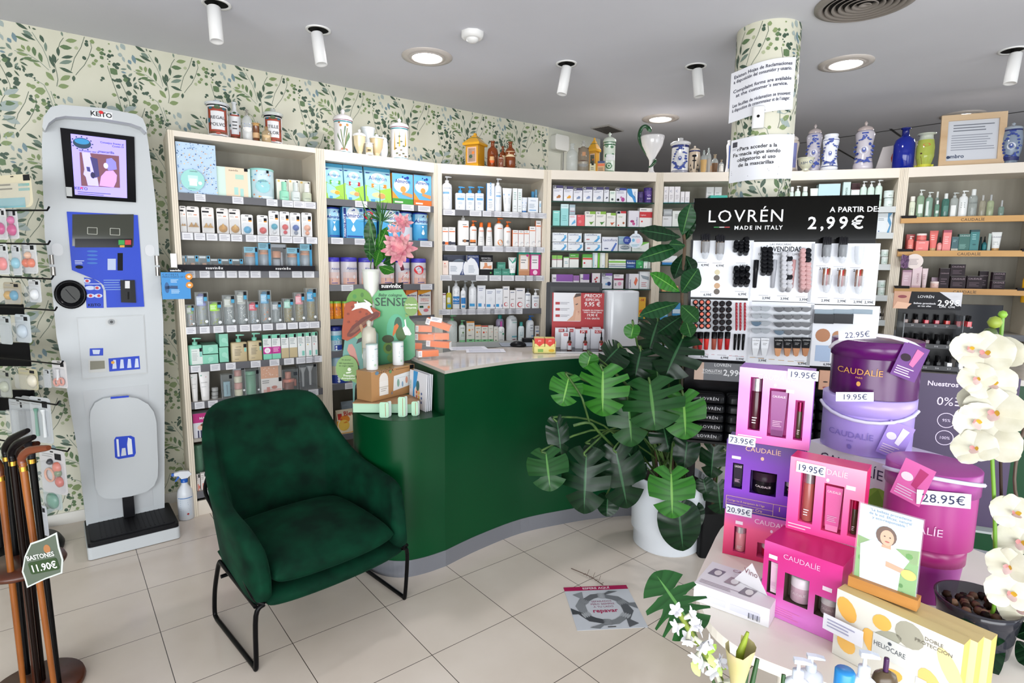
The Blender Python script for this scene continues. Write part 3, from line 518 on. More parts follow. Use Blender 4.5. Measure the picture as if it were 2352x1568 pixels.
for X0,X1,Yt,Yb,nm in((576,668,725,856,'upper of the narrow pair left of the beige bottles'),(578,672,860,1012,'lower of the narrow pair left of the beige bottles')):
 r('box',X0,X1,Yt,MI,'#86c6ae','d .55 .5 .3 - #a6dcc8;p #a6dcc8 .6,.3 .95,.2 .95,.35 .7,.5','mint bottle end, %s'%nm,Yb=Yb,d=.17,name='pump_bottle',cat='bottle')
for X0,X1,Y,nm in((692,858,733,'left'),(862,1008,717,'right')):
 r('sqr',X0,X1,Y,'#c7b793',MI,'r .76 .95 .72 .9 #1d1f24;r .8 .93 .5 .7 #8fc9bd;t .45 .74 .09 #54504a suavinēx;l .2 .68 .3 .66 5 #7a7466;l .2 .5 .1 .16 1 #8a8474','beige refill bottle with a mint pump, %s of the pair'%nm,hb=.72,dir=1 if nm=='left' else 1)
r('box',1013,1100,732,'#e6e8e6','#6fc9a8','r 0 1 .84 1 #8ad4b8;r .64 .96 .84 .96 #1d1f24;r 0 1 .22 .5 #c8359a;d .5 .36 .36 - #f3e6ef;t .5 .32 .26 #3a3a44 11;r 0 1 0 .22 #8ad4b8;l .1 .7 .56 .8 4 #9aa4a4','white and mint carton with a magenta price band, left one')
r('box',1102,1190,728,'#e6e8e6',None,'r 0 1 .84 1 #8ad4b8;r .64 .96 .84 .96 #1d1f24;r 0 1 .22 .5 #c8359a;l .15 .85 .28 .46 3 #f3dcea;r 0 1 0 .22 #8ad4b8;l .1 .7 .56 .8 4 #9aa4a4','white and mint carton with a magenta price band, right one')
for k,(X0,X1,Y,lc,nm)in enumerate(((1196,1273,728,'#c7b793','with a beige lower half'),(1277,1358,722,'#c7b793','with beige lower half and mint tag'),(1362,1437,715,'#8fcdc0','with a mint corner'),(1441,1503,710,'#e3c65e','with a yellow dot'),(1507,1563,705,'#df5a5a','with a red dot, rightmost'))):
 r('box',X0,X1,Y,'#e8eae8',None,('r 0 1 0 .42 %s;'%lc if k<2 else 'r .55 .9 .05 .25 #8fcdc0;d .35 .5 .1 - %s;'%lc)+'r 0 1 .86 1 #8ad4b8;r .6 .9 .84 .98 #1d1f24;l .1 .75 .55 .8 4 #9aa4a4','slim white and mint carton %s on the fifth shelf'%nm)
r=Row(0,.775,CB,'on the sixth shelf of the leftmost unit')
for X0,X1,Y,nm in((258,368,1130,'left'),(372,492,1108,'right')):
 r('tub',X0,X1,Y,'#ecebea','#eceae8','t .45 .62 .14 #7c8080 suavinēx;l .2 .75 .46 .5 1 #b5b9b9;d .22 .88 .07 - #7fb9a4;d .62 .82 .04 - #d98a96','white squeeze tube standing on its cap, %s of the two on the sixth shelf'%nm)
for k in range(3):r('can',505,577,1265+k*43,'#b9bab8','#cfcfcd','l .1 .9 .2 .8 2 #8d8d8b','small round silver tin, %s in the little stack'%['top','middle','bottom'][k],Yb=1306+k*43,name='balm_tin',v=.05)
r('clr',598,714,1132,'#cdd6d8',None,'r .7 .95 .82 .97 #1d1f24','clear pack with a pale blue bath thermometer',it=[('b',.5,.06,.3,.62,'#9fbcc6'),('b',.5,.15,.06,.4,'#b7a4d8')],name='thermometer_pack')
r('clr',716,834,1042,'#cdd6d8',None,'r .7 .98 .86 .97 #1d1f24;r 0 .68 .86 .97 #a7adb4;d .88 .2 .1 - #e6e9ea','clear box with a stack of pink and cream snack pots',it=[('c',.45,.03,.36,.2,'#e3ddc4'),('c',.45,.24,.36,.2,'#d8a9a0'),('c',.45,.45,.36,.2,'#e6e2cc'),('c',.45,.66,.33,.2,'#cf9d94')],name='snack_pot_box')
r('clr',838,980,1075,'#cdd6d8',None,'r .78 .97 .8 .94 #1d1f24;d .92 .2 .08 - #e6e9ea','clear box holding a sage green lidded cup',it=[('c',.42,.04,.38,.72,'#7fae94'),('c',.42,.77,.4,.14,'#86b69b')],name='cup_box')
r('box',992,1204,1045,'#ece9e6',None,'r 0 .84 .56 1 #e3b79e;'+fleck(8,14,['#f4e0d6'],.02,.8,.6,.98,.03)+';r .84 1 .56 1 #b5aca4;r .84 .98 .42 .56 #1d1f24;r .1 .95 .05 .16 #e2c2bc;d .62 .22 .14 .08 #cf9a90;r .25 .4 .06 .24 #d9a49c;l .05 .5 .36 .5 2 #9a9a9a','white carton with a peach star-print top and pink crockery picture')
r('clr',1210,1366,1078,'#cdd6d8',None,'r .72 .97 .7 .86 #3a4048','clear box with a pink silicone animal bowl',it=[('c',.45,.03,.36,.45,'#8f5f52'),('c',.45,.4,.4,.14,'#d98f7c'),('c',.45,.55,.2,.3,'#dc9a86'),('b',.08,.15,.08,.35,'#d98f7c'),('b',.88,.2,.08,.3,'#b8705f')],name='bowl_box')
r('clr',1378,1556,1028,'#9fa4a8',None,'r .82 .97 .88 .98 #1d1f24','clear box with a white baby brush and comb',it=[('s',.3,.08,.22,.78,'#e6e8e8'),('s',.72,.12,.22,.78,'#e9ebeb')],name='brush_set_box',a=.35)
CX=(430,860,2.214)
r=Row(0,.528,CX,'on the low shelf of the leftmost unit')
r('box',14,200,192,'#dfe0e6',None,'r 0 1 .62 1 #c42f86;r .7 1 0 .62 #cf7fae;r .12 .16 0 .3 #33345c;r .2 .24 0 .3 #33345c;r .28 .32 0 .3 #33345c;d .22 .42 .1 .09 #e8c2b0;d .3 .52 .09 .05 #7d4f3a;T .35 .75 .1 #f4e6ef MAMÁ','white and magenta carton with a mother and baby picture, low behind the armchair')
r=Row(0,.165,CX,'on the bottom shelf of the leftmost unit')
r('can',14,84,362,'#7fae94','#86b69b','l .1 .9 .2 .9 5 #6f9f86','sage green canister on the bottom shelf behind two small cartons',v=.12,Yb=520)
r('box',96,180,362,'#7a3a5c',None,'r 0 .3 0 1 #a84a7c','dark plum carton standing on the bottom shelf behind the chair',v=.1)
for X0,X1,Y,nm in((28,64,508,'left'),(66,104,500,'right')):r('box',X0,X1,Y,'#e9e4e0',None,'r .55 .95 .78 .98 #1d1f24;r .2 .6 .0 .4 #e8a294;r .6 .95 .12 .3 #df7a6a;l .1 .5 .6 .9 3 #b0a9a4','tiny white and coral carton on the bottom shelf, %s of two'%nm)
# ---------------------------------------------------------------- unit 2: baby milk and food
AL='t .5 .62 .2 #23419a Almirón'
r=Row(1,2.149,CC,'on the top shelf of the second unit')
for X0,X1,Y,c,nm in((52,212,478,'#5fae3c','green label, leftmost'),(214,376,494,'#b93338','dark red label, middle'),(386,602,515,'#e8902f','orange label, widest')):
 r('pou',X0,X1,Y,'#a8d8ea',None,'r 0 1 .9 1 #4f9ec0;r .05 .95 .82 .85 #1f3c92;p #a4cf55 0,0 1,0 1,.46 .5,.36 0,.5;d .5 .7 .26 .2 #e8f3f4;t .5 .64 .19 #23419a Almirón;r .24 .82 .43 .54 %s;l .3 .76 .46 .51 1 #f2f2ea;d .5 .22 .26 .1 #ecd9a0;r .2 .36 .03 .1 #58a5cc;d .62 .2 .14 .1 %s'%(c,'#e8b23a' if 'green' in nm else '#d9a46a'),'blue and green cereal pouch with a %s on the top shelf'%nm,d=.07)
for X0,X1,Y,c,c2,nm in((607,778,566,'#4f9f45','#d98b2b','with a green band, left of the pair'),(783,936,580,'#dd7a35','#c98130','with an orange band, right of the pair')):
 r('box',X0,X1,Y,'#6fb6df',c2,'d .45 .62 .38 .32 #dfe9ee;T .5 .7 .2 #23419a Almirón;d .62 .86 .05 - #23419a;d .74 .88 .07 - #23419a;d .5 .9 .04 - #23419a;d .52 .5 .14 - #d9a45a;p #d9a066 .45,.34 .95,.24 .98,.36 .5,.42;r 0 1 0 .2 %s;r .1 .5 .06 .11 #f0ece0;p #e9a23c 0,.2 .3,.2 0,.44'%c,'light blue biscuit carton %s on the top shelf'%nm)
r=Row(1,1.875,CC,'on the second shelf of the second unit')
SH='r 0 1 .62 1 #a9d4ea;d .5 .8 .3 - #f0f4f6;p #f0f4f6 .2,.8 .8,.8 .5,.48;T .5 .68 .24 #23419a Almirón;d .46 .9 .03 - #23419a;d .54 .92 .045 - #23419a;d .5 .3 .1 - #e8f1f5;p #e8f1f5 .42,.34 .5,.46 .58,.34;r .2 .95 .05 .1 #2a5aa8;r .8 .95 .88 .97 #2a4a9a'
for X0,X1,Y,k,extra,nm in((60,194,838,'can','','blue powder tin with a dark blue lid, leftmost on the second shelf'),(200,374,842,'box',';r .04 .16 .03 .97 #23348c;v .13 .06 .09 #e8eef4 FORMATO MAXI 8','light blue milk carton with a tall dark blue side strip'),(382,502,856,'can',';d .3 .84 .28 - #d8343c;T .3 .8 .2 #f4eeee -3€','blue powder tin with a round red discount sticker'),(514,668,866,'box','','light blue milk carton behind the long leaves'),(676,790,876,'can',';r 0 1 0 .5 #c9cdd6','pale blue and grey powder tin behind the pink flower'),(796,922,884,'can',';r .8 .98 .88 .98 #e2c23c','blue powder tin at the right end of the second shelf')):
 r(k,X0,X1,Y,'#58b0de','#27419f' if k=='can' else '#3f93c6',SH+extra,nm,hb=.94)
r=Row(1,1.534,CC,'on the third shelf of the second unit')
for k,(X0,X1,Y)in enumerate(((70,192,1250),(200,340,1250),(352,478,1255),(512,648,1255),(656,772,1258),(788,908,1260))):
 nm=['leftmost','second from the left','third, half behind the white vase','fourth, right of the vase','fifth, with a red discount wrap','last, with a round red sticker'][k]
 op='r 0 1 0 .3 #d9b2a4;r 0 1 .3 .55 #d6c2be;t .62 .66 .2 #27419f Almirón;d .68 .34 .08 .11 #e3dcdc;r .25 .7 .07 .1 #3a4a9a;t .3 .16 .22 #3a4fa8 1'
 if k==4:op+=';p #d63038 .1,0 .95,0 .95,.6 .6,.56 .3,.35;T .6 .34 .24 #f5eeee 30€;t .58 .12 .12 #f5eeee 2ª UNIDAD'
 if k==5:op+=';d .35 .66 .28 - #d63038;T .35 .62 .18 #f5eeee -3€'
 r('can',X0,X1,Y,'#d3ced3','#4a43b8',op,'peach-grey tin with violet lid, %s, third shelf'%nm,hb=.84)
r=Row(1,1.282,CF,'on the fourth shelf of the second unit')
for X0,X1,nm in((54,116,'leftmost'),(119,204,'middle'),(207,270,'third, beside the mushroom display')):r('jar',X0,X1,312,'#e39a2c','#8cc152','r .1 .9 .2 .8 #d9822c;d .5 .66 .3 .2 #2b3f8c;d .5 .3 .3 .16 #e9b04a;l .2 .8 .4 .5 1 #f2e3c4','orange baby food jar with a green lid, %s of three'%nm,hb=.88,name='baby_food_jar')
for X0,X1,c,nm in((838,952,'#e8842e','left'),(958,1088,'#e6a32c','right')):r('box',X0,X1,200,'#e9e6e2','#d9731f','p %s 0,.8 1,.95 1,1 0,1;p %s 0,0 .3,0 0,.25;T .5 .76 .2 #33307a Meritene;t .5 .62 .12 #d8402f FUERZA Y;t .5 .55 .12 #d8402f VITALIDAD;r .1 .4 .3 .38 #1f5c43;d .6 .2 .2 .12 #d9848f;d .82 .32 .1 - #e79a5c;l .1 .9 .42 .5 1 #999'%(c,c),'white and orange shake carton, %s of the pair beside the green cut-out tree'%nm)
r=Row(1,1.04,CF,'on the fifth shelf of the second unit')
r('can',62,214,566,'#c5dbe6','#23348c','r 0 1 .54 .78 #5cb9cf;d .75 .62 .24 .1 #eef3f3;r .3 1 .06 .3 #27469f;t .5 .4 .2 #3a9fc0 1;l .3 .9 .36 .5 2 #3f6fb0;d .42 .22 .07 - #e8eef2;d .42 .1 .07 - #e8eef2','blue and turquoise infant milk tin on the fifth shelf',hb=.82)
r=Row(1,.794,CF,'on the sixth shelf of the second unit')
r('can',84,300,872,'#b9d6e6','#9fc6dc','r 0 1 .34 .7 #e3dcc8;r 0 1 0 .34 #27469f;t .3 .5 .2 #4f9fbf 2;d .35 .28 .06 - #e8eef2;d .35 .18 .06 - #e8eef2;d .35 .08 .06 - #e8eef2;r .5 .95 .3 .42 #c9a36a','large cream and dark blue infant cereal tin, half behind the round sign',hb=.95)
r=Row(1,.40,CF,'on the bottom shelf of the second unit')
r('pou',150,420,1400,'#e9dcc0',None,'r 0 1 0 .55 #e0a63a;d .3 .6 .18 .14 #d98a2f;T .52 .74 .2 #c5392e Blevit;r .05 .2 .6 .85 #c5392e;d .25 .35 .2 .2 #e8c45c','cream and yellow cereal bag low beside the green counter',d=.1,cat='bag')
r('pou',200,360,1318,'#b9c9d6',None,'d .5 .6 .3 .2 #7fa6c0','pale blue bag behind the yellow cereal bag',v=.15,d=.08)
# ---------------------------------------------------------------- unit 3: dermatology
r=Row(2,2.132,CD,'on the top shelf of the third unit')
BL='#4a9fd4'
r('pump',96,186,88,'#e9ebee','#e4e6e8','r .08 .66 .6 .67 #7fb4dc;t .5 .78 .2 #9aa6b4 XERIAL;l .1 .7 .3 .5 4 #b4bac4','large white pump bottle at the left end of the top shelf')
for X0,X1,nm in((211,298,'left'),(300,377,'middle'),(380,457,'right')):r('sqr',X0,X1,178,'#e4eaf2',BL,'r .15 .85 .6 .72 #6fb2e0;t .5 .78 .14 #98a4b2 EXOMEGA;l .25 .75 .35 .5 3 #a9b6c6;d .35 .2 .05 - #9fb0c6','square white bottle with a blue pump, %s of three'%nm,hb=.73)
r('box',480,545,152,'#eceef0','#5aa4d8','v .6 .55 .25 #6fa9d8 XERACALM;r .2 .7 .4 .44 #8fbfe0;l .2 .8 .1 .35 4 #c0c8d0','tall white carton with a bright blue side on the top shelf')
r('pump',546,614,108,'#eaecee','#e6e8ea','r .2 .8 .56 .62 #86b4dc;l .2 .8 .3 .5 4 #b4bcc4;t .5 .7 .16 #9aa6b4 AVENE','slim white pump bottle, tallest near the middle of the top shelf')
r('tub',617,702,192,'#e9ebec','#e9ebec','r .1 .7 .7 .76 #86b4dc;l .2 .8 .35 .6 4 #b9c1c8','wide white squeeze tube right of the slim pump bottle')
for X0,X1,Y,nm in((703,741,195,'left'),(744,782,198,'right')):r('box',X0,X1,Y,'#e9ecec',None,'l .2 .8 .5 .85 4 #9cc0b4;l .2 .8 .1 .3 2 #c4ccca','narrow tall white carton, %s of the pair on the top shelf'%nm)
r('tub',776,832,272,'#e6eaf0','#2f7fc2','r .15 .8 .62 .68 #3f8fd0;l .2 .8 .3 .5 3 #a8b6c6','small white tube standing on a blue cap')
r('box',834,920,274,'#e8ecf0',None,'t .5 .76 .12 #5f7fae IMMUNO;l .1 .7 .3 .6 4 #a0aec0;r .1 .8 .16 .22 #7fb0dc','wide low white carton with blue print on the top shelf')
r('box',862,888,222,'#58a6d4',None,'','plain light blue carton at the back of the top shelf',v=.17);r('box',893,938,208,'#7fb8dc',None,'r 0 1 .3 .34 #e8f0f4;l .2 .8 .5 .8 3 #dfeaf2','light blue carton with white print at the back right',v=.15)
r('box',927,964,303,'#e8ecf0',None,'r .2 .8 .5 .8 #a9cfe6;l .2 .8 .2 .4 2 #b4bcc4','smallest white carton at the right end of the top shelf')
r=Row(2,1.847,CD,'on the second shelf of the third unit')
OR='#ec7a2c'
for X0,X1,nm in((90,149,'left'),(151,209,'right')):r('box',X0,X1,528,'#eceae8',None,'r .05 .95 .74 .79 %s;l .15 .8 .85 .93 1 #888;r 0 1 .06 .2 #3b3f52;r %s .06 .2 %s;d .2 .14 .28 - #3b3f52'%(OR,'.3 1' if nm=='left' else '0 .4',OR),'white sun cream carton with an orange line, %s of the pair'%nm)
r('sqr',232,328,412,'#ebeae8','#e9e7e4','r .45 .92 .73 .77 %s;l .4 .9 .79 .85 1 #777;r .4 1 .16 .24 #33323a;d .6 .2 .14 - #a8744a'%OR,'big white square bottle with a white pump and orange line',hb=.8,dir=1)
r('pump',334,398,470,'#ebeae8',OR,'r .25 .9 .78 .82 %s;r 0 .8 .2 .32 #e88f44;r 0 .8 .15 .2 #33323a'%OR,'white bottle with an orange pump and orange label band',hb=.78)
for X0,X1,nm in((404,466,'left'),(472,536,'right')):r('bot',X0,X1,487,'#ebeae8',OR,'r .2 .85 .76 .79 %s;l .25 .75 .2 .5 3 #c9c9c9'%OR,'tapered white bottle with an orange cap, %s of two'%nm,tp=.72,rc=.5,hb=.83)
r('pump',548,628,448,'#ebeae8',OR,'r .3 .8 .76 .79 %s;d .6 .18 .3 - #e98f2f;l .45 .75 .14 .22 2 #f8e2c0'%OR,'white pump bottle with an orange collar and orange round sticker',hb=.82)
r('pump',628,694,478,'#ebeae8',OR,'r .3 .8 .74 .78 %s;p #f0802c .82,.0 1,0 1,.9;d .5 .25 .2 - #c9c9c9'%OR,'tapered white bottle with an orange collar, last bottle of the second shelf',hb=.78)
for k,(X0,X1,Y)in enumerate(((700,748,553),(750,796,555),(798,843,555),(844,897,522),(899,965,473))):
 r('box',X0,X1,Y,'#eceae8',OR,'r .05 .95 .78 .82 %s;l .2 .8 .86 .93 1 #777;d .72 .2 .3 .35 #d0d0d2;d .78 .16 .26 .3 #eceae8'%OR,'white carton with an orange line and grey arc, %s'%['shortest and leftmost of five','second of five','third of five','fourth of five, taller','tallest, at the right end'][k])
r=Row(2,1.607,CD,'on the third shelf of the third unit')
r('box',105,300,766,'#27365e',None,'d .7 .4 .4 .35 #a9b8cc;r .02 .18 .5 .9 #33425f','navy carton with a pale arc at the back left of the third shelf',v=.16)
r('box',95,149,815,'#eedcd0',None,'d .4 .8 .1 .12 #e2604c;l .2 .8 .5 .7 3 #c9a090','small peach carton with a red drop, left end of the third shelf')
r('box',153,300,826,'#e6e8ec',None,'p #27407a .62,0 1,0 1,1 .86,1 .8,.5;d 1.0 .5 .16 .42 #e6e8ec;v .82 .08 .07 #e8ecf4 NEOSTRATA;l .08 .5 .25 .7 6 #9aa4b4','white carton with a navy curve on the third shelf')
r('box',310,412,768,'#e6e8ec',None,'p #27407a 0,1 0,.72 .3,.88 .6,.8 .85,.6 1,.3 1,1;t .5 .88 .16 #e8ecf4 NEOSTRATA;l .1 .7 .12 .5 6 #a4aebc','white carton with a navy wave across its top')
r('box',417,532,766,'#1f1e22',None,'r .03 .97 .3 .66 #e8e4e0;p #d9986e .2,.32 .5,.36 .9,.32 .9,.5 .6,.45 .55,.62 .35,.62 .35,.48;t .5 .8 .15 #d8d8dc BIOXCELL;t .5 .7 .12 #d8d8dc COLLAGEN;r .05 .95 .9 .98 #0f0f12;d .84 .13 .07 - #4f9a50','black carton with a neck photograph on the third shelf')
for X0,X1,Yt,Yb,nm in((538,605,885,None,'bottom left'),(608,676,885,None,'bottom right'),(570,639,828,884,'top')):r('box',X0,X1,Yt,'#4f9a86',None,'r .04 .96 .7 .92 #3d8270;l .2 .8 .3 .5 1 #9cc9bc','small teal green carton, %s of the little pyramid'%nm,Yb=Yb,d=.05)
r('tub',664,740,787,'#e9ecea','#2b9a80','p #4fae96 .05,.97 .95,.97 .9,.8 .5,.66 .2,.85;l .25 .7 .3 .55 3 #b0b8b4','white and green squeeze tube with a teal cap')
r('box',752,847,742,'#cfa283','#2fa08c','r 0 1 .9 1 #2fa08c;r .15 .85 .28 .86 #efe9e4;r 0 1 .0 .2 #c48f6a;l .2 .7 .5 .7 2 #888;d .8 .86 .12 - #d84a94','tan carton with a white panel on the third shelf');r('box',850,944,742,'#c9408c',None,'r 0 1 .9 1 #2fa08c;r .12 .8 .28 .86 #efe9ec;d .5 .14 .22 - #f0d4e2;l .2 .7 .5 .7 2 #888','magenta carton with a white panel at the right end of the third shelf')
r=Row(2,1.326,CD,'on the fourth shelf of the third unit')
r('box',90,127,1093,'#eeeaea',None,'r 0 1 .88 .95 #8a4a5c;l .2 .8 .4 .7 3 #c4b8bc','small white carton with a plum line, left end of the fourth shelf')
r('bot',131,180,1032,'#c2b93c','#e8eae8','r .15 .85 .1 .3 #3f9cc6;r .15 .7 .4 .7 #dfe2d8','yellow oil bottle with a white cap',hb=.72,rc=.35)
r('pump',184,252,980,'#ebedef','#e4e6e8','r 0 1 .22 .55 #2f86c6;T .5 .38 .3 #f2f4f6 PACK;t .5 .26 .16 #f2f4f6 PROMOCION;l .2 .8 .65 .8 2 #a8b0b8','white pump bottle wrapped with a blue pack banner, the taller one');r('bot',255,302,1048,'#ebedef','#dfe2e4','r 0 1 .28 .6 #2f86c6;r .2 .8 .08 .2 #3f9cd0;l .2 .8 .68 .8 2 #a8b0b8','white bottle wrapped with the blue pack banner, the shorter one',hb=.9)
r('pump',326,396,985,'#ebedef','#dde0e2','r .1 .7 .12 .24 #3fa0d4;l .2 .8 .6 .8 3 #a8b0b8','white pump bottle with a blue square near its foot')
r('pump',272,318,988,'#dfe2e6','#c8ccd0','','grey-white pump bottle at the back of the fourth shelf',v=.16)
for k,(X0,X1,Y)in enumerate(((399,468,1028),(470,551,1060),(553,616,1055))):r('box',X0,X1,Y,'#e9ebef',None,'r .08 .5 .1 .24 #3fa0d4;r .85 .95 .1 .22 #4a5a9a;l .15 .8 .75 .9 2 #8f96b4;d .5 .5 .2 .2 #e2e4e8','white carton with a blue square, %s of three on the fourth shelf'%['tallest and leftmost','middle','rightmost'][k])
for k,(X0,X1,Y)in enumerate(((618,674,1035),(676,727,1068),(729,806,1050))):r('box',X0,X1,Y,'#eceaea',None,'d .45 .2 .3 - #c8404c;d .5 .2 .22 - #eceaea;r .62 .8 .17 .22 #eceaea;l .1 .8 .82 .92 1 #6a7490;r .2 .7 .5 .52 #333','white carton marked with a red ring, %s of three'%['leftmost and tall','middle and short','rightmost and widest'][k])
r('pump',808,864,1055,'#e9ebed','#6a6e72','d .45 .2 .24 - #c8404c;d .48 .2 .17 - #e9ebed;r .2 .7 .5 .52 #333;r .1 .8 .84 .88 #4a5c8c','white bottle with a dark pump and red ring');r('sqr',870,942,1058,'#e9ebed','#e6e8ea','d .45 .28 .2 - #c8404c;d .48 .28 .14 - #e9ebed;r .2 .7 .55 .57 #333;r .15 .85 .78 .82 #4a5c8c','square white pump bottle with a red ring, right end of the fourth shelf',hb=.68)
r=Row(2,1.048,CD,'on the lowest visible shelf of the third unit')
GR='#7fc690'
r('pump',138,232,1285,'#d4dcd8',GR,'l .5 .9 .72 .8 2 #666;l .2 .7 .2 .5 4 #b4c0ba','big pale bottle with a green pump behind the orange boxes');r('pump',240,299,1328,'#e4ece6',GR,'r 0 1 0 .12 #8fce9c;d .6 .55 .14 - #7a9a6a;t .5 .78 .2 #444 ISDIN;l .3 .8 .3 .45 2 #9aa69e','white bottle with a green pump and a small green picture')
for k,(X0,X1,Y,c,c2)in enumerate(((305,373,1335,'#eeb24a','#e89a2c'),(377,430,1368,'#eda030','#e88a2c'),(432,489,1372,'#e2573c','#d8432c'),(491,535,1370,'#e6e4dc','#e2e0d8'),(538,576,1380,'#e2e2de','#dadad6'))):
 r('box',X0,X1,Y,'#eceae0',None,'r 0 1 .93 1 %s;r 0 1 0 %s #8fd09c;t .5 .78 .2 #444 ISDIN;d .35 .58 .14 - %s;d .75 .6 .1 - #f2b8a0;r .3 .7 .06 .1 #444;l .2 .7 .25 .35 1 #999'%(c2,'.14' if k<4 else '.02',c),'white carton %s behind the counter'%['with an orange top, tallest of five','with an orange top, second of five','with a red top','with a plain top and green foot','narrow and grey, last of five'][k])
r('bot',562,632,1282,'#d4c8e6','#3fa8a0','l .3 .8 .5 .7 2 #7a90a0','lilac bottle with a teal cap at the back',v=.14,hb=.86);r('bot',576,636,1338,'#eef0ef','#d85cb8','d .75 .5 .14 - #4fb08c;r .2 .7 .08 .1 #444;l .2 .7 .55 .7 2 #7fb0a8','white bottle with a pink spout cap',hb=.74,rc=.3)
r('bot',652,748,1286,'#e9ecee','#e2e6e8','t .65 .8 .2 #6a7480 ISDIN;r .5 .95 .72 .75 #9fd0c8;r .45 .95 .14 .2 #7fbcc8;r .5 .8 .04 .07 #8a4450','very large white bottle with a rounded top behind the counter',hb=.985,rc=.5);r('bot',752,805,1342,'#e4eef0','#3fa8a0','l .3 .8 .3 .6 3 #7fb6c4;r .3 .8 .04 .07 #667','slim white bottle with a teal cap, right of the very large bottle',hb=.8)
r('pump',822,890,1288,'#e9edf0','#2f7fd0','l .5 .85 .4 .8 3 #667;r .6 .95 .2 .24 #4a90c8','white bottle with a bright blue pump, near the monitor',hb=.82);r('box',895,943,1374,'#e9e9e9',None,'r .1 .9 .6 .66 #4a78b8;r .2 .9 .3 .44 #a8704a;r .2 .9 .12 .24 #8a5438;l .1 .8 .8 .92 2 #556','small white carton with brown pictures beside the monitor')
# ---------------------------------------------------------------- unit 4: supplements on glass
NI=';r .02 .34 .8 .98 #23243a;T .18 .83 .2 #f0f0f4 NI'
r=Row(3,2.238,CE,'on the top glass shelf of the fourth unit')
for k,(X0,X1,Y,c)in enumerate(((72,152,158,'#b07a4a'),(157,233,166,'#e0a63c'),(236,307,179,'#7f94b4'),(312,388,171,'#8f9fc4'),(393,475,173,'#9aa8c0'),(480,521,172,'#44465a'))):
 r('box',X0,X1,Y,'#e4e4ea',None,'r .3 1 .82 1 #4a4470;l .1 .85 .6 .74 2 #8a8aa0;d .62 .3 .16 - %s;d .45 .25 .1 - %s;r .05 .3 .06 .3 #f0f0f0'%(c,c)+NI,'white carton with a violet corner, %s from the left, top glass shelf'%['first','second','third','fourth','fifth','sixth and narrow'][k])
r('box',526,574,202,'#e6ece6',None,'l .1 .85 .7 .9 2 #5a9a7a;d .45 .25 .2 - #555a64','small white carton with green print on the top glass shelf');r('box',577,660,180,'#e4e2ea',None,'r .34 1 .84 1 #3f4a90;l .1 .85 .6 .76 2 #8a8aa0;d .68 .2 .18 .2 #b44a94;d .5 .35 .1 .1 #c884b4;d .2 .18 .12 - #333'+NI,'white carton with a magenta splash');r('box',665,750,186,'#e9edf2',None,'p #3f94cf 0,1 .4,1 .55,.6 .8,.4 .9,0 .7,0 .5,.35 .2,.5 0,.75;v .8 .3 .12 #5a78a8 MELATO','white carton crossed by a blue wave')
r('jar',754,802,208,'#54407a','#43316a','r .05 .95 .15 .6 #3a2c66;l .2 .8 .25 .5 2 #cfc8e4','small violet jar of capsules',hb=.8);r('jar',808,876,176,'#6a4f9c','#4a3488','r .05 .95 .15 .62 #4a2f84;T .5 .3 .3 #eee8f4 zen;d .5 .6 .2 .1 #d0b8e8','larger violet jar at the right end of the top glass shelf',hb=.8)
r=Row(3,2.032,CE,'on the second glass shelf of the fourth unit')
r('box',70,127,360,'#8fd4cc',None,'l .1 .9 .8 .9 1 #e4f4f2;l .2 .8 .3 .5 2 #6ab4ac','mint carton at the left end of the second glass shelf');r('box',134,197,308,'#9fd6d6',None,'r 0 1 .8 1 #d8ecee;t .5 .88 .16 #4a7a8c KUNIKEL;l .2 .8 .2 .5 3 #78b8b8','tall pale turquoise carton, highest on the second glass shelf')
r('box',200,260,394,'#e6e9ee',None,'p #6fb4dc .3,.1 .9,.3 .8,.6 .4,.3;l .1 .8 .75 .9 2 #d86a6a','small white carton with a blue swirl, under the dark one');r('box',202,250,312,'#a9bcc4',None,'r .1 .9 .4 .7 #d8dce0;r .1 .9 .3 .34 #c8505c','small grey-blue carton standing on the swirl carton',Yb=392);r('box',263,325,394,'#df5f66',None,'d .4 .4 .2 .2 #e98a8c;l .1 .6 .8 .92 1 #f2d0d0','small coral red carton')
for k,(X0,X1,Y,c,d_)in enumerate(((328,411,367,'#8fb84a','#6a9a3c'),(414,496,368,'#8fb84a','#4a8a3c'),(500,575,379,'#8fb84a','#c8643c'))):r('box',X0,X1,Y,'#eceae4',None,'r .45 1 .82 1 %s;l .1 .8 .6 .75 2 #999;p %s .4,.3 .6,.1 .9,.35 .7,.3'%(c,d_)+(';T .22 .84 .2 #2a2a44 NI' if k<2 else ''),'white carton with a green top corner, %s of three'%['left','middle','right'][k])
r('box',583,657,365,'#eceae6',None,'r .4 1 .86 1 #c8343c;r .02 .35 .84 .98 #23243a;t .4 .6 .2 #8aa84a Diur;d .75 .25 .12 - #a8643c;d .2 .1 .08 - #c8343c','white carton with a red top strip');r('box',678,762,361,'#e2dfe6','#ece8ec','v .86 .1 .14 #6a5a90 Lactoflora;d .35 .35 .2 .12 #b03a7c;d .5 .2 .14 .14 #c85a94','lilac-white carton with a magenta figure');r('box',765,868,340,'#e9e6e4',None,'r 0 1 .5 .8 #c8323a;t .3 .6 .14 #f2e4e4 Lipless;d .2 .3 .07 - #d84a4a;l .1 .6 .84 .95 1 #888','white carton with a wide red band, right end')
r=Row(3,1.824,CE,'on the third glass shelf of the fourth unit')
LF='t .42 .74 .15 #54628c Lactoflora;p #58a4d4 .55,.05 .75,.05 .95,.5 .85,.6 .75,.4;d .85 .62 .08 - #7fbce0;l .08 .3 .2 .3 1 #999'
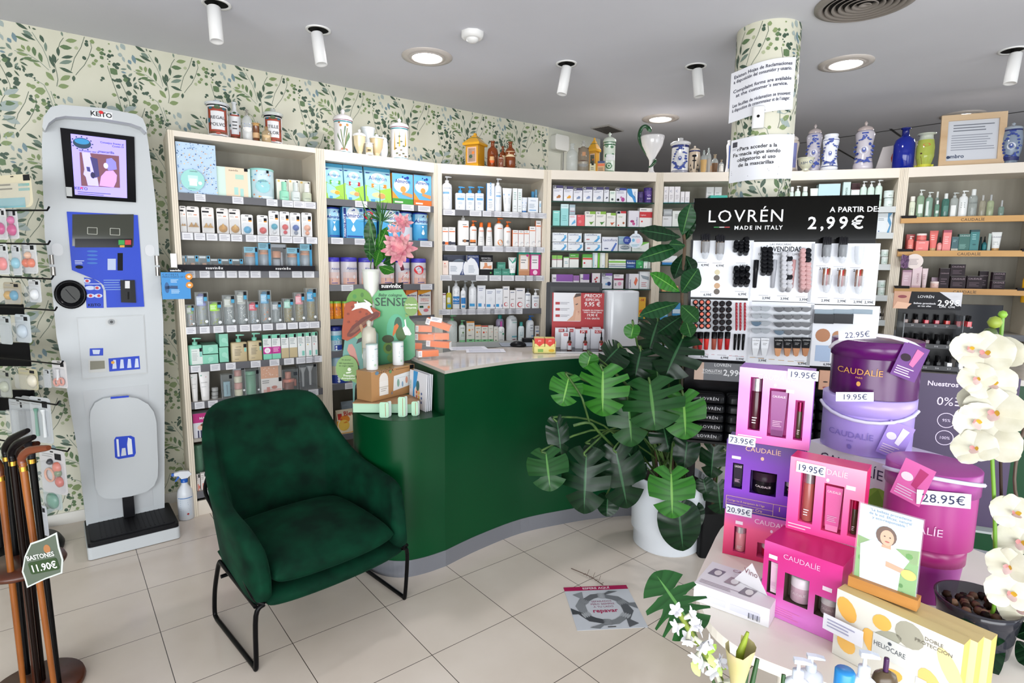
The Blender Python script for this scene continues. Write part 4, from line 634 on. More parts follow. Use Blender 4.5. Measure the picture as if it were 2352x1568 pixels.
for k,(X0,X1,Yt,Yb)in enumerate(((66,187,537,609),(191,302,541,613),(325,456,544,614),(66,187,613,None),(190,314,616,None),(330,458,617,None))):
 r('box',X0,X1,Yt,'#e9ecf0',None,LF+(';r .1 .3 .3 .38 #c8444c' if k in(2,5)else ''),'white probiotic carton, %s, on the third glass shelf'%['upper left','upper second','upper third','lower left','lower second','lower third'][k],Yb=Yb)
r('box',465,592,571,'#e6e8f0',None,'t .5 .7 .19 #2f3f8c Lactoflora;p #5f7fc8 .55,0 .7,0 .95,.55 .85,.6;r .14 .4 .15 .22 #44507c','larger white probiotic carton with navy lettering');r('box',597,697,632,'#e6eaec',None,'d .5 .55 .4 .16 #8a96a0;t .5 .5 .18 #eef0f0 Lactoflora','low white carton under a pale blue one');r('box',597,670,566,'#a9c6d4',None,'t .5 .5 .2 #eef4f8 Lactoflora','pale blue carton on top of the low white one',Yb=630);r('box',704,840,612,'#e4e8e2',None,'p #7fc45a .5,.6 1,.95 1,1 .5,1;l .1 .6 .2 .4 2 #9ab0a8','white and green carton behind the round hanging tag')
a=ua(3);p=ptP(1460,553,(UP[3][0]+sin(a)*.04,UP[3][1]-cos(a)*.04),a);g=G()
g.prism([(cos(k*pi/8)*.062*(1+.03*(k%2)),sin(k*pi/8)*.062*(1+.03*(k%2)))for k in range(16)],0,.002,'#dfe6ee');g.text('Lactoflora',0,.03,.013,'#54628c');g.lines(-.035,.035,-.05,-.03,2,'#6ab4c4');g.disc(-.02,.005,.012,.014,'#7fbce0');g.disc(.022,0,.018,.02,'#f0d4dc');g.disc(-.075,.004,.034,.034,'#2f4a9c',.0025);g.lines(-.095,-.055,-.01,.015,3,'#cfd8f0',.003);g.rect(-.012,.012,.055,.085,'#e4eaf0')
tag(g.build('shelf_tag',loc=p,rz=a),'round white shelf tag with a blue disc hanging at the fourth unit','tag')
r=Row(3,1.68,CE,'on the fourth glass shelf of the fourth unit')
for k,(X0,X1,Y,op)in enumerate(((62,101,718,'r 0 1 .7 1 #8cc45c;r 0 1 .62 .68 #b03a6a'),(103,146,719,'r 0 1 .7 1 #8cc45c;r 0 1 .62 .68 #b03a6a'),(156,200,731,'r 0 1 .9 1 #6fb84a;l .2 .8 .3 .6 2 #8fb8c0'),(204,278,705,'r 0 1 .72 1 #5fae46;r 0 1 .6 .7 #a8503c;l .1 .7 .8 .9 1 #e4f0dc'),(308,385,709,'r 0 1 .74 1 #5fae46;r 0 1 .6 .72 #d8503c;d .2 .35 .1 - #d84a5a'))):r('box',X0,X1,Y,'#e9eae6','#7cc050' if k==4 else None,op,'white carton with a green top, %s on the fourth glass shelf'%['first from the left','second from the left','third and smallest','fourth, with a brown line','fifth, with a red line'][k])
for k,(X0,X1,Y,c)in enumerate(((389,429,699,'#9fd0d8'),(431,446,699,'#7fc840'),(448,489,700,'#dfe4d4'),(491,513,701,'#d2c8a4'))):r('box',X0,X1,Y,'#e9ecec' if k in(0,2)else c,None,'r .1 .3 .05 .95 %s;v .7 .1 .2 #6a8a8c lini'%c if k in(0,2)else '','upright thin carton, %s'%['white with a pale turquoise line','plain bright green','white with a grey line','plain sand coloured'][k])
for X0,X1,Yt,Yb,nm in((517,655,752,789,'upper'),(517,655,792,None,'lower')):r('box',X0,X1,Yt,'#e6ebe4',None,'r 0 1 .3 .7 %s;l .1 .4 .8 .95 1 #888'%('#8cc45c' if nm=='upper' else '#9aa8b4'),'long flat white carton, %s of the two stacked'%nm,Yb=Yb,d=.07)
r('box',658,734,756,'#24508c',None,'T .5 .55 .24 #e8eef4 Kaleidon;r .1 .8 .2 .3 #7fb0d8','dark blue carton with white lettering');r('box',736,794,757,'#35a05c',None,'d .5 .6 .25 .2 #5fbe7c;T .7 .1 .24 #f0f4f0 M','bright green carton right of the dark blue one')
for X0,X1,Y,nm in((797,830,768,'left'),(834,864,760,'right')):r('box',X0,X1,Y,'#e6eae6',None,'v .6 .1 .3 #4fae7c lini;r 0 1 .85 1 #b8dcc8','narrow white carton with green upright print, %s one'%nm)
r=Row(3,1.501,CE,'on the fifth glass shelf of the fourth unit')
r('box',62,232,871,'#e6e2ea',None,'r .2 1 .5 1 #9a62b4;d .2 .15 .07 .12 #a86a4a;l .2 .9 .3 .4 1 #999'+';T .12 .66 .1 #2a2a44 NI','long white and purple carton above the monitor');r('box',234,282,880,'#e9e4ea',None,'r 0 1 .6 1 #a878b8','small white and purple carton, half hidden');r('box',289,363,869,'#e9e4ea',None,'r .3 1 .6 1 #8f5cae;T .18 .64 .2 #2a2a44 NI;l .1 .8 .3 .45 1 #666','white and purple carton, third above the monitor');r('box',383,449,861,'#ece6e8','#a0509c','d .4 .6 .12 - #b8323c;d .6 .7 .12 - #c03a44;d .5 .45 .12 - #a82a34;r .6 .8 .1 .3 #555','white carton with red berries and a purple side')
r('box',463,546,862,'#e4e6ec',None,'r .35 1 .84 1 #8a6ab0;l .1 .8 .6 .76 2 #8a8aa0;d .7 .32 .2 - #24407c;d .45 .3 .12 - #7fb0dc'+NI,'white carton with a dark blue ball picture');r('box',559,637,871,'#ece6ea',None,'r 0 1 .6 .72 #a83468;d .6 .35 .2 - #e4a8c0;l .1 .6 .84 .94 1 #888;r .1 .25 .2 .4 #aaa','white carton with a burgundy line');r('box',680,760,866,'#e9e6ea','#c8c4cc','v .2 .06 .15 #6a6090 Lactoflora;p #e07a5c .5,.4 .7,.2 .9,.6 .7,.8','white carton with an orange figure');r('box',764,852,848,'#e4e6e8',None,'p #9aa4ac .1,.8 .9,.7 .9,.5 .3,.6;l .2 .7 .1 .4 3 #c87a80','pale grey carton at the right end of the fifth glass shelf')
r('box',655,676,866,'#b9b4c0',None,'','thin grey-lilac carton edge beside the orange figure carton',v=.05)
r=Row(3,1.237,CE,'on the sixth shelf of the fourth unit')
r('box',490,588,1022,'#e8853c',None,'r .1 .5 .6 .9 #f4e8dc','orange and white carton just behind the white printer tower');r('box',742,815,1053,'#e6b32c',None,'r 0 .2 0 1 #e9e6ea;T .6 .82 .3 #c8323a -5€;d .6 .35 .3 .2 #e06a2c;r .2 .8 0 .1 #2f7a5c','yellow carton with a red discount, behind the fiddle leaves')
r=Row(4,2.238,CE,'on the top glass shelf of the fifth unit')
for k,(X0,X1,Y)in enumerate(((960,998,168),(1000,1044,168),(1046,1092,168),(1094,1126,208),(1129,1167,208))):r('box',X0,X1,Y,'#ebe8ea',None,('t .4 .66 .5 #4a5a8c C;' if k<3 else '')+'l .2 .8 .2 .5 3 #b4aeb4;r 0 1 0 .06 #a8d0dc','slim white carton, %s of five on the fifth unit'%['first','second','third','fourth and shorter','fifth and shorter'][k])
for k,(X0,X1,Y,c)in enumerate(((1300,1362,172,'#ebe8e8'),(1366,1424,172,'#eae6e6'),(1330,1470,238,'#3fb4a4'))):r('box',X0,X1,Y,c,None,'l .2 .8 .3 .7 3 #bbb',['white carton left of the column, above the black header','second white carton touching the column','low turquoise carton just above the black header'][k],v=.03 if k==2 else.12)
r=Row(4,2.039,CE,'on the second glass shelf of the fifth unit')
r('box',948,1024,404,'#dfe0e2',None,'l .1 .8 .6 .8 1 #aaa','pale grey carton on the second shelf left of the tall leaves');r('box',955,1026,350,'#a9adb0',None,'r .1 .9 .3 .7 #c4c8ca','silver carton standing on the pale grey one',Yb=402);r('box',1028,1130,362,'#e3e6e2',None,'l .2 .8 .5 .8 4 #888;p #5fc83c .5,0 1,0 1,.3','white and green carton behind the top fiddle leaf')
r=Row(4,1.713,CE,'on the third glass shelf of the fifth unit')
r('box',945,1070,770,'#3f8cc8',None,'r 0 1 .8 1 #e8ecf0','flat bright blue carton behind the fiddle leaves',d=.08);r('box',940,1065,722,'#e6e8ea',None,'l .1 .6 .3 .7 2 #889','flat white carton lying on the blue one',Yb=768,d=.08)
r=Row(4,1.48,CE,'on the fourth glass shelf of the fifth unit')
r('box',945,1075,962,'#e4b083',None,'r .1 .9 .6 .9 #efe6da;d .3 .3 .1 .1 #8a5a3c','peach carton between the fiddle leaves')
r=Row(4,1.2,CE,'on the fifth glass shelf of the fifth unit')
r('box',918,992,1160,'#5fa8d4',None,'r .1 .9 .6 .9 #d4e4ee','light blue carton low between the fiddle leaves');r('box',1030,1092,1100,'#4f9ccc',None,'r 0 1 .5 .7 #cfe0ec','sky blue carton right of the other one between the leaves')
# ---------------------------------------------------------------- unit 6 of the row: pale green cosmetics
r=Row(5,2.19,CI,'on the top shelf behind the black header')
PG='#d4e6dc';A3=';t .6 .3 .34 #3a4a48 A13'
for X0,X1,Y,k,nm in((528,562,1118,'bot','first from the column'),(568,616,1110,'pump','second from the column, with a pump'),(626,672,1116,'bot','third from the column')):r(k,X0,X1,Y,PG,'#e8ecea','r 0 1 .1 .5 #c4e0d0'+A3,'pale green bottle, %s'%nm,rc=.8)
r('tub',686,756,1128,'#e4ebe6','#dfe6e2','d .5 .4 .2 - #c4e0d0'+A3,'white and pale green tube beside the light blue carton');r('box',752,922,1094,'#bcd8de',None,'t .5 .34 .28 #33454a A13;r .25 .75 .28 .285 #33454a','wide light blue carton above the black header');r('box',944,1003,1080,'#c8dcd8',None,'v .6 .1 .26 #4a6664 TRATAMIENTOS','tall pale green carton with upright lettering');r('box',1005,1072,1134,'#e0e8e4',None,'r 0 1 .95 1 #5a2c34'+A3.replace('.6 .3','.5 .5'),'white carton in front of a dark brown one');r('box',1008,1076,1088,'#5a2f36',None,'','dark brown carton behind the white one',v=.14)
for X0,X1,Y,nm in((1085,1138,1072,'left'),(1142,1198,1072,'middle'),(1203,1261,1062,'right')):r('pump',X0,X1,Y,PG,'#e9eceb','r 0 1 .1 .6 #cde4d8'+A3,'pale green pump bottle, %s of the three together'%nm)
r=Row(5,2.19,CJ,'on the top shelf behind the black header')
for Yt,Yb,nm in((259,None,'lower'),(205,257,'upper')):r('jar',164,260,Yt,'#dfe9e6','#d3dedb','t .55 .3 .18 #5a8a6a A13','white and pale green jar, %s of the two stacked beside the pumps'%nm,Yb=Yb,sy=.8)
r=Row(5,1.983,CJ,'on the second shelf behind the black header')
r('box',106,250,366,'#dfe4e6',None,'p #5f9cc4 .7,0 .85,0 .95,.5 .8,.8 .95,1 .7,1 .7,.6 .85,.4;l .1 .6 .6 .75 2 #8a949c;d .2 .1 .04 - #3a6aa8','white carton with a blue splash right of the black header')
r=Row(5,1.732,CJ,'on the third shelf behind the black display')
r('bot',100,138,628,'#e9ebe9','#e6e8e6','l .2 .8 .3 .6 3 #8ab09c','small white bottle left of the stacked jars',rc=.8)
for Yt,Yb,nm in((676,None,'lower'),(624,674,'upper')):r('jar',141,212,Yt,'#d9e6e0','#e4eae7','t .55 .3 .24 #5a9a7a A13','pale green jar on the third shelf, %s of the stack'%nm,Yb=Yb,sy=.8)
r=Row(5,1.481,CJ,'on the fourth shelf behind the black display')
for Yt,Yb,nm in((894,None,'lower'),(841,892,'upper')):r('jar',117,190,Yt,'#d9e6e0','#e4eae7','t .55 .3 .24 #5a9a7a A13','pale green jar on the fourth shelf, %s of the stack'%nm,Yb=Yb,sy=.8)
r=Row(5,1.279,CJ,'on the fifth shelf behind the black display')
for X0,X1,nm in((98,121,'left'),(123,147,'middle'),(149,172,'right')):r('dro',X0,X1,1040,'#2b2a2c','#e6e6e6','r .05 .95 .1 .5 #e2e2e0','dark dropper bottle with a white top, %s of three'%nm)
# shelf crests of unit six
for k,(z,x)in enumerate(((2.19,.2),(1.983,.2),(1.732,.2),(1.481,.2))):pass
# ---------------------------------------------------------------- unit 7: cosmetics on oak strips
r=Row(6,2.101,CJ,'on the top oak shelf')
CL=dict(clear=.5)
r('bot',342,386,248,'#dfe4cf','#ece9e0','l .2 .8 .3 .6 3 #8a9a8c','pale cream bottle at the left end of the top oak shelf',rc=.8)
r('pump',398,454,200,'#a9c4a8','#d8dcd8','r .2 .8 .2 .6 #dfe8e0','clear green pump bottle, tallest at the left of the top oak shelf',clear=.6);r('pump',458,514,216,'#9fbfae','#cfd6d2','r .1 .4 .1 .8 #dfe8e4','clear green pump bottle with a long white streak',clear=.6)
r('bot',520,556,276,'#7fa894','#e9ece9','r .2 .8 .3 .5 #d8e2dc','small green bottle with a white cap in the front',clear=.75);r('bot',522,556,214,'#a8bcb4','#e2e6e2','','clear bottle with a white cap behind the small green one',v=.12,clear=.5)
r('bot',574,630,226,'#4f7f74','#dde1df','r .2 .8 .3 .6 #5f8f84','dark green bottle on the top oak shelf',clear=.85);r('pump',634,694,220,'#c9d0cc','#c4cac8','r .1 .7 .05 .6 #e9ecea','clear pump bottle with a white label',clear=.5);r('pump',697,764,206,'#e4e7e6','#e6e9e8','l .2 .8 .4 .7 3 #6a7674','opaque white pump bottle on the top oak shelf')
r('bot',766,834,196,'#b4bcb8','#e4e7e5','t .5 .6 .2 #5a6664 CAUDALÍE;l .2 .8 .2 .4 2 #8a9492','tall clear bottle with a white cap',clear=.55);r('bot',838,888,238,'#b4b09c','#b9b9b6','','clear bottle with a silver cap, left of two',clear=.5,rc=.35,hb=.76);r('bot',894,948,235,'#b8c4a0','#b4b6b6','l .2 .8 .4 .6 2 #7a8474','squarish pale green bottle with a silver cap',clear=.6,rc=.32,hb=.74);r('bot',973,1018,275,'#8fa89c','#b4b6b6','','small bottle with a silver cap at the right end of the oak shelf',clear=.6,rc=.35,hb=.62)
r=Row(6,1.841,CJ,'on the middle oak shelf')
CO='#e2746e'
r('pump',328,372,528,'#e98a80','#f0dcd8','l .2 .8 .2 .5 2 #f4d8d4','coral pump bottle at the left of the middle oak shelf',v=.02);r('box',316,378,516,'#d9605c',None,'','coral carton behind the pump bottle',v=.12)
r('box',384,474,562,'#ea8480','#d96a66','l .2 .8 .7 .85 1 #f4d8d4;l .2 .6 .2 .3 1 #f4d8d4','coral carton under a jar on the middle oak shelf');r('jar',392,466,510,'#e0706a','#f0e4e0','r 0 1 .3 .6 #e98a84','coral jar with a white lid standing on the coral carton',Yb=560,sy=.7)
r('tub',482,548,490,'#e8807a','#c9a878','l .2 .7 .5 .8 3 #f4d4d0','coral squeeze tube with a tan cap');r('dro',538,576,536,'#e9a09c','#2a2426','r .1 .9 .2 .7 #f0b4b0','pink dropper bottle with a black top');r('box',578,638,486,'#e88a88','#d87876','r 0 1 .88 1 #b45a6c;l .2 .7 .3 .7 4 #f2cccc','tall coral carton with a plum top')
r('box',636,686,534,'#2a5f66',None,'r 0 1 0 .16 #cfc8b8;l .2 .7 .6 .8 2 #9fc0c0','small dark teal carton on the middle oak shelf');r('box',688,768,514,'#1f6a60',None,'t .5 .86 .18 #d8e8e4 CAUDALÍE;l .1 .8 .1 .4 5 #8fbcb4','wide teal carton on the middle oak shelf');r('box',771,836,484,'#2a7f80',None,'r 0 1 .9 1 #1f4f54;l .2 .7 .5 .8 3 #a4d0d0;d .5 .3 .2 .1 #1f5f64','tallest teal carton on the middle oak shelf');r('bot',834,854,534,'#123436','#0d2426','','narrow dark green bottle',rc=.7);r('dro',856,894,530,'#1f6a70','#11181a','r .1 .9 .2 .7 #2a7f84','dark teal dropper bottle with a black top')
r('box',896,918,510,'#a8b8b0',None,'','pale green narrow carton beside the white tube');r('tub',920,1000,500,'#e6e8e6','#c49a5c','t .5 .7 .2 #889 CAUDALÍE;l .2 .7 .3 .5 2 #b4b8b6','white squeeze tube with a tan cap at the right of the middle oak shelf')
r=Row(6,1.549,CJ,'on the lowest oak shelf')
r('box',289,355,768,'#d4b4c0',None,'r 0 1 .88 1 #b08aa0;l .2 .7 .3 .7 3 #ecd8e0','dusty pink carton at the left of the lowest oak shelf');r('box',360,428,744,'#e6cfd4',None,'v .7 .2 .2 #b48a98 CAUDALÍE;r 0 1 0 .1 #d8b4bc','pale pink tall carton');r('tub',428,474,757,'#e9d6d8','#e2c8c8','l .2 .7 .4 .7 3 #c4a0a8','pale pink squeeze tube');r('box',492,550,820,'#c8b0c0',None,'l .2 .7 .4 .7 1 #ecd8e0','small mauve carton behind the pink jar',v=.1);r('jar',488,568,850,'#e4c4bc','#efe2de','l .2 .8 .3 .6 1 #b48a88','pink jar with a pale lid on the lowest oak shelf',sy=.7)
DK='#2f2028'
for X0,X1,Yt,Yb,nm in((553,624,756,None,'tall one left of the stack'),(629,738,813,None,'lower one of the stack'),(629,736,727,811,'upper one of the stack'),(744,858,811,None,'wide one right of the stack'),(832,898,776,None,'narrow upright one'),(919,1014,846,None,'lower one at the right end'),(926,1018,784,844,'upper one at the right end')):
 r('box',X0,X1,Yt,DK,'#3a2832','t .5 .72 .16 #b4a0a8 CAUDALÍE;l .15 .8 .15 .5 3 #6a5460','dark plum carton, %s, on the lowest oak shelf'%nm,Yb=Yb,v=.1 if 'narrow' in nm else None)
a=ua(6);p=ptP(2100,600,(UP[6][0]+sin(a)*.08,UP[6][1]-cos(a)*.08),a);g=G();g.prism([(cos(k*pi/12)*.06,sin(k*pi/12)*.058)for k in range(24)],0,.003,'#e9dcd6');g.lines(-.03,.03,-.03,.02,5,'#a89aa0');R=random.Random(5)
for k in range(40):g.lathe([(.0,-.006),(.006,0),(0,.006)],R.choice(['#6f4f74','#8a6a8c','#553a5c']),6,cx=-.055-R.uniform(-.02,.035)+.01*sin(k),cy=R.uniform(-.015,.01))if 0 else g.add(*[[(-.05-R.uniform(-.01,.04)+dx,R.uniform(-.015,.0)+dy,R.uniform(-.06,.05)+dz)for dx,dy,dz in((0,0,.008),(.007,0,0),(0,-.006,0),(-.007,0,0),(0,0,-.008))],[(0,2,1),(0,3,2),(4,1,2),(4,2,3)]],R.choice(['#6f4f74','#8a6a8c','#553a5c']))
tag(g.build('shelf_tag',loc=p,rz=a),'round pink paper tag with a purple sprig on the oak shelving','tag')
r=Row(7,1.75,CJ,'on the edge shelf');
for X0,Yt,c,nm in((1112,750,'#e8b62c','tall yellow bottle cut by the right edge'),):pass
# ================================================================ OLD PHARMACY JARS ON TOP OF THE SHELVING
TZ=2.49
def topspot(u,X0,X1,Yt,crop,v):
 a=ua(u);cx,cy,k=crop;y=cy+Yt/k;b=UP[u];u0,_=uz(cx+X0/k,y,b,a,v);u1,_=uz(cx+X1/k,y,b,a,v);zt=uz(cx+(X0+X1)/2/k,y,b,a,v)[1]
 uc=(u0+u1)/2;return a,u1-u0,zt-TZ,(b[0]+cos(a)*uc-sin(a)*v,b[1]+sin(a)*uc+cos(a)*v,TZ+.0006)
PROF={'cyl':[(.92,0),(1,.01),(1,.03),(.95,.06),(.95,.78),(1,.8)],'alb':[(.8,0),(.95,.02),(.93,.1),(.76,.3),(.74,.5),(.9,.72),(.92,.78),(.72,.84)],'shl':[(.9,0),(1,.02),(1,.55),(.85,.66),(.38,.74)],'urn':[(.5,0),(.55,.03),(.35,.08),(.5,.16),(.85,.4),(.95,.7),(1,.74)],'oval':[(.7,0),(.75,.02),(.72,.06),(.98,.3),(1,.55),(.85,.75)]}
def apoth(u,X0,X1,Yt,crop,prof,c,lidc,op,label,v=.12,lid='knob',bands=(),grp='old pharmacy jars on top of the shelving',name='apothecary_jar',cat='jar',clear=0,turn=.0,hf=.8):
 a,w,h,loc=topspot(u,X0,X1,Yt,crop,v);r=w/2;hb=h*hf;P=PROF[prof];s=hb/P[-1][1]
 if name=='glass_bottle':s=h/.74*.8
 pr=[(q[0]*r,q[1]*s)for q in P];m=mat(c,.22,0,'coat')if not clear else mat(c,.08,0,'clear',clear)
 cam_a=math.atan2(-loc[1],-loc[0])+pi/2
 e=empty(name,loc,cam_a+turn,label,cat,grp);g=G();g.lathe(pr,m,28,caps=True)
 def rad(z):
  for(r0,z0),(r1,z1)in zip(pr,pr[1:]):
   if z0<=z<=z1:return r0+(r1-r0)*(z-z0)/(z1-z0+1e-9)
  return r*.9
 g.surf=lambda x,z:-sqrt(max(1e-6,rad(z)**2-x*x));ops(g,op,w,pr[-1][1],True)
 for z,t,bc in bands:z*=pr[-1][1];rr=rad(z)+.0007;g.lathe([(rr,z-t/2),(rad(z+t/2)+.0007,z+t/2)],mat(bc,.25),28,caps=False)
 g.build('body',e);zt=pr[-1][1];g=G();R=pr[-1][0];H=h-zt
 if lid=='knob':g.lathe([(R*1.04,zt),(R*1.06,zt+H*.12),(R*.95,zt+H*.3),(R*.5,zt+H*.5),(R*.16,zt+H*.55),(R*.14,zt+H*.62),(R*.24,zt+H*.8),(R*.1,zt+H),(0,zt+H)],mat(lidc,.22,0,'coat'),24)
 elif lid=='flat':g.lathe([(R*1.12,zt),(R*1.14,zt+H*.25),(R*.9,zt+H*.4),(R*.3,zt+H*.5),(R*.3,zt+H*.9),(0,zt+H)],mat(lidc,.22,0,'coat'),24)
 elif lid=='neck':g.lathe([(R,zt),(R*.9,zt+H*.2),(R*.85,zt+H*.8),(R*1.2,zt+H*.86),(R*1.2,zt+H),(R*.8,zt+H)],mat(lidc,.12,0,'clear',clear or 1)if clear else mat(lidc,.2),20,caps=not clear)
 elif lid=='stop':g.lathe([(R,zt),(R*.85,zt+H*.3),(R*1.1,zt+H*.34),(R*1.1,zt+H*.45),(R*.5,zt+H*.5),(R*.9,zt+H*.8),(0,zt+H)],mat(lidc,.08,0,'clear',.5),16)
 elif lid=='rim':g.lathe([(R,zt),(R*1.08,zt+H*.5),(R*1.08,zt+H),(R*.9,zt+H),(R*.85,zt)],m,24,caps=False)
 g.build({'neck':'neck','stop':'stopper','rim':'rim'}.get(lid,'lid'),e);return e
FR='r .08 .92 .12 .9 #7a4a2c;r .12 .88 .18 .84 #a84a34;r .2 .8 .24 .78 #e4e4e6;d .5 .9 .14 .1 #4a6a4a;d .2 .86 .08 .06 #2f6a7a;d .8 .86 .08 .06 #2f6a7a;d .5 .13 .12 .05 #b8503c;d .12 .5 .05 .12 #2f6a7a;d .88 .5 .05 .12 #7a4a2c'
apoth(0,400,598,38,CA,'cyl','#e6e6e8','#d9dee2',FR+';t .5 .54 .2 #2a2a30 REGAL;t .5 .34 .2 #2a2a30 POLVO','large white apothecary jar lettered REGAL POLVO',bands=((.06,.006,'#23252c'),(.96,.008,'#23252c')),lid='flat',hf=.86)
apoth(0,598,712,60,CA,'shl','#e4e4e6','#d9dcde',FR+';l .3 .7 .35 .65 3 #555','slim white jar with a red and blue scroll frame, beside the largest one',v=.18,lid='neck',hf=.8)
apoth(0,722,818,118,CA,'shl','#dfe2e2','#a8a49c','r 0 1 .0 .55 #eceae6;l .2 .8 .5 .7 2 #7f94c0','clear glass bottle of white powder with a bulbous stopper',name='glass_bottle',cat='bottle',clear=.55,lid='stop')
apoth(0,822,884,250,CA,'cyl','#7a4a24','#c9a26a','r 0 1 .3 .6 #d9b48a','small brown bottle with a cork and pale band',name='glass_bottle',cat='bottle',lid='neck',v=.1)
apoth(0,905,985,280,CA,'shl','#c9b48f','#b49468','r 0 1 0 .6 #dfc49a','small clear bottle of tan powder with a cork',name='glass_bottle',cat='bottle',clear=.6,lid='neck',v=.07)
apoth(0,920,1085,115,CA,'cyl','#e6e6e8','#cfd4ce',FR+';t .5 .54 .22 #2a2a30 TILLE;t .5 .34 .22 #2a2a30 FLOR','white apothecary jar lettered TILLE FLOR',bands=((.06,.006,'#23252c'),(.95,.012,'#23252c')),lid='flat',hf=.8)
TE='#2f8a94'
FL='d .38 .82 .07 - #c98a4a;d .72 .84 .07 - #b98a3a;d .3 .9 .05 - #b87a5a;p #7a8a5a .5,.1 .55,.1 .4,.7 .36,.7;p #8a8a5a .52,.1 .56,.1 .75,.75 .7,.75;p #6f8a66 .5,.15 .2,.5 .22,.6 .3,.45;p #6f8a66 .56,.15 .85,.5 .8,.65 .7,.5;p #b8846a .35,.1 .75,.08 .7,.14 .4,.16;p #5f7f64 .5,.3 .66,.8 .58,.8'
FL2='p #c9a83c .2,.3 .24,.9 .28,.3;p #c9a83c .45,.4 .5,.95 .54,.4;p #c9a83c .78,.4 .82,.9 .86,.45;'+';'.join('d %.2f %.2f .07 .035 %s'%(x,z,c)for x,z,c in((.3,.35,'#7a6a4a'),(.42,.5,'#5f6a44'),(.58,.3,'#7a6a4a'),(.6,.55,'#6a6a4a'),(.72,.42,'#5f6a44'),(.5,.15,'#7a6a4a'),(.7,.2,'#6a6a4a'),(.36,.2,'#5f6a44'),(.82,.12,'#7a6a4a'),(.5,.7,'#5f6a44')))
apoth(1,118,312,95,CG,'cyl','#e9e7e6','#e6e2e2',FL,'tall white jar painted with dandelion flowers and teal bands',bands=((.04,.008,TE),(.94,.008,TE),(.985,.004,'#8a4a6a')),hf=.74)
apoth(1,725,905,195,CG,'cyl','#e9e7e6','#e6e2e2',FL2,'tall white jar painted with yellow spikes and brown leaves',bands=((.06,.008,TE),(.94,.008,TE),(.985,.004,'#8a4a6a')),hf=.78)
apoth(1,328,456,310,CG,'urn','#d9cba8','#e3e3e0','','small cream urn with a white knob lid, left of two',hf=.72,v=.07)
apoth(1,505,645,362,CG,'urn','#d4c09a','#e3e6ea','','small tan urn with a domed white lid, right of two',hf=.78,v=.05)
apoth(1,412,552,296,CG,'urn','#dfe4e6','#dfe4e6','','large white mortar-shaped pot at the back between the urns',hf=.93,lid='rim',v=.22)
apoth(1,600,690,368,CG,'oval','#dfe5e8','#dfe5e8','','small pale blue-white pot with a tiny knob',hf=.8,v=.14)
apoth(1,458,536,458,CG,'cyl','#e9e9e6','#f0f0ee','r .1 .9 .2 .7 #d8c49c;r .3 .7 .3 .5 #6a5a44','very small white pot with a tan label in front of the urns',lid='neck',hf=.9,v=.02,grp=None)
# yellow house-shaped ceramic boxes
def house(u,X0,X1,Yt,crop,label,v):
 a,w,h,loc=topspot(u,X0,X1,Yt,crop,v);e=empty('ceramic_lantern',loc,math.atan2(-loc[1],-loc[0])+pi/2-.5,label,'ceramic jar','yellow ceramic house jars');s=w*.68;y=mat('#d9a520',.25,0,'coat')
 g=G();g.box(-s/2,s/2,-s/2,s/2,0,h*.08,y);g.box(-s*.46,s*.46,-s*.46,s*.46,h*.08,h*.62,mat('#c8962a',.3));g.surf=lambda x,z:-s*.46;g.rect(-s*.34,s*.34,h*.12,h*.56,'#d8b8a4');g.rect(-s*.27,s*.27,h*.15,h*.53,'#5f7f6a');g.disc(s*.1,h*.4,s*.1,s*.1,'#d8843c');g.disc(-s*.08,h*.3,s*.13,s*.12,'#3f5f4c')
 g.build('body',e);g=G();g.lathe([(s*.86,h*.62),(s*.88,h*.68),(s*.5,h*.8),(s*.16,h*.92),(s*.1,h*.93),(s*.13,h*.97),(0,h)],y,4);g.v=[tuple(Matrix.Rotation(pi/4,4,'Z')@Vector(p))for p in g.v];g.sm=[False]*len(g.sm)
 g.lathe([(s*.5,h*.81),(s*.52,h*.82)],mat('#3f6a4a',.3),24,caps=False);g.build('lid',e)
house(2,1505,1735,345,CG,'yellow house-shaped ceramic jar with a green picture, left of the amber bottles',.12)
house(3,600,745,350,CHH,'yellow house-shaped ceramic jar at the back behind clear bottles',.24)
AM='#8a4410'
for X0,X1,Yt,v,lab,nm in((1750,1862,435,.12,'','tall amber bottle without a label, left one'),(1940,2048,443,.1,'r .05 .95 .55 .8 #d9c8a4','tall amber bottle with a cream label band'),(1880,1948,490,.16,'r .1 .9 .2 .75 #d8c4a0','middle-sized amber bottle half hidden behind the others'),(1770,1828,540,.03,'r .05 .95 .0 .5 #d8641c;r .05 .95 .5 .8 #c8a070','small amber bottle with an orange lower label'),(1866,1922,560,.02,'r .02 .98 0 .8 #e9e6dc;l .2 .8 .3 .6 2 #999','smallest amber bottle with a white label')):
 apoth(2,X0,X1,Yt,CG,'shl',AM,AM,lab,nm,v=v,lid='neck',name='glass_bottle',cat='bottle',clear=.8,grp='amber bottles on the third unit')
apoth(3,330,468,430,CHH,'shl','#c9cfce','#c9cfce','','tall empty clear glass bottle on the fourth unit',lid='neck',name='glass_bottle',cat='bottle',clear=.35,v=.1,grp='clear old bottles')
apoth(3,470,608,385,CHH,'shl','#a49a88','#b9b9b4','r .05 .95 .4 .95 #5a3424;r .4 .7 .6 .75 #b98a64;r .05 .95 0 .3 #8f8f8c','clear bottle with a dark brown label and stopper',lid='stop',name='glass_bottle',cat='bottle',clear=.6,v=.08,grp='clear old bottles')
def topbox(u,X0,X1,Yt,crop,c,c2,op,label,v=.05):
 a,w,h,loc=topspot(u,X0,X1,Yt,crop,v);return product('box',w,h,c,c2,op,loc,a-.2,label)
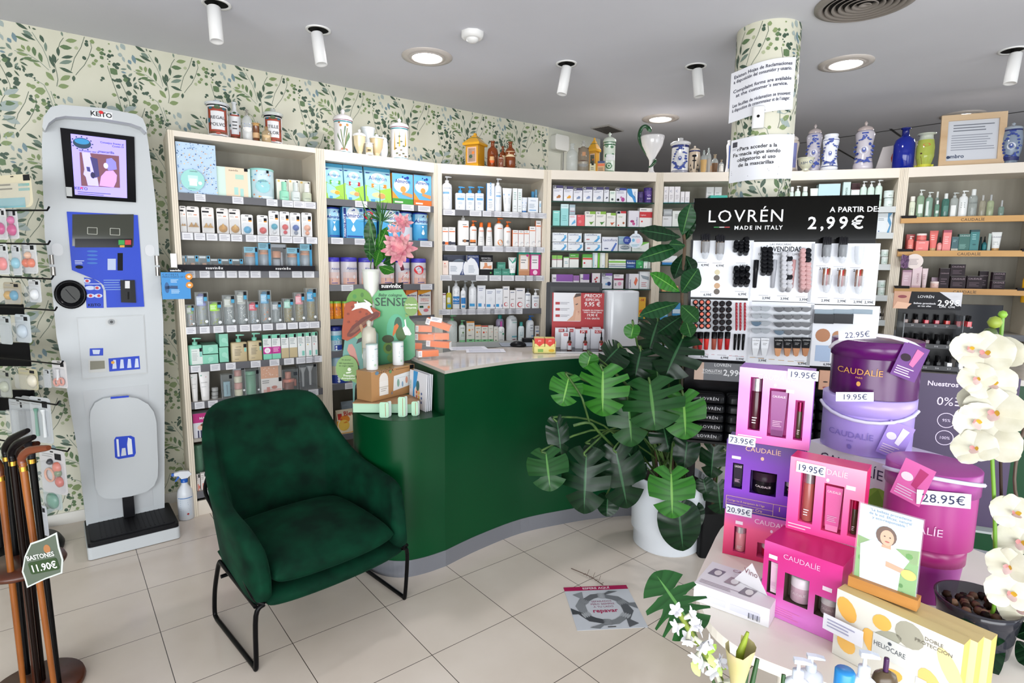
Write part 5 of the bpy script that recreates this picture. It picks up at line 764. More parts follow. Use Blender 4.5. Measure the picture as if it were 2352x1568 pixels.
topbox(3,612,684,672,CHH,'#c9c4a4',None,'r .3 .7 .8 1 #222;l .2 .8 .2 .6 2 #555','tiny pale square vial box with a black top');topbox(3,712,796,640,CHH,'#c9a47a','#a88a64','r 0 1 .8 1 #44507a;r 0 1 .55 .75 #d8744c;l .1 .9 .1 .4 3 #4a4440','small orange, blue and tan old carton')
GRN=';'.join('d %.2f %.2f %.2f %.3f %s'%q for q in((.3,.85,.12,.1,'#3f7a4c'),(.7,.82,.12,.1,'#3f7a4c'),(.25,.55,.1,.14,'#3f7a4c'),(.8,.58,.1,.1,'#4a8458'),(.5,.22,.26,.24,'#3f7a4c'),(.5,.22,.16,.15,'#cfd8cc'),(.5,.22,.08,.08,'#3f7a4c'),(.5,.95,.4,.03,'#3f7a4c')))
apoth(3,785,935,290,CHH,'cyl','#cdd6c9','#cdd6c9',GRN+';r .25 .95 .4 .58 #dcdcdc;l .3 .9 .44 .54 1 #555;r 0 1 .03 .06 #3f7a4c','tall white jar covered in green scrollwork',bands=((.9,.01,'#2f6a44'),(.98,.006,'#2f6a44')),hf=.76)
# goblet with a glass snake
a,w,h,loc=topspot(3,1195,1525,205,CHH,.14);e=empty('snake_goblet',loc,math.atan2(-loc[1],-loc[0])+pi/2,'white glass goblet entwined by a green glass snake','goblet');gx=w*.08;rr=w*.44;hg=h*.78
g=G();g.lathe([(rr*.4,0),(rr*.42,.006),(rr*.22,hg*.1),(rr*.17,hg*.2),(rr*.2,hg*.38),(rr*.5,hg*.55),(rr*.85,hg*.75),(rr,hg*.97),(rr*.98,hg),(rr*.93,hg*.98),(rr*.75,hg*.72),(rr*.4,hg*.55),(0,hg*.48)],mat('#e6e4e4',.15,0,'coat'),32,cx=gx,caps=False);g.build('goblet',e)
g=G();pts=[(gx-rr*.25,-.03,h*.14),(gx,-rr*.3,h*.17),(gx+rr*.3,-.03,h*.26),(gx+rr*.1,rr*.3,h*.32),(gx-rr*.35,.0,h*.42),(gx-rr*.7,-.01,h*.54),(gx-rr*1.02,-.01,h*.7),(gx-rr*1.06,-.01,h*.84),(gx-rr*.9,-.01,h*.95),(gx-rr*.6,-.01,h*.985),(gx-rr*.35,-.01,h*.94),(gx-rr*.15,-.01,h*.86)]
def smooth(P,n=4):
 o=[];P=[Vector(p)for p in P]
 for i in range(len(P)-1):
  a_,b_,c_,d_=P[max(i-1,0)],P[i],P[i+1],P[min(i+2,len(P)-1)]
  for k in range(n):t=k/n;o.append(.5*((2*b_)+(c_-a_)*t+(2*a_-5*b_+4*c_-d_)*t*t+(3*b_-a_-3*c_+d_)*t**3))
 return o+[P[-1]]
sp=smooth(pts);n=len(sp);g.tube(sp,[.004+.012*min(1,i/8)if i<n-6 else[.017,.02,.021,.018,.012,.004][i-(n-6)]for i in range(n)],mat('#14522a',.08,0,'coat'),10);g.build('snake',e)
# blue and white ceramics
def blu(seed,dx=0,c='#3f54a0'):
 R=random.Random(seed);o=['d .5 .5 .2 - #d9dce6','d .5 .85 .12 .07 '+c,'r .35 .65 .9 .94 '+c]
 for k in range(22):an=k/22*2*pi;rr=.3+.12*R.random();o.append('d %.3f %.3f %.3f %.3f %s'%(.5+rr*cos(an),.5+rr*.9*sin(an),.04+.05*R.random(),.03+.05*R.random(),c))
 o+=['d .5 .5 .09 .12 '+c,'d .5 .52 .04 .05 #d9dce6','p %s .15,.18 .85,.18 .7,.28 .5,.22 .3,.28'%c];return ';'.join(o)
NV='#26306e'
apoth(4,1622,1842,355,CHH,'cyl','#e2e2e2','#e4e4e4',blu(1),'wide white jar with a blue crowned lion crest',bands=((.93,.02,NV),(.04,.004,NV),(.07,.004,NV),(.1,.004,NV)),lid='flat',hf=.8)
apoth(4,1832,1978,455,CHH,'oval','#d6c4ae','#d9cab8',';'.join('p #23242c %g,%g %g,%g %g,%g'%(x,z,x+.1,z,x+.05,z+.12)for x,z in((.1,.15),(.22,.15),(.16,.32),(.1,.0),(.3,.0),(.7,.15),(.82,.15),(.75,.32),(.7,0),(.85,0)))+';d .5 .75 .2 .1 #23242c;r .46 .54 .2 .8 #23242c;d .5 .55 .18 .06 #23242c','beige jar with a black heraldic pattern and pointed lid',bands=((.97,.012,NV),),hf=.82)
for k,(X0,X1,Yt,c,s,nm)in enumerate(((1975,2060,505,'#c9a56a','stop','small clear bottle with yellow powder'),(2040,2112,475,'#a9a49c','stop','clear bottle with a round stopper at the back'),(2110,2195,560,'#7a5a3c','neck','small wide bottle with brown contents and a cork'),(2200,2262,625,'#b9847c','neck','tiny white labelled bottle with a red top'),(2060,2110,620,'#b98a54','neck','tiny vial of amber powder between the clear bottles'))):
 apoth(4,X0,X1,Yt,CHH,'shl','#c4c9c6','#b9a68a' if s=='neck' else '#c9d2ce','r .02 .98 .02 .7 %s'%c if k!=3 else 'r .02 .98 .1 .8 #e4e0d8',nm+' right of the beige jar',lid=s,name='glass_bottle',cat='bottle',clear=.45,v=.05+.05*(k%3),grp='little bottles right of the beige jar')
apoth(4,2290,2420,390,CHH,'alb','#e2e2e2','#e2e2e2','r .3 .7 .2 .9 #5f74b4;r .4 .6 .1 1 #2f4490','blue and white jar half hidden behind the left of the column',lid='rim',hf=.93,v=.2)
apoth(5,490,612,690,CI,'alb','#cfc4b8','#d9d2cc','r .3 .8 .2 .9 #7f84b4;d .6 .5 .2 .2 #c9a24a','painted jar with yellow figures right against the column',v=.24)
apoth(5,658,795,630,CI,'alb','#b9b6c0','#b4aaa8',blu(3),'pear-lidded blue and white jar with a dark peak, left of two such',bands=((.97,.014,NV),(.2,.003,NV)),hf=.8,v=.14)
apoth(5,780,922,712,CI,'alb','#dfe2e8','#dfe2e8',blu(4),'open white waisted jar with a blue bird crest',bands=((.12,.006,NV),(.9,.004,NV)),lid='rim',hf=.92,v=.06)
apoth(5,586,716,896,CI,'urn','#cfcfba','#cfcfba','t .4 .5 .2 #33406a ABM;d .8 .7 .1 .1 #5f6f9c','small cream mortar cup with blue lettering',lid='rim',hf=.93,v=.02)
apoth(5,1040,1205,608,CI,'alb','#c4bfc6','#b9aca8',blu(5),'pear-lidded blue and white jar with a dark peak, standing alone',bands=((.97,.014,NV),(.2,.003,NV)),hf=.8,v=.1)
apoth(6,2190,2360,618,CI,'oval','#8f9cae','#a9b2bc',blu(6)+';r .1 .9 .1 .2 #26306e','blue and white jar at the right edge beside the certificate',bands=((.02,.014,NV),(.96,.01,NV)),hf=.84)
apoth(5,1350,1515,660,CI,'shl','#1a2f9a','#14237a','','tall cobalt blue glass bottle',lid='neck',name='glass_bottle',cat='bottle',clear=.9,v=.1,grp=None,hf=.82)
apoth(6,1522,1668,705,CI,'oval','#b4bf5c','#c9cfc0','d .55 .8 .2 .1 #c8783c;p #8a5a2a .1,.05 .4,.1 .3,.4 .15,.3;d .3 .5 .06 .05 #5a3a1c;r 0 1 0 .12 #c9c83c','yellow-green glass bottle with an orange bowl emblem',lid='neck',name='glass_bottle',cat='bottle',clear=.85,v=.08,grp=None)
# lit-less pharmacy sign lying behind the bottles
a=ua(5);p0=ptP(1660+1185/3.399,100+960/3.399,(UP[5][0]-sin(a)*.26,UP[5][1]+cos(a)*.26),a);g=G();g.prism([(0,0),(.36,0),(.36,.26),(.05,.21)],0,.01,'#cfcac8');g.disc(.2,.12,.085,.085,'#a8322c',.003);g.rect(.13,.27,.105,.135,'#e6dcd8',.004);g.rect(.185,.215,.05,.19,'#e6dcd8',.004);g.text('15.95',.18,.012,.03,'#b8443c',bold=True)
tag(g.build('pharmacy_sign',loc=(p0.x,p0.y,TZ+.0006),rz=a),'pale card with a red disc and white cross behind the tall jars','sign')
# framed certificate
a=ua(6);v=.1;b=(UP[6][0]-sin(a)*v,UP[6][1]+cos(a)*v);(u0,z1),(u1,z0)=uz(1660+1705/3.399,100+700/3.399,b,a),uz(1660+2190/3.399,100+930/3.399,b,a);w=u1-u0;h=.40
e=empty('certificate_frame',(b[0]+cos(a)*u0,b[1]+sin(a)*u0,TZ+.0006),0,'pale wooden framed certificate leaning at the top right','picture frame',rot=(-.1,0,a));g=G();fw=.045
for bx in((0,w,0,fw),(0,w,h-fw,h),(0,fw,fw,h-fw),(w-fw,w,fw,h-fw)):g.box(bx[0],bx[1],-.02,0,bx[2],bx[3],noisy('frame_wood','#c9ab88','#dcc4a4',6,.4,4,(.2,1,1)))
g.build('frame',e);g=G();g.box(fw,w-fw,-.006,-.002,fw,h-fw,'#cfd2d8');g.surf=lambda x,z:-.006;g.lines(w*.2,w*.85,h*.66,h*.82,3,'#7a7e88');g.lines(w*.18,w*.85,h*.3,h*.62,7,'#9a9ea8',seed=3);g.text('umbro',w*.26,h*.17,.03,'#3a4a68',bold=True);g.disc(w*.15,h*.19,.012,.012,'#3a4a68');g.build('print',e)
# notices and dispenser on the column
def onc(px0,px1,py0,py1,op,label,name,tilt=0,wf=1):
 R=PR+.004;dC=sqrt(PC[0]**2+PC[1]**2);dd=dC-R;s0=Vector((PC[0],PC[1],0))*(dd/dC);a=math.atan2(-PC[0],PC[1])*1
 ang=-math.atan2(PC[0],PC[1]);a0,z1=uz(px0,(py0),(s0.x,s0.y),ang);a1,_=uz(px1,py0,(s0.x,s0.y),ang);_,z0=uz((px0+px1)/2,py1,(s0.x,s0.y),ang)
 return s0,ang,a0,a1,z0,z1
s0,ang,a0,a1,z0,z1=onc(1679,1828,155,256,'','','')
def notice(s0,ang,a0,a1,z0,z1,fn,label,tilt):
 w=a1-a0;g=G();loc=(s0.x+cos(ang)*(a0+a1)/2+sin(ang)*.003,s0.y+sin(ang)*(a0+a1)/2-cos(ang)*.003,(z0+z1)/2);h=z1-z0
 cx_=(a0+a1)/2;R0=PR+.008;k_=R0*.66
 def sf(x,z):X=min(abs(x+cx_),k_);return R0-sqrt(R0*R0-X*X)+max(0,abs(x+cx_)-k_)*.6-.0085
 n=12;v=[];
 for k in range(n+1):x=-w/2+w*k/n;v+=[(x,sf(x,0),-h/2),(x,sf(x,0),h/2)]
 g.add(v,[(2*k,2*k+2,2*k+3,2*k+1)for k in range(n)],'#e6e7ec',True);g.surf=sf;fn(g,w,h);g.v=[(x,y-.001,z-x*math.tan(tilt))for x,y,z in g.v];return tag(g.build('notice',loc=loc,rz=ang),label,'notice','notices on the column')
def n1(g,w,h):
 T='Existen Hojas de Reclamaciones|a disposición del consumidor y usuario.||Complaint forms are available|at the customer´s service.||Les feuilles de réclamation se trouvent|à disposition du consommateur et de l´usager.'.split('|')
 for k,t in enumerate(T):
  if t:g.text(t,0,h*.36-k*h*.095,h*.066,'#2a2c48',bold=True,wmax=w*.9)
 g.rect(-.008,.003,-h*.43,-h*.37,'#2f4a8c');g.lines(-.03,.03,-h*.48,-h*.44,1,'#555')
def n2(g,w,h):
 for k,t in enumerate(('«Para acceder a la','Farmacia sigue siendo','obligatorio el uso','de la mascarilla»')):g.text(t,-w*.08,h*.22-k*h*.125,h*.085,'#26262c',bold=True,wmax=w*.8)
 g.lines(-w*.47,w*.32,-h*.34,-h*.22,3,'#9a9aa2');g.lines(-w*.2,w*.3,-h*.42,-h*.38,1,'#9a9aa2');g.rect(-w*.47,-w*.39,h*.32,h*.44,'#4a4a52');g.lines(-w*.47,-w*.39,h*.24,h*.3,2,'#9a9aa2')
notice(s0,ang,a0,a1,z0-.012,z1+.01,n1,'white paper about complaint forms in three languages, high on the column',-.13)
s0,ang,a0,a1,z0,z1=onc(1679,1826,316,412,'','','');notice(s0,ang,a0,a1,z0,z1,n2,'white paper asking for face masks, lower on the column',-.035)
s0,ang,a0,a1,z0,z1=onc(1729,1757,247,297,'','','');w=a1-a0;h=z1-z0
e=empty('scent_dispenser',(s0.x+cos(ang)*(a0+a1)/2,s0.y+sin(ang)*(a0+a1)/2,z0),ang,'small white upright scent dispenser between the two notices','dispenser')
g=G();g.rbox(-w/2,w/2,-.04,-.003,0,h,.012,mat('#e9e9e9',.25),rt=.01);g.build('case',e);g=G();g.surf=lambda x,z:-.04;g.disc(0,h*.52,.008,.008,'#1c1c1c',.001);g.lathe([(.006,-.001),(.004,-.004)],'#333',10)if 0 else None;g.build('nozzle',e)
# ================================================================ COUNTER
green=noisy('green_panel','#024526','#034928',2,.3);green.node_tree.nodes['Principled BSDF'].inputs['Specular IOR Level'].default_value=.22;toe=mat('#8b8d94',.3,.5);top_m=noisy('cream_worktop','#d8cfc6','#e2dad2',5,.08)
TC=1.12;LC=.872
front=smooth([(-.363,3.024,0),(-.188,3.215,0),(.065,3.434,0),(.344,3.574,0),(.579,3.663,0),(.85,3.72,0),(1.12,3.74,0)],5)
lowf=smooth([(-.91,3.42,0),(-.90,3.15,0),(-.82,3.02,0),(-.70,2.925,0),(-.58,2.902,0),(-.47,2.945,0),(-.363,3.024,0)],5)
F2=[(p.x,p.y)for p in front];L2=[(p.x,p.y)for p in lowf]
e=empty('service_counter',(0,3.4,0),0,'curved dark green service counter with a cream worktop and lower rounded end','counter');O_=(0,-3.4,0)
backp=[(1.12,4.3),(.6,4.25),(.1,4.05),(-.35,3.8),(-.62,3.46)];
def inset(P,d):
 o=[]
 for i,p in enumerate(P):
  a_,b_=P[max(i-1,0)],P[min(i+1,len(P)-1)];dx,dy=b_[0]-a_[0],b_[1]-a_[1];l=sqrt(dx*dx+dy*dy);o.append((p[0]-dy/l*d,p[1]+dx/l*d))
 return o
g=G();whole=L2[:-1]+F2
g.zprism(inset(L2[:-1],.002)+F2+backp[:0]+[(1.12,4.3),(.6,4.25),(.1,4.05),(-.35,3.8),(-.75,3.56)],.095,LC,green,smooth=False);g.zprism(F2+backp,LC,TC-.018,green);g.ribbon(inset(L2,-.0015),.095,LC,green);g.ribbon(inset(F2,-.0015),.095,TC-.018,green);o=g.build('body',e,loc=O_)
g=G();g.zprism(inset(L2[:-1]+F2,-.004)+[(1.12,4.25),(.6,4.2),(.1,4.0),(-.35,3.75),(-.75,3.5)],0,.095,toe);g.build('plinth',e,loc=O_)
g=G();g.zprism(inset(F2,-.004)+[(p[0],p[1]+.004)for p in backp],TC-.018,TC,top_m,mat('#b9b4ac',.3));g.build('worktop',e,loc=O_)
sec=[(1.78,3.40),(2.263,3.152),(2.635,2.946),(3.1,2.72),(3.7,2.5)];b2=[(4.0,3.1),(3.4,3.35),(2.9,3.6),(2.5,3.82),(2.05,4.05)]
e=empty('service_counter',(2.6,3.1,0),0,'second green counter section on the right behind the orchids','counter');O2=(-2.6,-3.1,0)
g=G();g.zprism(sec+b2,.16,TC-.03,green);g.build('body',e,loc=O2);g=G();g.zprism(inset(sec,.02)+b2,0,.16,toe);g.build('plinth',e,loc=O2);g=G();g.zprism(inset(sec,-.01)+b2,TC-.03,TC,noisy('grey_worktop','#a8a39d','#b4afa8',5,.2));g.build('worktop',e,loc=O2)
# ---------------------------------------------------------------- things on the worktop
def on(px,py,z=TC):p=ptZ(px,py,z);return(p.x,p.y,z+.0008)
def loose(name,g,loc,rz,label,cat,group=None):return tag(g.build(name,loc=loc,rz=rz),label,cat,group)
paper_m='#e3e3e8'
for(px,py,rz,nm)in((1075,800,.25,'left'),(1115,806,.12,'right')):
 g=G();g.box(-.13,.13,-.08,.08,0,.0012,paper_m);[g.box(-.11,.1,-.065+.018*k,-.058+.018*k,.0012,.0014,'#b4b6c4')for k in range(7)];p=on(px,py);loose('paper_sheet',g,(p[0],p[1],TC+.0006+(.0016 if nm=='right' else 0)),rz,'printed sheet of paper lying on the worktop, %s one'%nm,'paper','papers on the worktop')
g=G();g.zprism(rrect(-.13,.13,-.1,.1,.02),0,.003,'#9ba3ad','#26282c');mp=on(1190,792);loose('mouse_pad',g,mp,.15,'grey mouse pad with a black edge on the worktop','mouse pad')
g=G();g.lathe([(.055,0),(.06,.008),(.052,.022),(.03,.033),(0,.036)],mat('#1d1d20',.3),20,sy=.62);q=on(1190,796);loose('computer_mouse',g,(q[0],q[1],TC+.0045),-.2,'black computer mouse on the grey pad','mouse')
g=G();g.rbox(-.075,.075,-.03,.03,0,.028,.012,mat('#202024',.4));q=on(1222,787);loose('barcode_reader',g,(q[0],q[1]+.02,TC+.0045),.1,'low black device lying behind the mouse','device')
# candy cartons in a yellow tray
q=on(1251,812);e=empty('candy_tray',q,.05,'low yellow cardboard tray with two rows of sweets boxes','display tray');w=.145
g=G();g.box(-w/2,w/2,0,.1,0,.004,'#e6dc8c');g.box(-w/2,w/2,0,.004,0,.045,'#e6dc8c');g.box(-w/2,-w/2+.004,0,.1,0,.08,'#e6dc8c');g.box(w/2-.004,w/2,0,.1,0,.08,'#e6dc8c');g.disc(.045,.02,.02,.01,'#e0b82c');g.rect(-.045,-.01,.01,.03,'#8fb85a');g.build('tray',e)
for i in range(2):
 for j in range(2):product('box',.064,.094,'#e6d98c','#c9a45c','r 0 1 .62 1 #d8402f;p #d8402f 0,.7 1,.7 .5,.42;t .5 .78 .2 #f4e6e0 JAS;d .6 .3 .3 .14 #e3b23c;d .3 .2 .14 .08 #8fb85a',(q[0]-.034+.068*i,q[1]+.006+.046*j,TC+.006),.05,'red and yellow sweets carton, %s %s in the tray'%(['front','back'][j],['left','right'][i]),'sweets cartons in the yellow tray',d=.042)
 # monitor seen from behind
b=ptY(1318,660,4.13);e=empty('computer_monitor',(b.x,4.13,TC+.0008),-.12,'black computer monitor seen from its side behind the red promotion stand','monitor')
def yy(x,y,Y):p=ptY(x,y,Y);return p.x-b.x,p.z-TC
dk=mat('#22242a',.3)
(x0,z1),(x1,_),(_,z0)=yy(1255,648,4.13),yy(1383,650,4.13),yy(1250,778,4.13)
g=G();g.prism(rrect(x0,x1,z0,z1,.01),0,.035,dk);g.build('casing',e);g=G();g.prism(rrect(x0+.03,x1-.02,z0+.03,z1-.03,.004),-.002,.0,mat('#14161c',.2));g.build('screen',e);g=G();g.box(-.03,.03,.01,.04,0,z0+.05,dk);g.lathe([(.1,0),(.1,.012),(.09,.015)],dk,24,cy=.03);g.build('stand',e)
# red promotion stand
pa,pb=on(1270,800),on(1390,797);pz=4.0
c_=ptY(1329,798,pz);e=empty('promotion_stand',(c_.x,pz,TC+.0008),-.03,'red and white promotional cardboard stand with a half face photograph','display stand')
def ps(x,y):p=ptY(x,y,pz);return p.x-c_.x,p.z-TC
g=G();x0,z1=ps(1269,672);x1,_=ps(1388,672);g.box(x0,x1,0,.006,0,z1,'#b3232c')
def R_(X0,X1,Y0,Y1):a_,b_=ps(1250+X0/3.4857,380+Y1/3.4857),ps(1250+X1/3.4857,380+Y0/3.4857);return a_[0],b_[0],a_[1],b_[1]
g.surf=lambda x,z:0;g.rect(*R_(72,295,1020,1247),'#e2e2e6');
def PP(pts):return[ps(1250+X/3.4857,380+Y/3.4857)for X,Y in pts]
g.poly(PP([(180,1245),(230,1200),(240,1150),(232,1060),(250,1030),(294,1022),(294,1245)]),'#d3a78e',.001);g.poly(PP([(238,1060),(255,1025),(294,1022),(294,1045),(262,1052)]),'#4a342c',.0014);g.poly(PP([(248,1112),(268,1104),(272,1110),(256,1117)]),'#3f3a3c',.0016);g.poly(PP([(262,1172),(280,1168),(278,1176)]),'#a8605c',.0016);g.poly(PP([(243,1245),(258,1160),(266,1160),(272,1200),(290,1180),(292,1245)]),'#dcb29a',.0018)
for Y in(1103,1152,1203):g.rect(*R_(90,126,Y-10,Y+10),'#b3232c',.001);g.lines(*R_(130,205,Y-9,Y+12),2,'#8a8a92')
for t,X,Y,h_,bo in(('¡PRECIO!',388,1052,.026,1),('ESPECIAL',388,1082,.02,1),('9,95 €',385,1123,.034,1),('TAMBIÉN EN FORMATO',388,1164,.011,1),('PARA 3 MESES (90ml)',388,1180,.011,1),('19,90 €',383,1205,.02,1),('+ IVA GRATIS',383,1230,.014,1)):x_,z_=ps(1250+X/3.4857,380+Y/3.4857);g.text(t,x_,z_-h_*.1,h_*.9,'#f0e6e6',bold=bo,e=.002,wmax=.145)
g.build('board',e);g=G();g.box(x0-.0,x1+.02,-.30,0,0,.006,mat('#3a3436',.2));g.box(x0,x1+.02,-.305,-.30,0,.01,mat('#d8d8dc',.2));g.build('tray',e)
for k,(X0,X1,Yt,t,dy)in enumerate(((88,180,1302,'DEL',.10),(185,248,1302,'DYL',.10),(250,370,1312,'JAL',.12),(372,482,1312,'GLY',.12),(135,205,1338,'DO',.06),(300,360,1300,'JAL',.05),(390,455,1298,'GLY',.05))):
 yv=pz-.10+[.03,.03,-.025,-.025,-.075,.03,.03][k];p0,p1=ptY(1250+X0/3.4857,380+Yt/3.4857,yv),ptY(1250+X1/3.4857,380+Yt/3.4857,yv)
 product('box',p1.x-p0.x-.002,p0.z-TC-.007,'#e2e3ea',None,'r .3 .8 .8 .96 #b8202c;T .55 .84 .2 #f4eaea %s'%t,((p0.x+p1.x)/2,yv,TC+.0075),-.03,'white serum carton with a red corner, %s'%['back left','back, second from left','middle of the front row','right of the front row','small one in front at the left','half hidden behind the middle one','half hidden behind the right one'][k],'serum cartons on the red stand',d=.045)
for px,nm in((1308,'left'),(1344,'middle'),(1381,'right')):
 p=on(px,807);product('dro',.032,.125,'#6a3420','#17181c','r 0 1 .08 .72 #dcdde4;r .2 .8 .5 .72 #b8202c;l .2 .8 .15 .4 3 #999',(p[0],p[1]-.005,TC+.0068),0,'amber dropper bottle with a black pipette, %s of three in front of the red stand'%nm,'dropper bottles by the red stand',x={'hb':.55})
 # white tower printer
q=on(1427,798);e=empty('receipt_printer',(q[0]+.0,q[1]+.07,TC+.0008),.06,'tall white glossy box-shaped machine beside the red stand','machine');g=G();g.rbox(-.115,.115,-.09,.14,.012,.40,.045,mat('#dfe2e6',.18),seg=5,rt=.012);g.build('housing',e);g=G();g.rbox(-.105,.105,-.08,.13,0,.012,.04,mat('#1f4f3a',.3));g.build('foot',e)
# glass bowl with orange cartons
bc=Vector(on(990,822));bc=Vector((bc.x,bc.y+.02,TC+.0008));e=empty('glass_bowl',bc,0,'round clear glass bowl at the counter corner full of orange cartons','bowl')
g=G();R_b=.155;prf=[(.05,0),(.12,.004),(R_b,.07),(R_b*1.03,.13),(R_b*.98,.18),(R_b*.8,.235)];g.lathe(prf+[(r_-.003,z_+.002)for r_,z_ in prf[::-1]],mat('#f0f6f6',.05,0,'clear',.05),36,caps=False);g.build('bowl',e)
for k,(dx,dy,dz,rz,ry,w,nm)in enumerate(((-.01,-.05,.012,.5,0,.13,'lowest, lying flat in front'),(.035,.02,.06,-.2,.05,.15,'lower right'),(-.085,0,.05,.9,.1,.07,'small end pointing left at the bottom'),(-.045,.01,.105,-.1,0,.12,'middle left'),(.04,.03,.107,.2,.02,.13,'middle right'),(-.05,.02,.155,.15,.03,.1,'upper left'),(.035,0,.185,-.1,.3,.155,'topmost, leaning'))):
 o=product('box',w,.038,'#e87a28','#e8e4e2','r 0 .18 0 1 #e8e4e2;l .03 .14 .2 .8 3 #7a7aa0',(bc.x+dx,bc.y+dy,bc.z+dz),rz,'orange and white carton in the glass bowl, %s'%nm,'orange cartons in the glass bowl',d=.045);o.rotation_euler.y=ry
g=G();g.box(-.035,.035,0,.001,0,.03,'#e9e9ec');g.lines(-.025,.02,.008,.024,2,'#8a8a9a');tag(g.build('price_card',loc=(bc.x+.03,bc.y-.02,bc.z+.222),rot=(-.5,.15,0)),'small white price card on top of the orange cartons','price card')
g=G();g.rbox(-.03,.03,-.02,.02,0,.09,.004,mat('#dfe4e6',.05,0,'clear',.35));q=on(1070,800)
# ---------------------------------------------------------------- woodland display on the low end of the counter
DY=3.36
def dp(X,Y,Yv=DY):p=ptY(740+X/4.356,620+Y/4.356,Yv);return(p.x,p.z)
e=empty('cardboard_display',(-.66,DY,LC+.0008),0,'printed woodland cardboard display with mushroom and running rabbit on the low counter end','display');ED='#a8835c'
def layer(name,pts,c,yo,marks=(),th=.006,lab=None):
 g=G();P=[(x+.66,z-LC)for x,z in[dp(X,Y,DY+yo)for X,Y in pts]];g.prism(P,yo,yo+th,c,ED);g.surf=lambda x,z:yo;k=0
 for mk in marks:k+=1;g.poly([(x+.66,z-LC)for x,z in[dp(X,Y,DY+yo)for X,Y in mk[1]]],mk[0],.0006+.0003*k)
 return g,g.build(name,e)if not lab else None
def ci(cx,cy,rx,ry,n=18,a0=0,a1=360):return[(cx+rx*cos(radians(a0+(a1-a0)*k/n)),cy+ry*sin(radians(a0+(a1-a0)*k/n)))for k in range(n)]
tree=[(500,275),(560,200),(600,188),(800,188),(855,280),(870,480),(925,540),(930,860),(880,900),(520,960),(500,600),(540,400)]
gp=grad('tree_print',[(0,'#2f6a52'),(.5,'#4f9a6c'),(1,'#7fbf8a')],2,.0,.75,.5)
g,_=layer('tree_board',tree,gp,.03,[('#5fae8c',ci(740,600,95,160)),('#2f5f4a',ci(760,560,40,90)),('#c8722e',[(705,640),(720,560),(750,535),(768,560),(740,620),(708,668)]),('#4a6a34',ci(790,640,55,70)),('#6a8a3c',ci(665,780,55,60)),('#3f5a2c',ci(665,780,30,34)),('#3f4a2c',ci(660,690,60,40)),('#5f8a44',ci(700,880,50,45)),('#e6e4e0',[(805,580),(830,560),(822,500),(835,490),(845,560),(870,590),(895,640),(880,655),(830,650)])],lab=1)
def tx(g,t,X,Y,h,c,bo=False,yo=.03,e_=.004,sl=0):x,z=dp(X,Y,DY+yo);g.text(t,x+.66,z-LC,h,c,bold=bo,e=e_,sl=sl)
tx(g,'Baby cologne',680,265,.019,'#1f4a3a',sl=.2);tx(g,'SENSE',690,360,.052,'#1f3f34');g.build('tree_board',e)
layer('hill',ci(372,330,132,145),'#6a9a44',.012,[('#4f8f4a',ci(325,265,20,22)),('#4f7f3c',ci(400,250,16,24))])
layer('woodland_back',[(225,690),(470,545),(560,640),(560,960),(420,1000),(330,1160),(320,1390),(310,1390),(305,1130),(205,860)],'#6f9f96',.004,[('#8fb88a',ci(380,640,60,60)),('#c48f84',[(250,800),(265,745),(300,740),(330,790),(350,870),(375,960),(330,930),(270,840)]),('#34383c',[(340,740),(360,690),(410,668),(450,680),(420,705)]),('#8a9a6a',[(395,705),(405,700),(412,850),(400,850)]),('#b5743c',[(410,770),(430,740),(470,730),(450,790)]),('#e0ddd4',ci(450,860,50,60)),('#5f8a4c',ci(435,930,24,45)),('#7a4a3c',[(350,960),(385,1000),(380,1160),(350,1140)])])
layer('mushroom',[(232,335),(300,312),(400,335),(520,385),(582,420),(578,465),(500,510),(440,560),(340,660),(250,710),(200,690),(198,600)],'#a8502c',-.004,[('#6f3324',[(250,640),(300,560),(400,480),(540,415),(578,430),(560,470),(470,520),(380,600),(290,670),(250,665)]),('#8a5a44',[(270,640),(340,570),(440,500),(520,455),(430,540),(330,620)]),('#b8906a',[(372,560),(385,540),(400,550),(425,620),(430,665),(405,665)])]+[('#8a3c22',ci(x,y,13,12))for x,y in((300,370),(380,420),(260,440),(345,515),(265,520),(445,440))])
layer('rabbit',[(292,405),(325,372),(320,340),(345,335),(350,310),(362,330),(420,322),(440,325),(415,300),(425,296),(475,325),(500,352),(478,362),(490,395),(512,430),(498,438),(450,395),(395,380),(340,392),(305,405)],'#dcdcd8',-.010,[],.004)
g,_=layer('speech_disc',ci(248,985,112,130)+[],'#86a868',-.016,[('#86a868',[(330,1050),(358,1140),(290,1105)]),('#e6ecdc',ci(272,995,18,18)),('#e6ecdc',[(235,1025),(300,1015),(280,1032),(245,1036)])],lab=1)
for t,Y in(('Sin alcohol',905),('98% Ingredientes',940),('de origen vegetal',965)):tx(g,t,240,Y,.009,'#34502c',0,-.016,.002,.1)
tx(g,'Frasquito',270,1065,.013,'#eef2e6',1,-.016,.002);tx(g,'¡Acompañame!',262,1090,.010,'#eef2e6',1,-.016,.002);g.build('speech_disc',e)
g,_=layer('leaf_disc',ci(890,365,70,95)+[],'#7f9f5c',.018,[('#7f9f5c',[(830,440),(835,478),(870,455)])],lab=1);tx(g,'La fragancia',890,352,.010,'#eef2e6',1,.018,.002);tx(g,'compartida',890,385,.010,'#eef2e6',1,.018,.002);g.build('leaf_disc',e)
g,_=layer('name_plate',[(570,142),(810,125),(812,192),(572,209)],'#101114',.022,[],.005,lab=1);tx(g,'suavinēx',690,178,.024,'#eeeeee',1,.022,.002);g.build('name_plate',e)
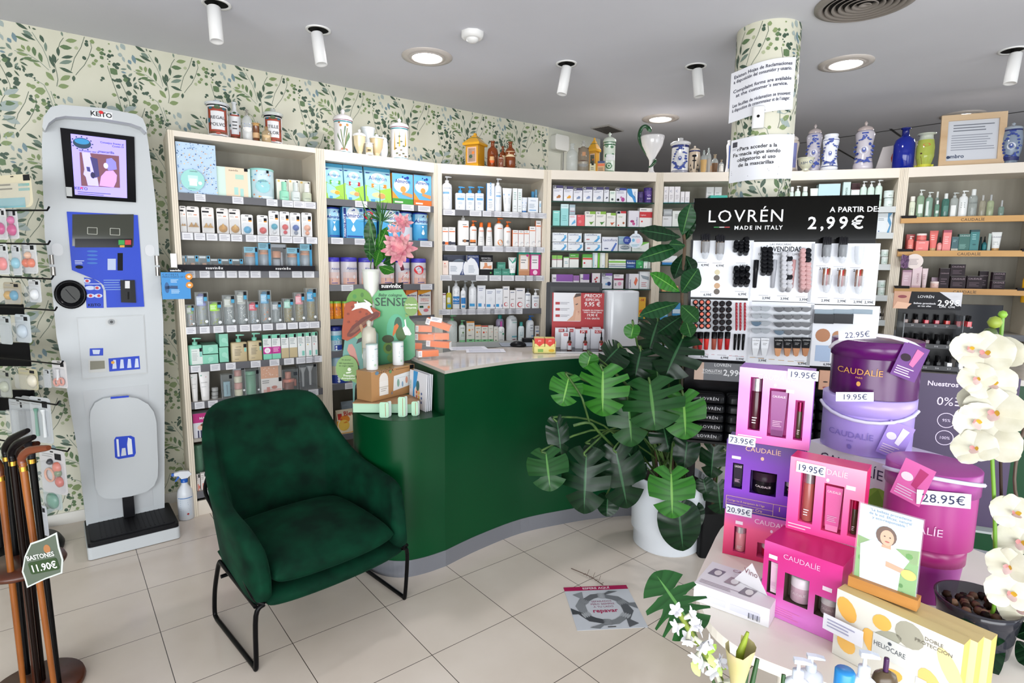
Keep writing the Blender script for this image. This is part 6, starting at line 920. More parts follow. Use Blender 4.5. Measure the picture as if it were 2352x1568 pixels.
# tray with mint tabs
ta,tb=ptZ(822,925,LC),ptZ(975,925,LC);MT='#a9cdb2'
g=G();g.box(-.21,.14,-.31,-.10,.004,.055,MT,side=ED);g.box(-.21,.14,-.315,-.1,.055,.06,ED);g.build('tray',e)
for X,Y,w_,h_ in((640,1500,.05,.085),(805,1460,.04,.11),(925,1435,.035,.08)):
 p=ptY(740+X/4.356,620+Y/4.356,DY-.40);g=G();x_=p.x+.66;y_=-.40 if X<700 else(-.38 if X<900 else-.355);g.prism(rrect(x_-w_*.7,x_+w_*.3,.0,h_,.01),y_,y_+.005,MT,ED);g.T=Matrix.Translation((x_,y_,0))@Matrix.Rotation(1.1,4,'Z');g.prism(rrect(-.002,w_*.9,.0,h_,.01),0,.005,'#dfeae4',ED);g.T=None;g.build('mint_tab',e)
 # kraft box with two tins and the big bottle
K=LC+.0615;k1,k2=ptZ(855,922,K),ptZ(953,898,K);ka=math.atan2(k2.y-k1.y,k2.x-k1.x);kw=(k2-k1).length;kh=.166
kc=((k1.x+k2.x)/2,(k1.y+k2.y)/2-.012,K+.0006)
product('box',kw,kh,'#b98f62','#a8845c','t .3 .9 .1 #5a4634 suavinēx;l .55 .88 .9 .95 1 #7a5c40;d .27 .78 .04 - #e2dcd4;d .27 .66 .1 .12 #e2dcd4;r .17 .37 .14 .62 #e4e0da;r .17 .37 .4 .44 #c9c4ba;l .2 .34 .25 .38 2 #a9a49a;p #e2e4e2 .48,.2 .95,.3 .96,.8 .5,.72;r .55 .95 .62 .63 #b4bcb8;d .6 .45 .03 .07 #8fb0a0;d .8 .5 .03 .06 #d8a08a;d .7 .38 .02 .05 #8fa8c0;r .88 .98 .86 1 #1d1f24;d .12 .93 .04 .03 #6a8aa0;d .42 .9 .03 .03 #6f9a6a;p #6a8aa8 .43,.1 .46,.12 .45,.22',kc,ka,'brown kraft gift box with a bottle and pouch picture on the display tray',d=.12)
nK=(-sin(ka),cos(ka))
for(X,hh,t_,nm)in((.18,.145,'','left, in front of the tall beige bottle'),(.78,.138,'','right, near the box corner')):
 x_,y_=kc[0]+cos(ka)*kw*(X-.5)+nK[0]*.025,kc[1]+sin(ka)*kw*(X-.5)+nK[1]*.025
 product('can',.066,hh,'#dfe2e2','#b4c8c4','d .55 .84 .2 .04 #7fb0b4;l .2 .8 .5 .62 2 #9aa8a8;d .4 .2 .1 .1 #b4cfb4;d .2 .4 .05 .03 #a9c4c0;d .8 .3 .05 .04 #c9b8a0;d .7 .14 .05 .03 #a9c4c0',(x_,y_,K+kh+.002),ka,'white leaf-print tin tube on the kraft box, %s'%nm,'tins on the kraft box',x={'hb':.96})
x_,y_=kc[0]+cos(ka)*kw*(.32-.5)+nK[0]*.13,kc[1]+sin(ka)*kw*(.32-.5)+nK[1]*.13
e2=empty('perfume_bottle',(x_,y_,K+.0006),ka,'tall beige rounded bottle with a ball top behind the left tin','bottle');g=G();g.lathe([(.035,0),(.038,.01),(.038,.27),(.036,.28)],mat('#c9d0cc',.1,0,'clear',.6),24);g.build('body',e2);g=G();g.lathe([(.04,.28),(.041,.36),(.034,.39),(.012,.4),(.011,.408),(.014,.418),(.013,.43),(0,.438)],mat('#c3bfb0',.35),24);g.build('cap',e2)
# magazines leaning on the counter step
ma_=radians(-53.9);
for k in range(4):
 off=.012+.013*k;bx=-.363-sin(ma_)*0;mx,my=-.50-cos(pi/2+ma_)*off*1.0,3.212-sin(pi/2+ma_)*off
 g=G();w_=.21;h_=.205+.004*(k%2);g.box(-w_/2,w_/2,-.004,0,0,h_,'#dcdde2',side='#e9e9ec')
 if k==3:g.surf=lambda x,z:-.004;g.poly([(-w_*.28,h_),(-w_*.02,h_),(-w_*.1,h_*.6),(-w_*.2,h_*.5),(-w_*.16,0),(-w_*.28,0)],'#2f97cf');g.disc(.0,h_*.45,.025,.03,'#e3c4a4');g.disc(.0,h_*.62,.02,.03,'#3a6a6a',.001);[g.disc(-.01+.03*(j%3),h_*(.2+.12*(j//3)),.008,.008,['#c9503c','#e3b43c','#4f6a9c'][j%3],.0015,8)for j in range(9)];g.text('COLEC',-w_*.4,h_*.6,.012,'#4fae9c',rot=pi/2,bold=True)
 tag(g.build('magazine',loc=(mx+.002*k,my-.002*k,LC+.001),rot=(-.05,0,ma_)),'white magazine leaning on the counter step, %s'%['rearmost of four','second from the back','third from the back','front one with a blue and cartoon cover'][k],'magazine','magazines on the low counter end')
 # ================================================================ WEIGHING KIOSK
KO=(-2.207,3.174);KA=radians(39);KV=.30
def kz(x,y,v=KV):return uz(x,y,KO,KA,v)
e=empty('weighing_kiosk',(*KO,0),KA,'tall white height and weight measuring kiosk with a screen and black footplate','kiosk');kw=mat('#c6cacc',.35)
Lp=[(203,1240),(197,1195),(180,1044),(153,891),(130,774),(115,621),(103,544),(98,414),(96,330),(99,285),(112,262),(134,250)];Rp=[(314,268),(326,278),(336,300),(341,330),(358,468),(369,640),(375,738),(378,930),(378,1200),(378,1230)]
out=[kz(*p)for p in Lp+Rp];out[0]=(out[0][0],.02);out[-1]=(out[-1][0],.02)
def bev(o,w,n=3):
 b=o.modifiers.new('bevel','BEVEL');b.width=w;b.segments=n;b.limit_method='ANGLE';b.angle_limit=radians(50);return o
g=G();g.prism(out[::-1],KV,KV+.11,kw);bev(g.build('body',e),.025,4)
# hood over the screen
hp=[kz(*p,KV-.1)for p in((97,292),(100,268),(116,246),(140,240),(235,248),(312,262),(328,272),(336,292),(338,306),(325,292),(300,283),(235,272),(150,266),(128,270),(112,282),(103,300))]
g=G();g.prism(hp[::-1],KV-.1,KV+.02,kw);bev(g.build('hood',e),.014,3)
def panel(name,pts,v,th,c,marks=None,b=0,vv=None):
 P=[kz(*p,v)for p in pts];g=G();g.prism(P,v-th,v,c);g.surf=lambda x,z:v-th
 if marks:marks(g,lambda x,y:kz(x,y,v-th))
 o=g.build(name,e);return bev(o,b)if b else o
def m_name(g,f):
 x,z=f(233,268);g.text('KEiTO',x,z,.026,'#26262c',bold=True,sp=1.0);x,z=f(232,258);g.disc(x,z,.011,.009,'#d8232c',.002)
panel('name_plate',[(209,253),(258,259),(258,275),(210,270)],KV-.1,.003,'#e8e9ea',m_name)
panel('screen_frame',[(138,294),(308,315),(312,465),(153,455)],KV,.012,mat('#17171b',.12),b=.006)
def m_scr(g,f):
 def p(X,Y):return f(140+X/8.2526,280+Y/8.2526)
 E_=lambda c:mat(c,.5,0,'emit',.9)
 g.poly([p(350,570),p(1100,645),p(1120,1250),(p(385,1210))],E_('#6a4450'),.001);g.poly([p(395,575),p(550,590),p(690,1060),p(720,1220),p(510,1205),p(470,1040),p(425,990),p(445,900)],E_('#a8a2f4'),.0014)
 g.poly([p(550,660),p(690,700),p(730,1030),p(650,1060)],E_('#3a3466'),.0018);g.poly([p(860,700),p(960,685),p(1040,760),p(1060,900),p(900,920),p(850,840)],E_('#7a74c4'),.0018);g.poly([p(730,1210),p(760,1030),p(850,930),p(990,920),p(1060,1010),p(1050,1130),p(1000,1240)],E_('#b48ae8'),.002)
 x,z=p(850,830);g.disc(x,z,.011,.016,E_('#c9b8f8'),.0024);x,z=p(605,1010);g.disc(x,z,.011,.018,E_('#241f48'),.0024);g.poly([p(480,850),p(545,855),p(560,945),p(500,935)],E_('#3a3a70'),.0024)
 x,z=p(400,405);g.disc(x,z,.042,.030,E_('#1f3a4c'),.0014);g.disc(x,z+.010,.034,.016,E_('#2f78a0'),.002)
 for k in range(12):an=k/12*2*pi;g.disc(x+.048*cos(an),z+.036*sin(an),.004,.004,E_('#22304c'),.0014,6)
 D_=E_('#3a3880')
 for t,X,Y,h_,al in(('Consejos frente al',1190,450,.011,'r'),('Covid-19',1190,500,.011,'r'),('No olvides usar la',720,590,.009,'r'),('mascarilla',1010,608,.014,'r'),('KEiTO',385,1285,.016,'c')):x,z=p(X,Y);g.text(t,x,z,h_,D_,al=al,bold=True)
 x,z=p(390,1250);g.disc(x,z,.006,.005,E_('#c0306a'),.0018);x,z=p(320,1330);g.lines(x,x+.16,z-.014,z+.006,2,D_)
panel('screen',[(162,307),(289,322),(292,455),(172,447)],KV-.012,.002,mat('#9c92f0',.5,0,'emit',.8),m_scr)
panel('frame_sticker',[(151,429),(165,430),(166,451),(153,450)],KV-.012,.001,'#c9cccb')
blu_=mat('#0846c4',.5)
def m_con(g,f):
 def r4(a,b,c,d,col,e_=.001):g.poly([f(a,d),f(c,d),f(c,b),f(a,b)],col,e_)
 r4(166,492,307,565,mat('#4b4d47',.06));r4(172,548,304,568,mat('#1c1c20',.1),.0014);r4(272,551,286,562,'#2fa04a',.002);r4(287,551,301,562,'#c8323a',.002);r4(275,563,286,568,'#d8a83a',.002)
 r4(270,581,282,621,'#0c0c10',.002);r4(247,594,266,620,'#b8c4dc',.002)
 for a_,b_ in((201,528),(253,530)):g.line([f(a_,b_-6),f(a_+22,b_-5),f(a_+22,b_+10),f(a_,b_+9),f(a_,b_-6)],.003,'#b9bab0',.002)
 x,z=f(182,603);g.lines(x-.02,x+.025,z-.012,z+.014,3,'#dfe6f4',.002);x,z=f(182,613);g.disc(x,z,.018,.010,'#15151a',.002);x,z=f(243,649);g.lines(x-.01,x+.09,z-.05,z+.02,5,'#7f9fd4',.002)
 for k in range(4):x,z=f(212,577+9*k);g.disc(x,z,.026,.006,'#3a78c8',.0016)
panel('control_panel',[(153,486),(316,494),(331,704),(245,706),(243,668),(238,655),(226,645),(165,620)],KV,.008,blu_,m_con,b=.004)
def m_ins(g,f):
 for X,Y,rx in((200,645,6),(207,661,9),(223,661,6),(208,679,7),(226,679,7)):x,z=f(X,Y);g.disc(x,z,rx*.0028,.012,'#c9d4ec',.001)
 for X,Y in((200,645),(223,661),(208,679),(227,679)):x,z=f(X,Y);g.disc(x,z,.008,.008,'#c8323a',.0018)
 x,z=f(217,703);g.text('KEiTO',x,z,.016,'#15151c',bold=True);x,z=f(200,652);g.lines(x-.015,x+.08,z-.006,z+.004,1,'#e4eaf6')
panel('instruction_sticker',[(193,637),(214,640),(230,650),(237,665),(238,707),(199,707)],KV,.003,blu_,m_ins)
panel('card_slot',[(276,643),(309,643),(312,695),(278,694)],KV-.008,.012,mat('#17171a',.25),lambda g,f:(g.poly([f(287,662),f(298,662),f(298,645),f(287,645)],'#dcdcdc',.001),g.poly([f(293,687),f(297,687),f(297,670),f(293,670)],'#050505',.001)))
x,z=kz(162,676);g=G();g.T=Matrix.Translation((x,KV,z))@Matrix.Rotation(pi/2,4,'X');g.lathe([(.075,0),(.075,.012),(.062,.016),(.058,.004),(0,.002)],mat('#15161a',.2),32,sy=1.1);g.T=None;g.surf=lambda x_,z_:KV;g.disc(x,z,.045,.05,mat('#26261e',.15),.006);g.line([(x-.02,z+.03),(x+.005,z-.01),(x+.02,z-.03)],.004,'#1c1c20',.008);g.build('round_port',e)
def m_door(g,f):
 x,z=f(256,739);g.disc(x,z,.03,.026,'#c9cbcb',.001);g.disc(x,z,.018,.017,'#9ea1a2',.002);g.disc(x,z,.008,.008,'#4a4c4e',.003)
 g.poly([f(206,817),f(237,816),f(237,799),f(206,800)],blu_,.001);g.poly([f(214,813),f(228,813),f(230,803),f(212,803)],'#cfd8ea',.002);g.poly([f(204,856),f(244,853),f(243,824),f(203,826)],'#cfd0cd',.001);g.poly([f(207,849),f(241,846),f(240,828),f(207,829)],'#8c8a7a',.002)
 g.poly([f(251,853),f(322,847),f(320,817),(f(249,823))],blu_,.001)
 for k in range(4):a_=258+17*k;g.poly([f(a_,847-1*k),f(a_+10,846-k),f(a_+8,826-k),f(a_+2,826-k)],'#cfd8ea',.002)
 x,z=f(259,832);g.disc(x,z,.009,.009,'#e3a82c',.003)
panel('service_door',[(176,729),(331,722),(339,857),(189,871)],KV,.004,mat('#c9cbcb',.4));panel('service_door',[(178,731),(329,724),(337,855),(190,869)],KV-.004,.004,kw,m_door)
fl=[(205,960),(207,940),(217,922),(235,912),(262,908),(290,908),(315,912),(338,925),(351,942),(357,965),(361,1060),(360,1090),(352,1110),(335,1124),(300,1134),(262,1140),(240,1140),(225,1130),(218,1112)]
panel('flap_recess',[(190,898),(340,883),(352,1160),(228,1190)],KV,.002,mat('#c4c7c9',.35))
def m_fl(g,f):
 P=[f(x,y)for x,y in((262,1010),(266,1003),(300,1000),(309,1004),(312,1040),(308,1048),(272,1054),(264,1050))];g.poly(P,blu_,.001)
 g.poly([f(270,1048),f(275,1048),f(272,1008),f(267,1008)],'#dfe4ec',.002);g.poly([f(278,1047),f(290,1045),(f(288,1028)),f(280,1029)],'#cfd4dc',.002);g.poly([f(294,1044),f(305,1042),f(302,1008),f(294,1004),(f(292,1020))],'#e4e8ee',.002)
panel('folding_tray',fl,KV-.002,.045,kw,m_fl,b=.018);panel('tray_label',[(254,916),(296,912),(296,908),(254,911)],KV-.047,.001,blu_)
g=G();x0,_=kz(281,1150,KV-.02);x1,_=kz(307,1150,KV-.02);g.box(x0,x1,KV-.045,KV,.11,kz(290,1128)[1],mat('#1b1b1f',.3));g.build('scale_column',e)
for s_,pts in((0,((112,585),(125,607))),(0,((115,613),(129,633))),(1,((354,587),(367,609))),(1,((356,613),(368,633)))):
 (x0,z1),(x1,z0)=kz(*pts[0]),kz(*pts[1]);g=G();g.lathe([((x1-x0)/2,z0),((x1-x0)/2,z1)],mat('#a9a49e',.25,.9),16,cx=(x0+x1)/2,cy=KV);g.build('hand_sensor',e)
for X,Y in((132,573),(344,575)):x,z=kz(X,Y);g=G();g.surf=lambda a_,b_:KV;g.prism(rrect(x-.025,x+.025,z-.035,z+.035,.024),KV-.003,KV,mat('#d2d4d6',.3));g.build('dimple',e)
g=G();bw=.23;g.zprism(rrect(-bw,bw,.0,.44,.02),.004,.075,kw);g.build('base',e);g=G();g.zprism(rrect(-bw+.004,bw-.004,.005,.40,.02),.075,.098,mat('#1d1d20',.42));g.zprism(rrect(-bw+.02,bw-.02,.03,.38,.02),.098,.104,mat('#222225',.5))
for k in range(14):g.box(-.16+.024*k,-.155+.024*k,.05,.36,.104,.1055,'#17171a')
g.build('footplate',e)
# cable on the floor behind the kiosk
g=G();g.tube(smooth([(-2.62,3.6,.32),(-2.68,3.55,.12),(-2.7,3.45,.012),(-2.62,3.36,.01),(-2.52,3.36,.01)]),.006,'#161616',6);tag(g.build('power_cable'),'black power cable curling on the floor behind the kiosk','cable')
# spray bottle on the floor
p=ptZ(419,1197,0);e=empty('spray_bottle',(p.x,p.y+.05,.0008),.5,'white spray bottle with a blue trigger on the floor beside the kiosk','spray bottle');r_=.048
g=G();g.lathe([(.042,0),(r_,.006),(r_,.16),(.042,.2),(.02,.235),(.018,.25)],mat('#dfe3e8',.3),22);g.surf=lambda x,z:-sqrt(max(0,r_*r_-x*x));g.rect(-.035,.035,.03,.145,'#d3dae2',.001,6);g.lines(-.03,.03,.06,.14,6,'#8fa4ba',.0016);g.rect(-.04,.04,.15,.155,'#3f7fc0',.001,6);g.disc(.012,.045,.008,.008,'#b8323a',.003,4);g.build('body',e)
g=G();g.lathe([(.021,.25),(.021,.272),(.015,.275)],mat('#2468c0',.3),16);g.prism([(-.055,.262),(-.045,.262),(-.022,.29),(-.035,.295)],-.006,.006,mat('#2468c0',.3));g.box(-.07,-.055,-.008,.008,.30,.318,mat('#2468c0',.3));g.build('trigger',e)
g=G();g.prism([(-.055,.300),(-.055,.32),(-.02,.328),(.03,.322),(.045,.30),(.02,.278),(-.015,.275),(-.03,.298)],-.013,.013,mat('#e6e9ee',.3));g.build('spray_head',e)
# ================================================================ ARMCHAIR
CO_=Vector((-1.015,2.205,0));e1=Vector((.7045,.7095,0)).normalized();CAa=math.atan2(e1.y,e1.x)
velvet=noisy('green_velvet','#01251a','#04422d',7,.8,7,(1,1,1.3),.15,.34,.7,.08)
e=empty('armchair',CO_,CAa,'dark green velvet armchair with a black tube frame, facing the shop front','armchair');e.scale=(.965,.945,1);velvet.node_tree.nodes['Principled BSDF'].inputs['Specular IOR Level'].default_value=.12;CWD=.66
cols=[((-.015,-.03,.30),(-.02,.00,.50)),((-.02,.06,.285),(-.045,.07,.575)),((-.01,.22,.28),(-.045,.26,.60)),((.0,.38,.28),(-.03,.44,.64)),((.03,.52,.285),(-.005,.60,.74)),((.09,.585,.29),(.03,.735,.915)),((.20,.60,.29),(.14,.80,.965)),((.33,.605,.29),(.33,.82,.965))]
cols=cols+[(tuple([CWD-b[0],b[1],b[2]]),tuple([CWD-t_[0],t_[1],t_[2]]))for b,t_ in cols[-2::-1]]
def seam3(P,n=5):return smooth(P,n)
bot_=seam3([c_[0]for c_ in cols],3);top_=seam3([c_[1]for c_ in cols],3);n=len(bot_);nv=8
def shellpt(i,t_):
 b,q=bot_[i],top_[i];p=b.lerp(q,t_);return p
nor=[]
for i in range(n):
 d_=(bot_[min(i+1,n-1)]-bot_[max(i-1,0)]);d_.z=0;d_.normalize();nor.append(Vector((-d_.y,d_.x,0)))
ring=[]
for i in range(n):
 th=.036;row=[];o_=nor[i]*1.0;arm=1 if(i<11 or i>n-12)else 0
 for k in range(nv+1):t_=k/nv;row.append(shellpt(i,t_)+o_*th)
 up_=(top_[i]-bot_[i]).normalized()
 for a_ in(45,90,135):row.append(top_[i]+o_*th*cos(radians(a_))+up_*th*.9*sin(radians(a_)))
 for k in range(nv,-1,-1):t_=k/nv;row.append(shellpt(i,t_)-o_*(th+.018*sin(pi*t_)*(1 if not arm else.5)))
 row.append(bot_[i]-up_*.012);ring.append(row)
m_=len(ring[0]);g=G();vs=[tuple(p)for r_ in ring for p in r_];g.add(vs,[(i*m_+k,i*m_+(k+1)%m_,(i+1)*m_+(k+1)%m_,(i+1)*m_+k)for i in range(n-1)for k in range(m_)],velvet,True)
for i,sg in((0,-1),(n-1,1)):
 cpt=[ring[i][k]for k in range(m_)];c_=sum(cpt,Vector())/m_+Vector((0,-.035,0));mid=[q.lerp(c_,.45)+Vector((0,-.022,0))for q in cpt];v2=[tuple(q)for q in cpt]+[tuple(q)for q in mid]+[tuple(c_)]
 f2=[(k,(k+1)%m_,m_+(k+1)%m_,m_+k)for k in range(m_)]+[(m_+k,m_+(k+1)%m_,2*m_)for k in range(m_)];g.add(v2,f2,velvet,True)
import bmesh
def weld(o,sub=1):
 b=bmesh.new();b.from_mesh(o.data);bmesh.ops.remove_doubles(b,verts=b.verts,dist=.0005);bmesh.ops.recalc_face_normals(b,faces=b.faces);b.to_mesh(o.data);b.free()
 if sub:s_=o.modifiers.new('subdivision','SUBSURF');s_.levels=sub;s_.render_levels=sub
 return o
weld(g.build('shell',e))
def pillow(x0,x1,y0,y1,z0,z1,r,crown,m,nx=12,ny=12,front=None):
 "soft box cushion as one closed surface"
 g=G();v=[];f=[]
 def pt(s_,t_,up):
  sx=2*s_-1;ty=2*t_-1;e_=(1-abs(sx)**6)*(1-abs(ty)**6);xx=(x0+x1)/2+(x1-x0)/2*sx*(1-.03*(ty*ty));y_=(y0+y1)/2+(y1-y0)/2*ty*(1-.02*sx*sx)-(.025*(1-sx*sx)if ty<0 else 0)*abs(ty)
  zm=(z0+z1)/2;hh=(z1-z0)/2*max(0,e_)**.35;return(xx,y_,zm+hh*up+(crown*(1-sx*sx)*(1-ty*ty)if up>0 else 0))
 for up in(1,-1):
  b=len(v)
  for j in range(ny+1):
   for i in range(nx+1):v.append(pt(.5-.5*cos(pi*i/nx),.5-.5*cos(pi*j/ny),up))
  for j in range(ny):
   for i in range(nx):q=(b+j*(nx+1)+i,b+j*(nx+1)+i+1,b+(j+1)*(nx+1)+i+1,b+(j+1)*(nx+1)+i);f.append(q if up>0 else q[::-1])
 g.add(v,f,m,True);return g
weld(pillow(.02,CWD-.02,-.05,.58,.33,.455,.05,.045,velvet).build('seat_cushion',e))
weld(pillow(-.02,CWD+.02,-.065,.60,.255,.345,.03,0,velvet).build('seat_base',e))
blk=mat('#141416',.3,.4)
for x in(-.052,CWD+.052):
 xi=x+(.035 if x<0 else-.035)
 g=G();g.tube(smooth([(xi,-.035,.30),(x,-.03,.26),(x,-.005,.03),(x,.012,.012),(x,.035,.011),(x,.42,.011),(x,.50,.014),(x,.525,.04),(x,.50,.16),(x,.43,.30),(x,.40,.335)],5),.0105,blk,10);g.build('sled_leg',e)
 g=G();g.tube(smooth([(xi,-.04,.30),(x,.0,.335),(x,.2,.44),(x,.45,.57),(x,.56,.63),(xi,.60,.70)],5),.009,blk,10);g.tube([(x,-.03,.30),(x,.40,.335)],.009,blk,10);g.build('side_rail',e)
g=G();g.tube([(-.052,.40,.262),(CWD+.052,.40,.262)],.009,blk,10);g.build('cross_bar',e)
# twig and floor mat
g=G();q=[ptZ(x,y,.0)for x,y in((1295,1352),(1440,1346),(1483,1436),(1328,1447))];c_=sum(q,Vector())/4;fa=math.atan2((q[1]-q[0]).y,(q[1]-q[0]).x);fw_=.34;fh_=.36
g.T=Matrix.Rotation(-pi/2,4,'X');g.prism([(-fw_/2,-fh_/2),(fw_/2,-fh_/2),(fw_/2,fh_/2),(-fw_/2,fh_/2)],0,.001,'#c9ccd2');g.surf=lambda x,z:0
mg='#b01f5c';g.rect(-fw_/2,fw_/2,fh_*.40,fh_/2,mg);g.text('ESPERE AQUÍ',0,fh_*.425,.018,'#f2e8ee',bold=True)
R=random.Random(2)
for k in range(6):
 a0_=pi/2+k*pi/3;r0=.125;a1_=a0_+.9;P=[(r0*1.15*cos(a0_-.25),r0*1.1*sin(a0_-.25)-.02),(r0*1.15*cos(a0_+.3),r0*1.05*sin(a0_+.3)-.02),(r0*1.05*cos(a1_),r0*sin(a1_)-.02),(r0*.75*cos(a1_),r0*.75*sin(a1_)-.02),(r0*.72*cos(a0_+.35),r0*.75*sin(a0_+.35)-.02),(r0*.8*cos(a0_),r0*.8*sin(a0_)-.02)]
 c_k=['#6e7074','#8d9094','#4f5156','#84878b','#5f6166','#7a7d82'][k];g.poly(P,c_k,.001+.0001*k);g.poly([(r0*1.15*cos(a0_-.25),r0*1.1*sin(a0_-.25)-.02),(r0*.85*cos(a0_-.05),r0*.85*sin(a0_-.05)-.02),(max(-.168,min(.168,1.5*r0*cos(a0_-.6))),max(-.175,min(.13,1.4*r0*sin(a0_-.6)-.02))),(max(-.168,min(.168,1.6*r0*cos(a0_-.3))),max(-.175,min(.13,1.4*r0*sin(a0_-.3)-.02)))],c_k,.0016+.0001*k)
 for j in range(4):an=a1_-.05;rr=r0*(.74+.09*j);g.disc(rr*cos(an+.1),rr*sin(an+.1)-.02,.022,.006,'#a9acb0' if k%2 else '#8d9094',.002+.0001*j,8,a=an+pi/2)
for t_,z_,h_ in(('SEPARADOS',.035,.014),('PERO SIEMPRE',.012,.014),('A TU LADO',-.011,.014)):g.text(t_,0,z_,h_,'#a86a84')
g.text('repavar',0,-.05,.030,mg,bold=True);g.rect(-.02,.02,-.168,-.16,'#555')
tag(g.build('floor_sticker',loc=(c_.x,c_.y,.0015),rz=fa),'square floor sticker with a magenta strip and grey linked arms','floor sticker')
g=G();a_,b_=ptZ(1312,1305,.006),ptZ(1385,1343,.006);tw=[a_,a_.lerp(b_,.35)+Vector((.01,-.015,.01)),a_.lerp(b_,.7)+Vector((.0,.01,.004)),b_];g.tube(smooth(tw),[.003,.002]*0 or.0022,'#5f4a40',5)
for k in range(7):t_=.4+.09*k;p=a_.lerp(b_,t_);g.tube([p,p+Vector((.01+.01*(k%2),(.035 if k%2 else-.02),.02))],.0012,'#6a5448',4)
tag(g.build('dry_twig'),'small dry brown twig on the floor above the sticker','twig')
# ================================================================ PLANTS
def leafmat(nm,c1,c2,vein,rough=.3):
 m,nt,b,n,L=nodes(nm,rough);b.inputs['Specular IOR Level'].default_value=.25;at_=n('Attribute');at_.attribute_name='vt';s=n('SeparateXYZ');L(at_.outputs['Vector'],s.inputs[0])
 w=n('Math',operation='FRACT');mu=n('Math',operation='MULTIPLY');mu.inputs[1].default_value=9;L(s.outputs[1],mu.inputs[0]);L(mu.outputs[0],w.inputs[0])
 r=ramp(n,[(0,c2),(.1,c1),(.55,c2),(1,c2)]);L(w.outputs[0],r.inputs[0])
 r2=ramp(n,[(0,'#ffffff'),(.035,'#ffffff'),(.06,'#000000')]);L(s.outputs[0],r2.inputs[0]);mx=n('MixRGB');L(r2.outputs[0],mx.inputs[0]);L(r.outputs[0],mx.inputs[1]);mx.inputs[2].default_value=lin(vein);L(mx.outputs[0],b.inputs['Base Color'])
 bu=n('Bump',i_Strength=.5,i_Distance=.004);L(w.outputs[0],bu.inputs['Height']);L(bu.outputs[0],b.inputs['Normal']);return m
LMs={'b':leafmat('leaf_bright','#2b6420','#3a7a2a','#7fb05a',.35),'m':leafmat('leaf_mid','#1f4a22','#27562a','#5f8f50',.3),'d':leafmat('leaf_dark','#102c1a','#183820','#3f6a48',.25),'f':leafmat('leaf_fiddle','#1a4224','#245030','#5a8a4c',.35)}
stemm=noisy('stem_green','#3f5f2c','#5a7a3a',20,.5);brown=noisy('stem_brown','#4a3a2a','#6a543c',20,.7)
def leaf(parent,B,T,W_,m,slits=4,seed=0,droop=.18,fold=.22,face=None,kind='monstera',off=None):
 B,T=Vector(B),Vector(T);R=random.Random(seed);Lg=(T-B).length;Yx=(T-B).normalized();N=(C0-(B+T)/2).normalized()*.8+Vector((R.uniform(-.25,.25),0,.55+R.uniform(-.2,.2)))
 if face:N=Vector(face)
 X=Yx.cross(N).normalized();N=X.cross(Yx).normalized();g=G();at=[]
 H=Lg/(1.0 if kind=='monstera' else 1.0);half=W_/2;nr=40;ns=9;slits=max(slits-2,min(slits,2));sl=[.26+.40*(k+.5*(slits<2))/max(1,slits-1+(slits<2))for k in range(slits)]
 def outl(t):
  if kind=='monstera':a_=radians(168*(1-t)**.9);return(sin(a_)**(1.25 if a_<pi/2 else.8)*half*1.12,.30*H+((cos(a_)**.85*.70*H)if a_<pi/2 else cos(a_)*.42*H))
  a_=pi*(1-t);return(sin(a_)**.8*half*(.72+.4*sin(pi*t*.9)*t),H*t)
 for sd in(-1,1):
  rows=[];segs=[0]+sl+[1]
  for q in range(len(segs)-1):
   t0,t1=segs[q],segs[q+1];blk_=[];nn=max(3,int((t1-t0)*22))
   dep0=R.uniform(.3,.5);wid=.05
   for i in range(nn+1):
    row=[]
    for j in range(ns+1):
     s_=j/ns;tt=t0+(t1-t0)*i/nn;pull=max(0,(s_-dep0)/(1-dep0))**.5*wid
     if q>0:tt+=pull*(1-i/nn)*1.0
     if q<len(segs)-2:tt-=pull*(i/nn)*1.0
     tt=max(0,min(1,tt));ex,ey=outl(tt);sx,sy=0,(H*(.02+.9*tt)if kind=='monstera' else H*tt*.98)
     if slits and(i in(0,nn))and 0<q and j==ns:pass
     xx=sx+(ex-sx)*s_;yy_=sy+(ey-sy)*s_**1.15;zz=-fold*abs(xx)*(.6+abs(xx)/half*.5)-droop*(yy_/H)**2*H+.012*sin(tt*31)*s_*Lg
     row.append((xx*sd,yy_,zz,s_,tt))
    blk_.append(row)
   rows.append(blk_)
  for blk_ in rows:
   vs=[B+X*p[0]+Yx*p[1]+N*p[2]for r_ in blk_ for p in r_];k=ns+1;f=[(i*k+j,i*k+j+1,(i+1)*k+j+1,(i+1)*k+j)for i in range(len(blk_)-1)for j in range(ns)]
   if sd<0:f=[q_[::-1]for q_ in f]
   if off:vs=[v-off for v in vs]
   g.add(vs,f,m,True);at+=[(p[3],p[4],0)for r_ in blk_ for p in r_]
 return g.build('leaf',parent,attr=at)
def P6(X,Y,D):return ptY(1200+X/2.24,600+Y/2.24,D)
def PE(X,Y,D):return ptY(1250+X/3.4857,380+Y/3.4857,D)
pc=Vector((.965,3.33,0));e=empty('potted_monstera',(0,0,0),0,'large monstera plant in a white cylindrical pot in front of the counter','potted plant')
e.location=pc;pcv=pc
g=G();g.lathe([(.185,0),(.2,.012),(.2,.10),(.215,.115),(.22,.43),(.216,.445),(.205,.445),(.2,.40),(0,.40)],mat('#dfe4ea',.3),44,caps=False);g.build('pot',e);g=G();g.lathe([(0,.405),(.2,.40)],noisy('potting_soil','#1c130d','#33251b',40,.95),24);g.build('soil',e,loc=(0,0,0))
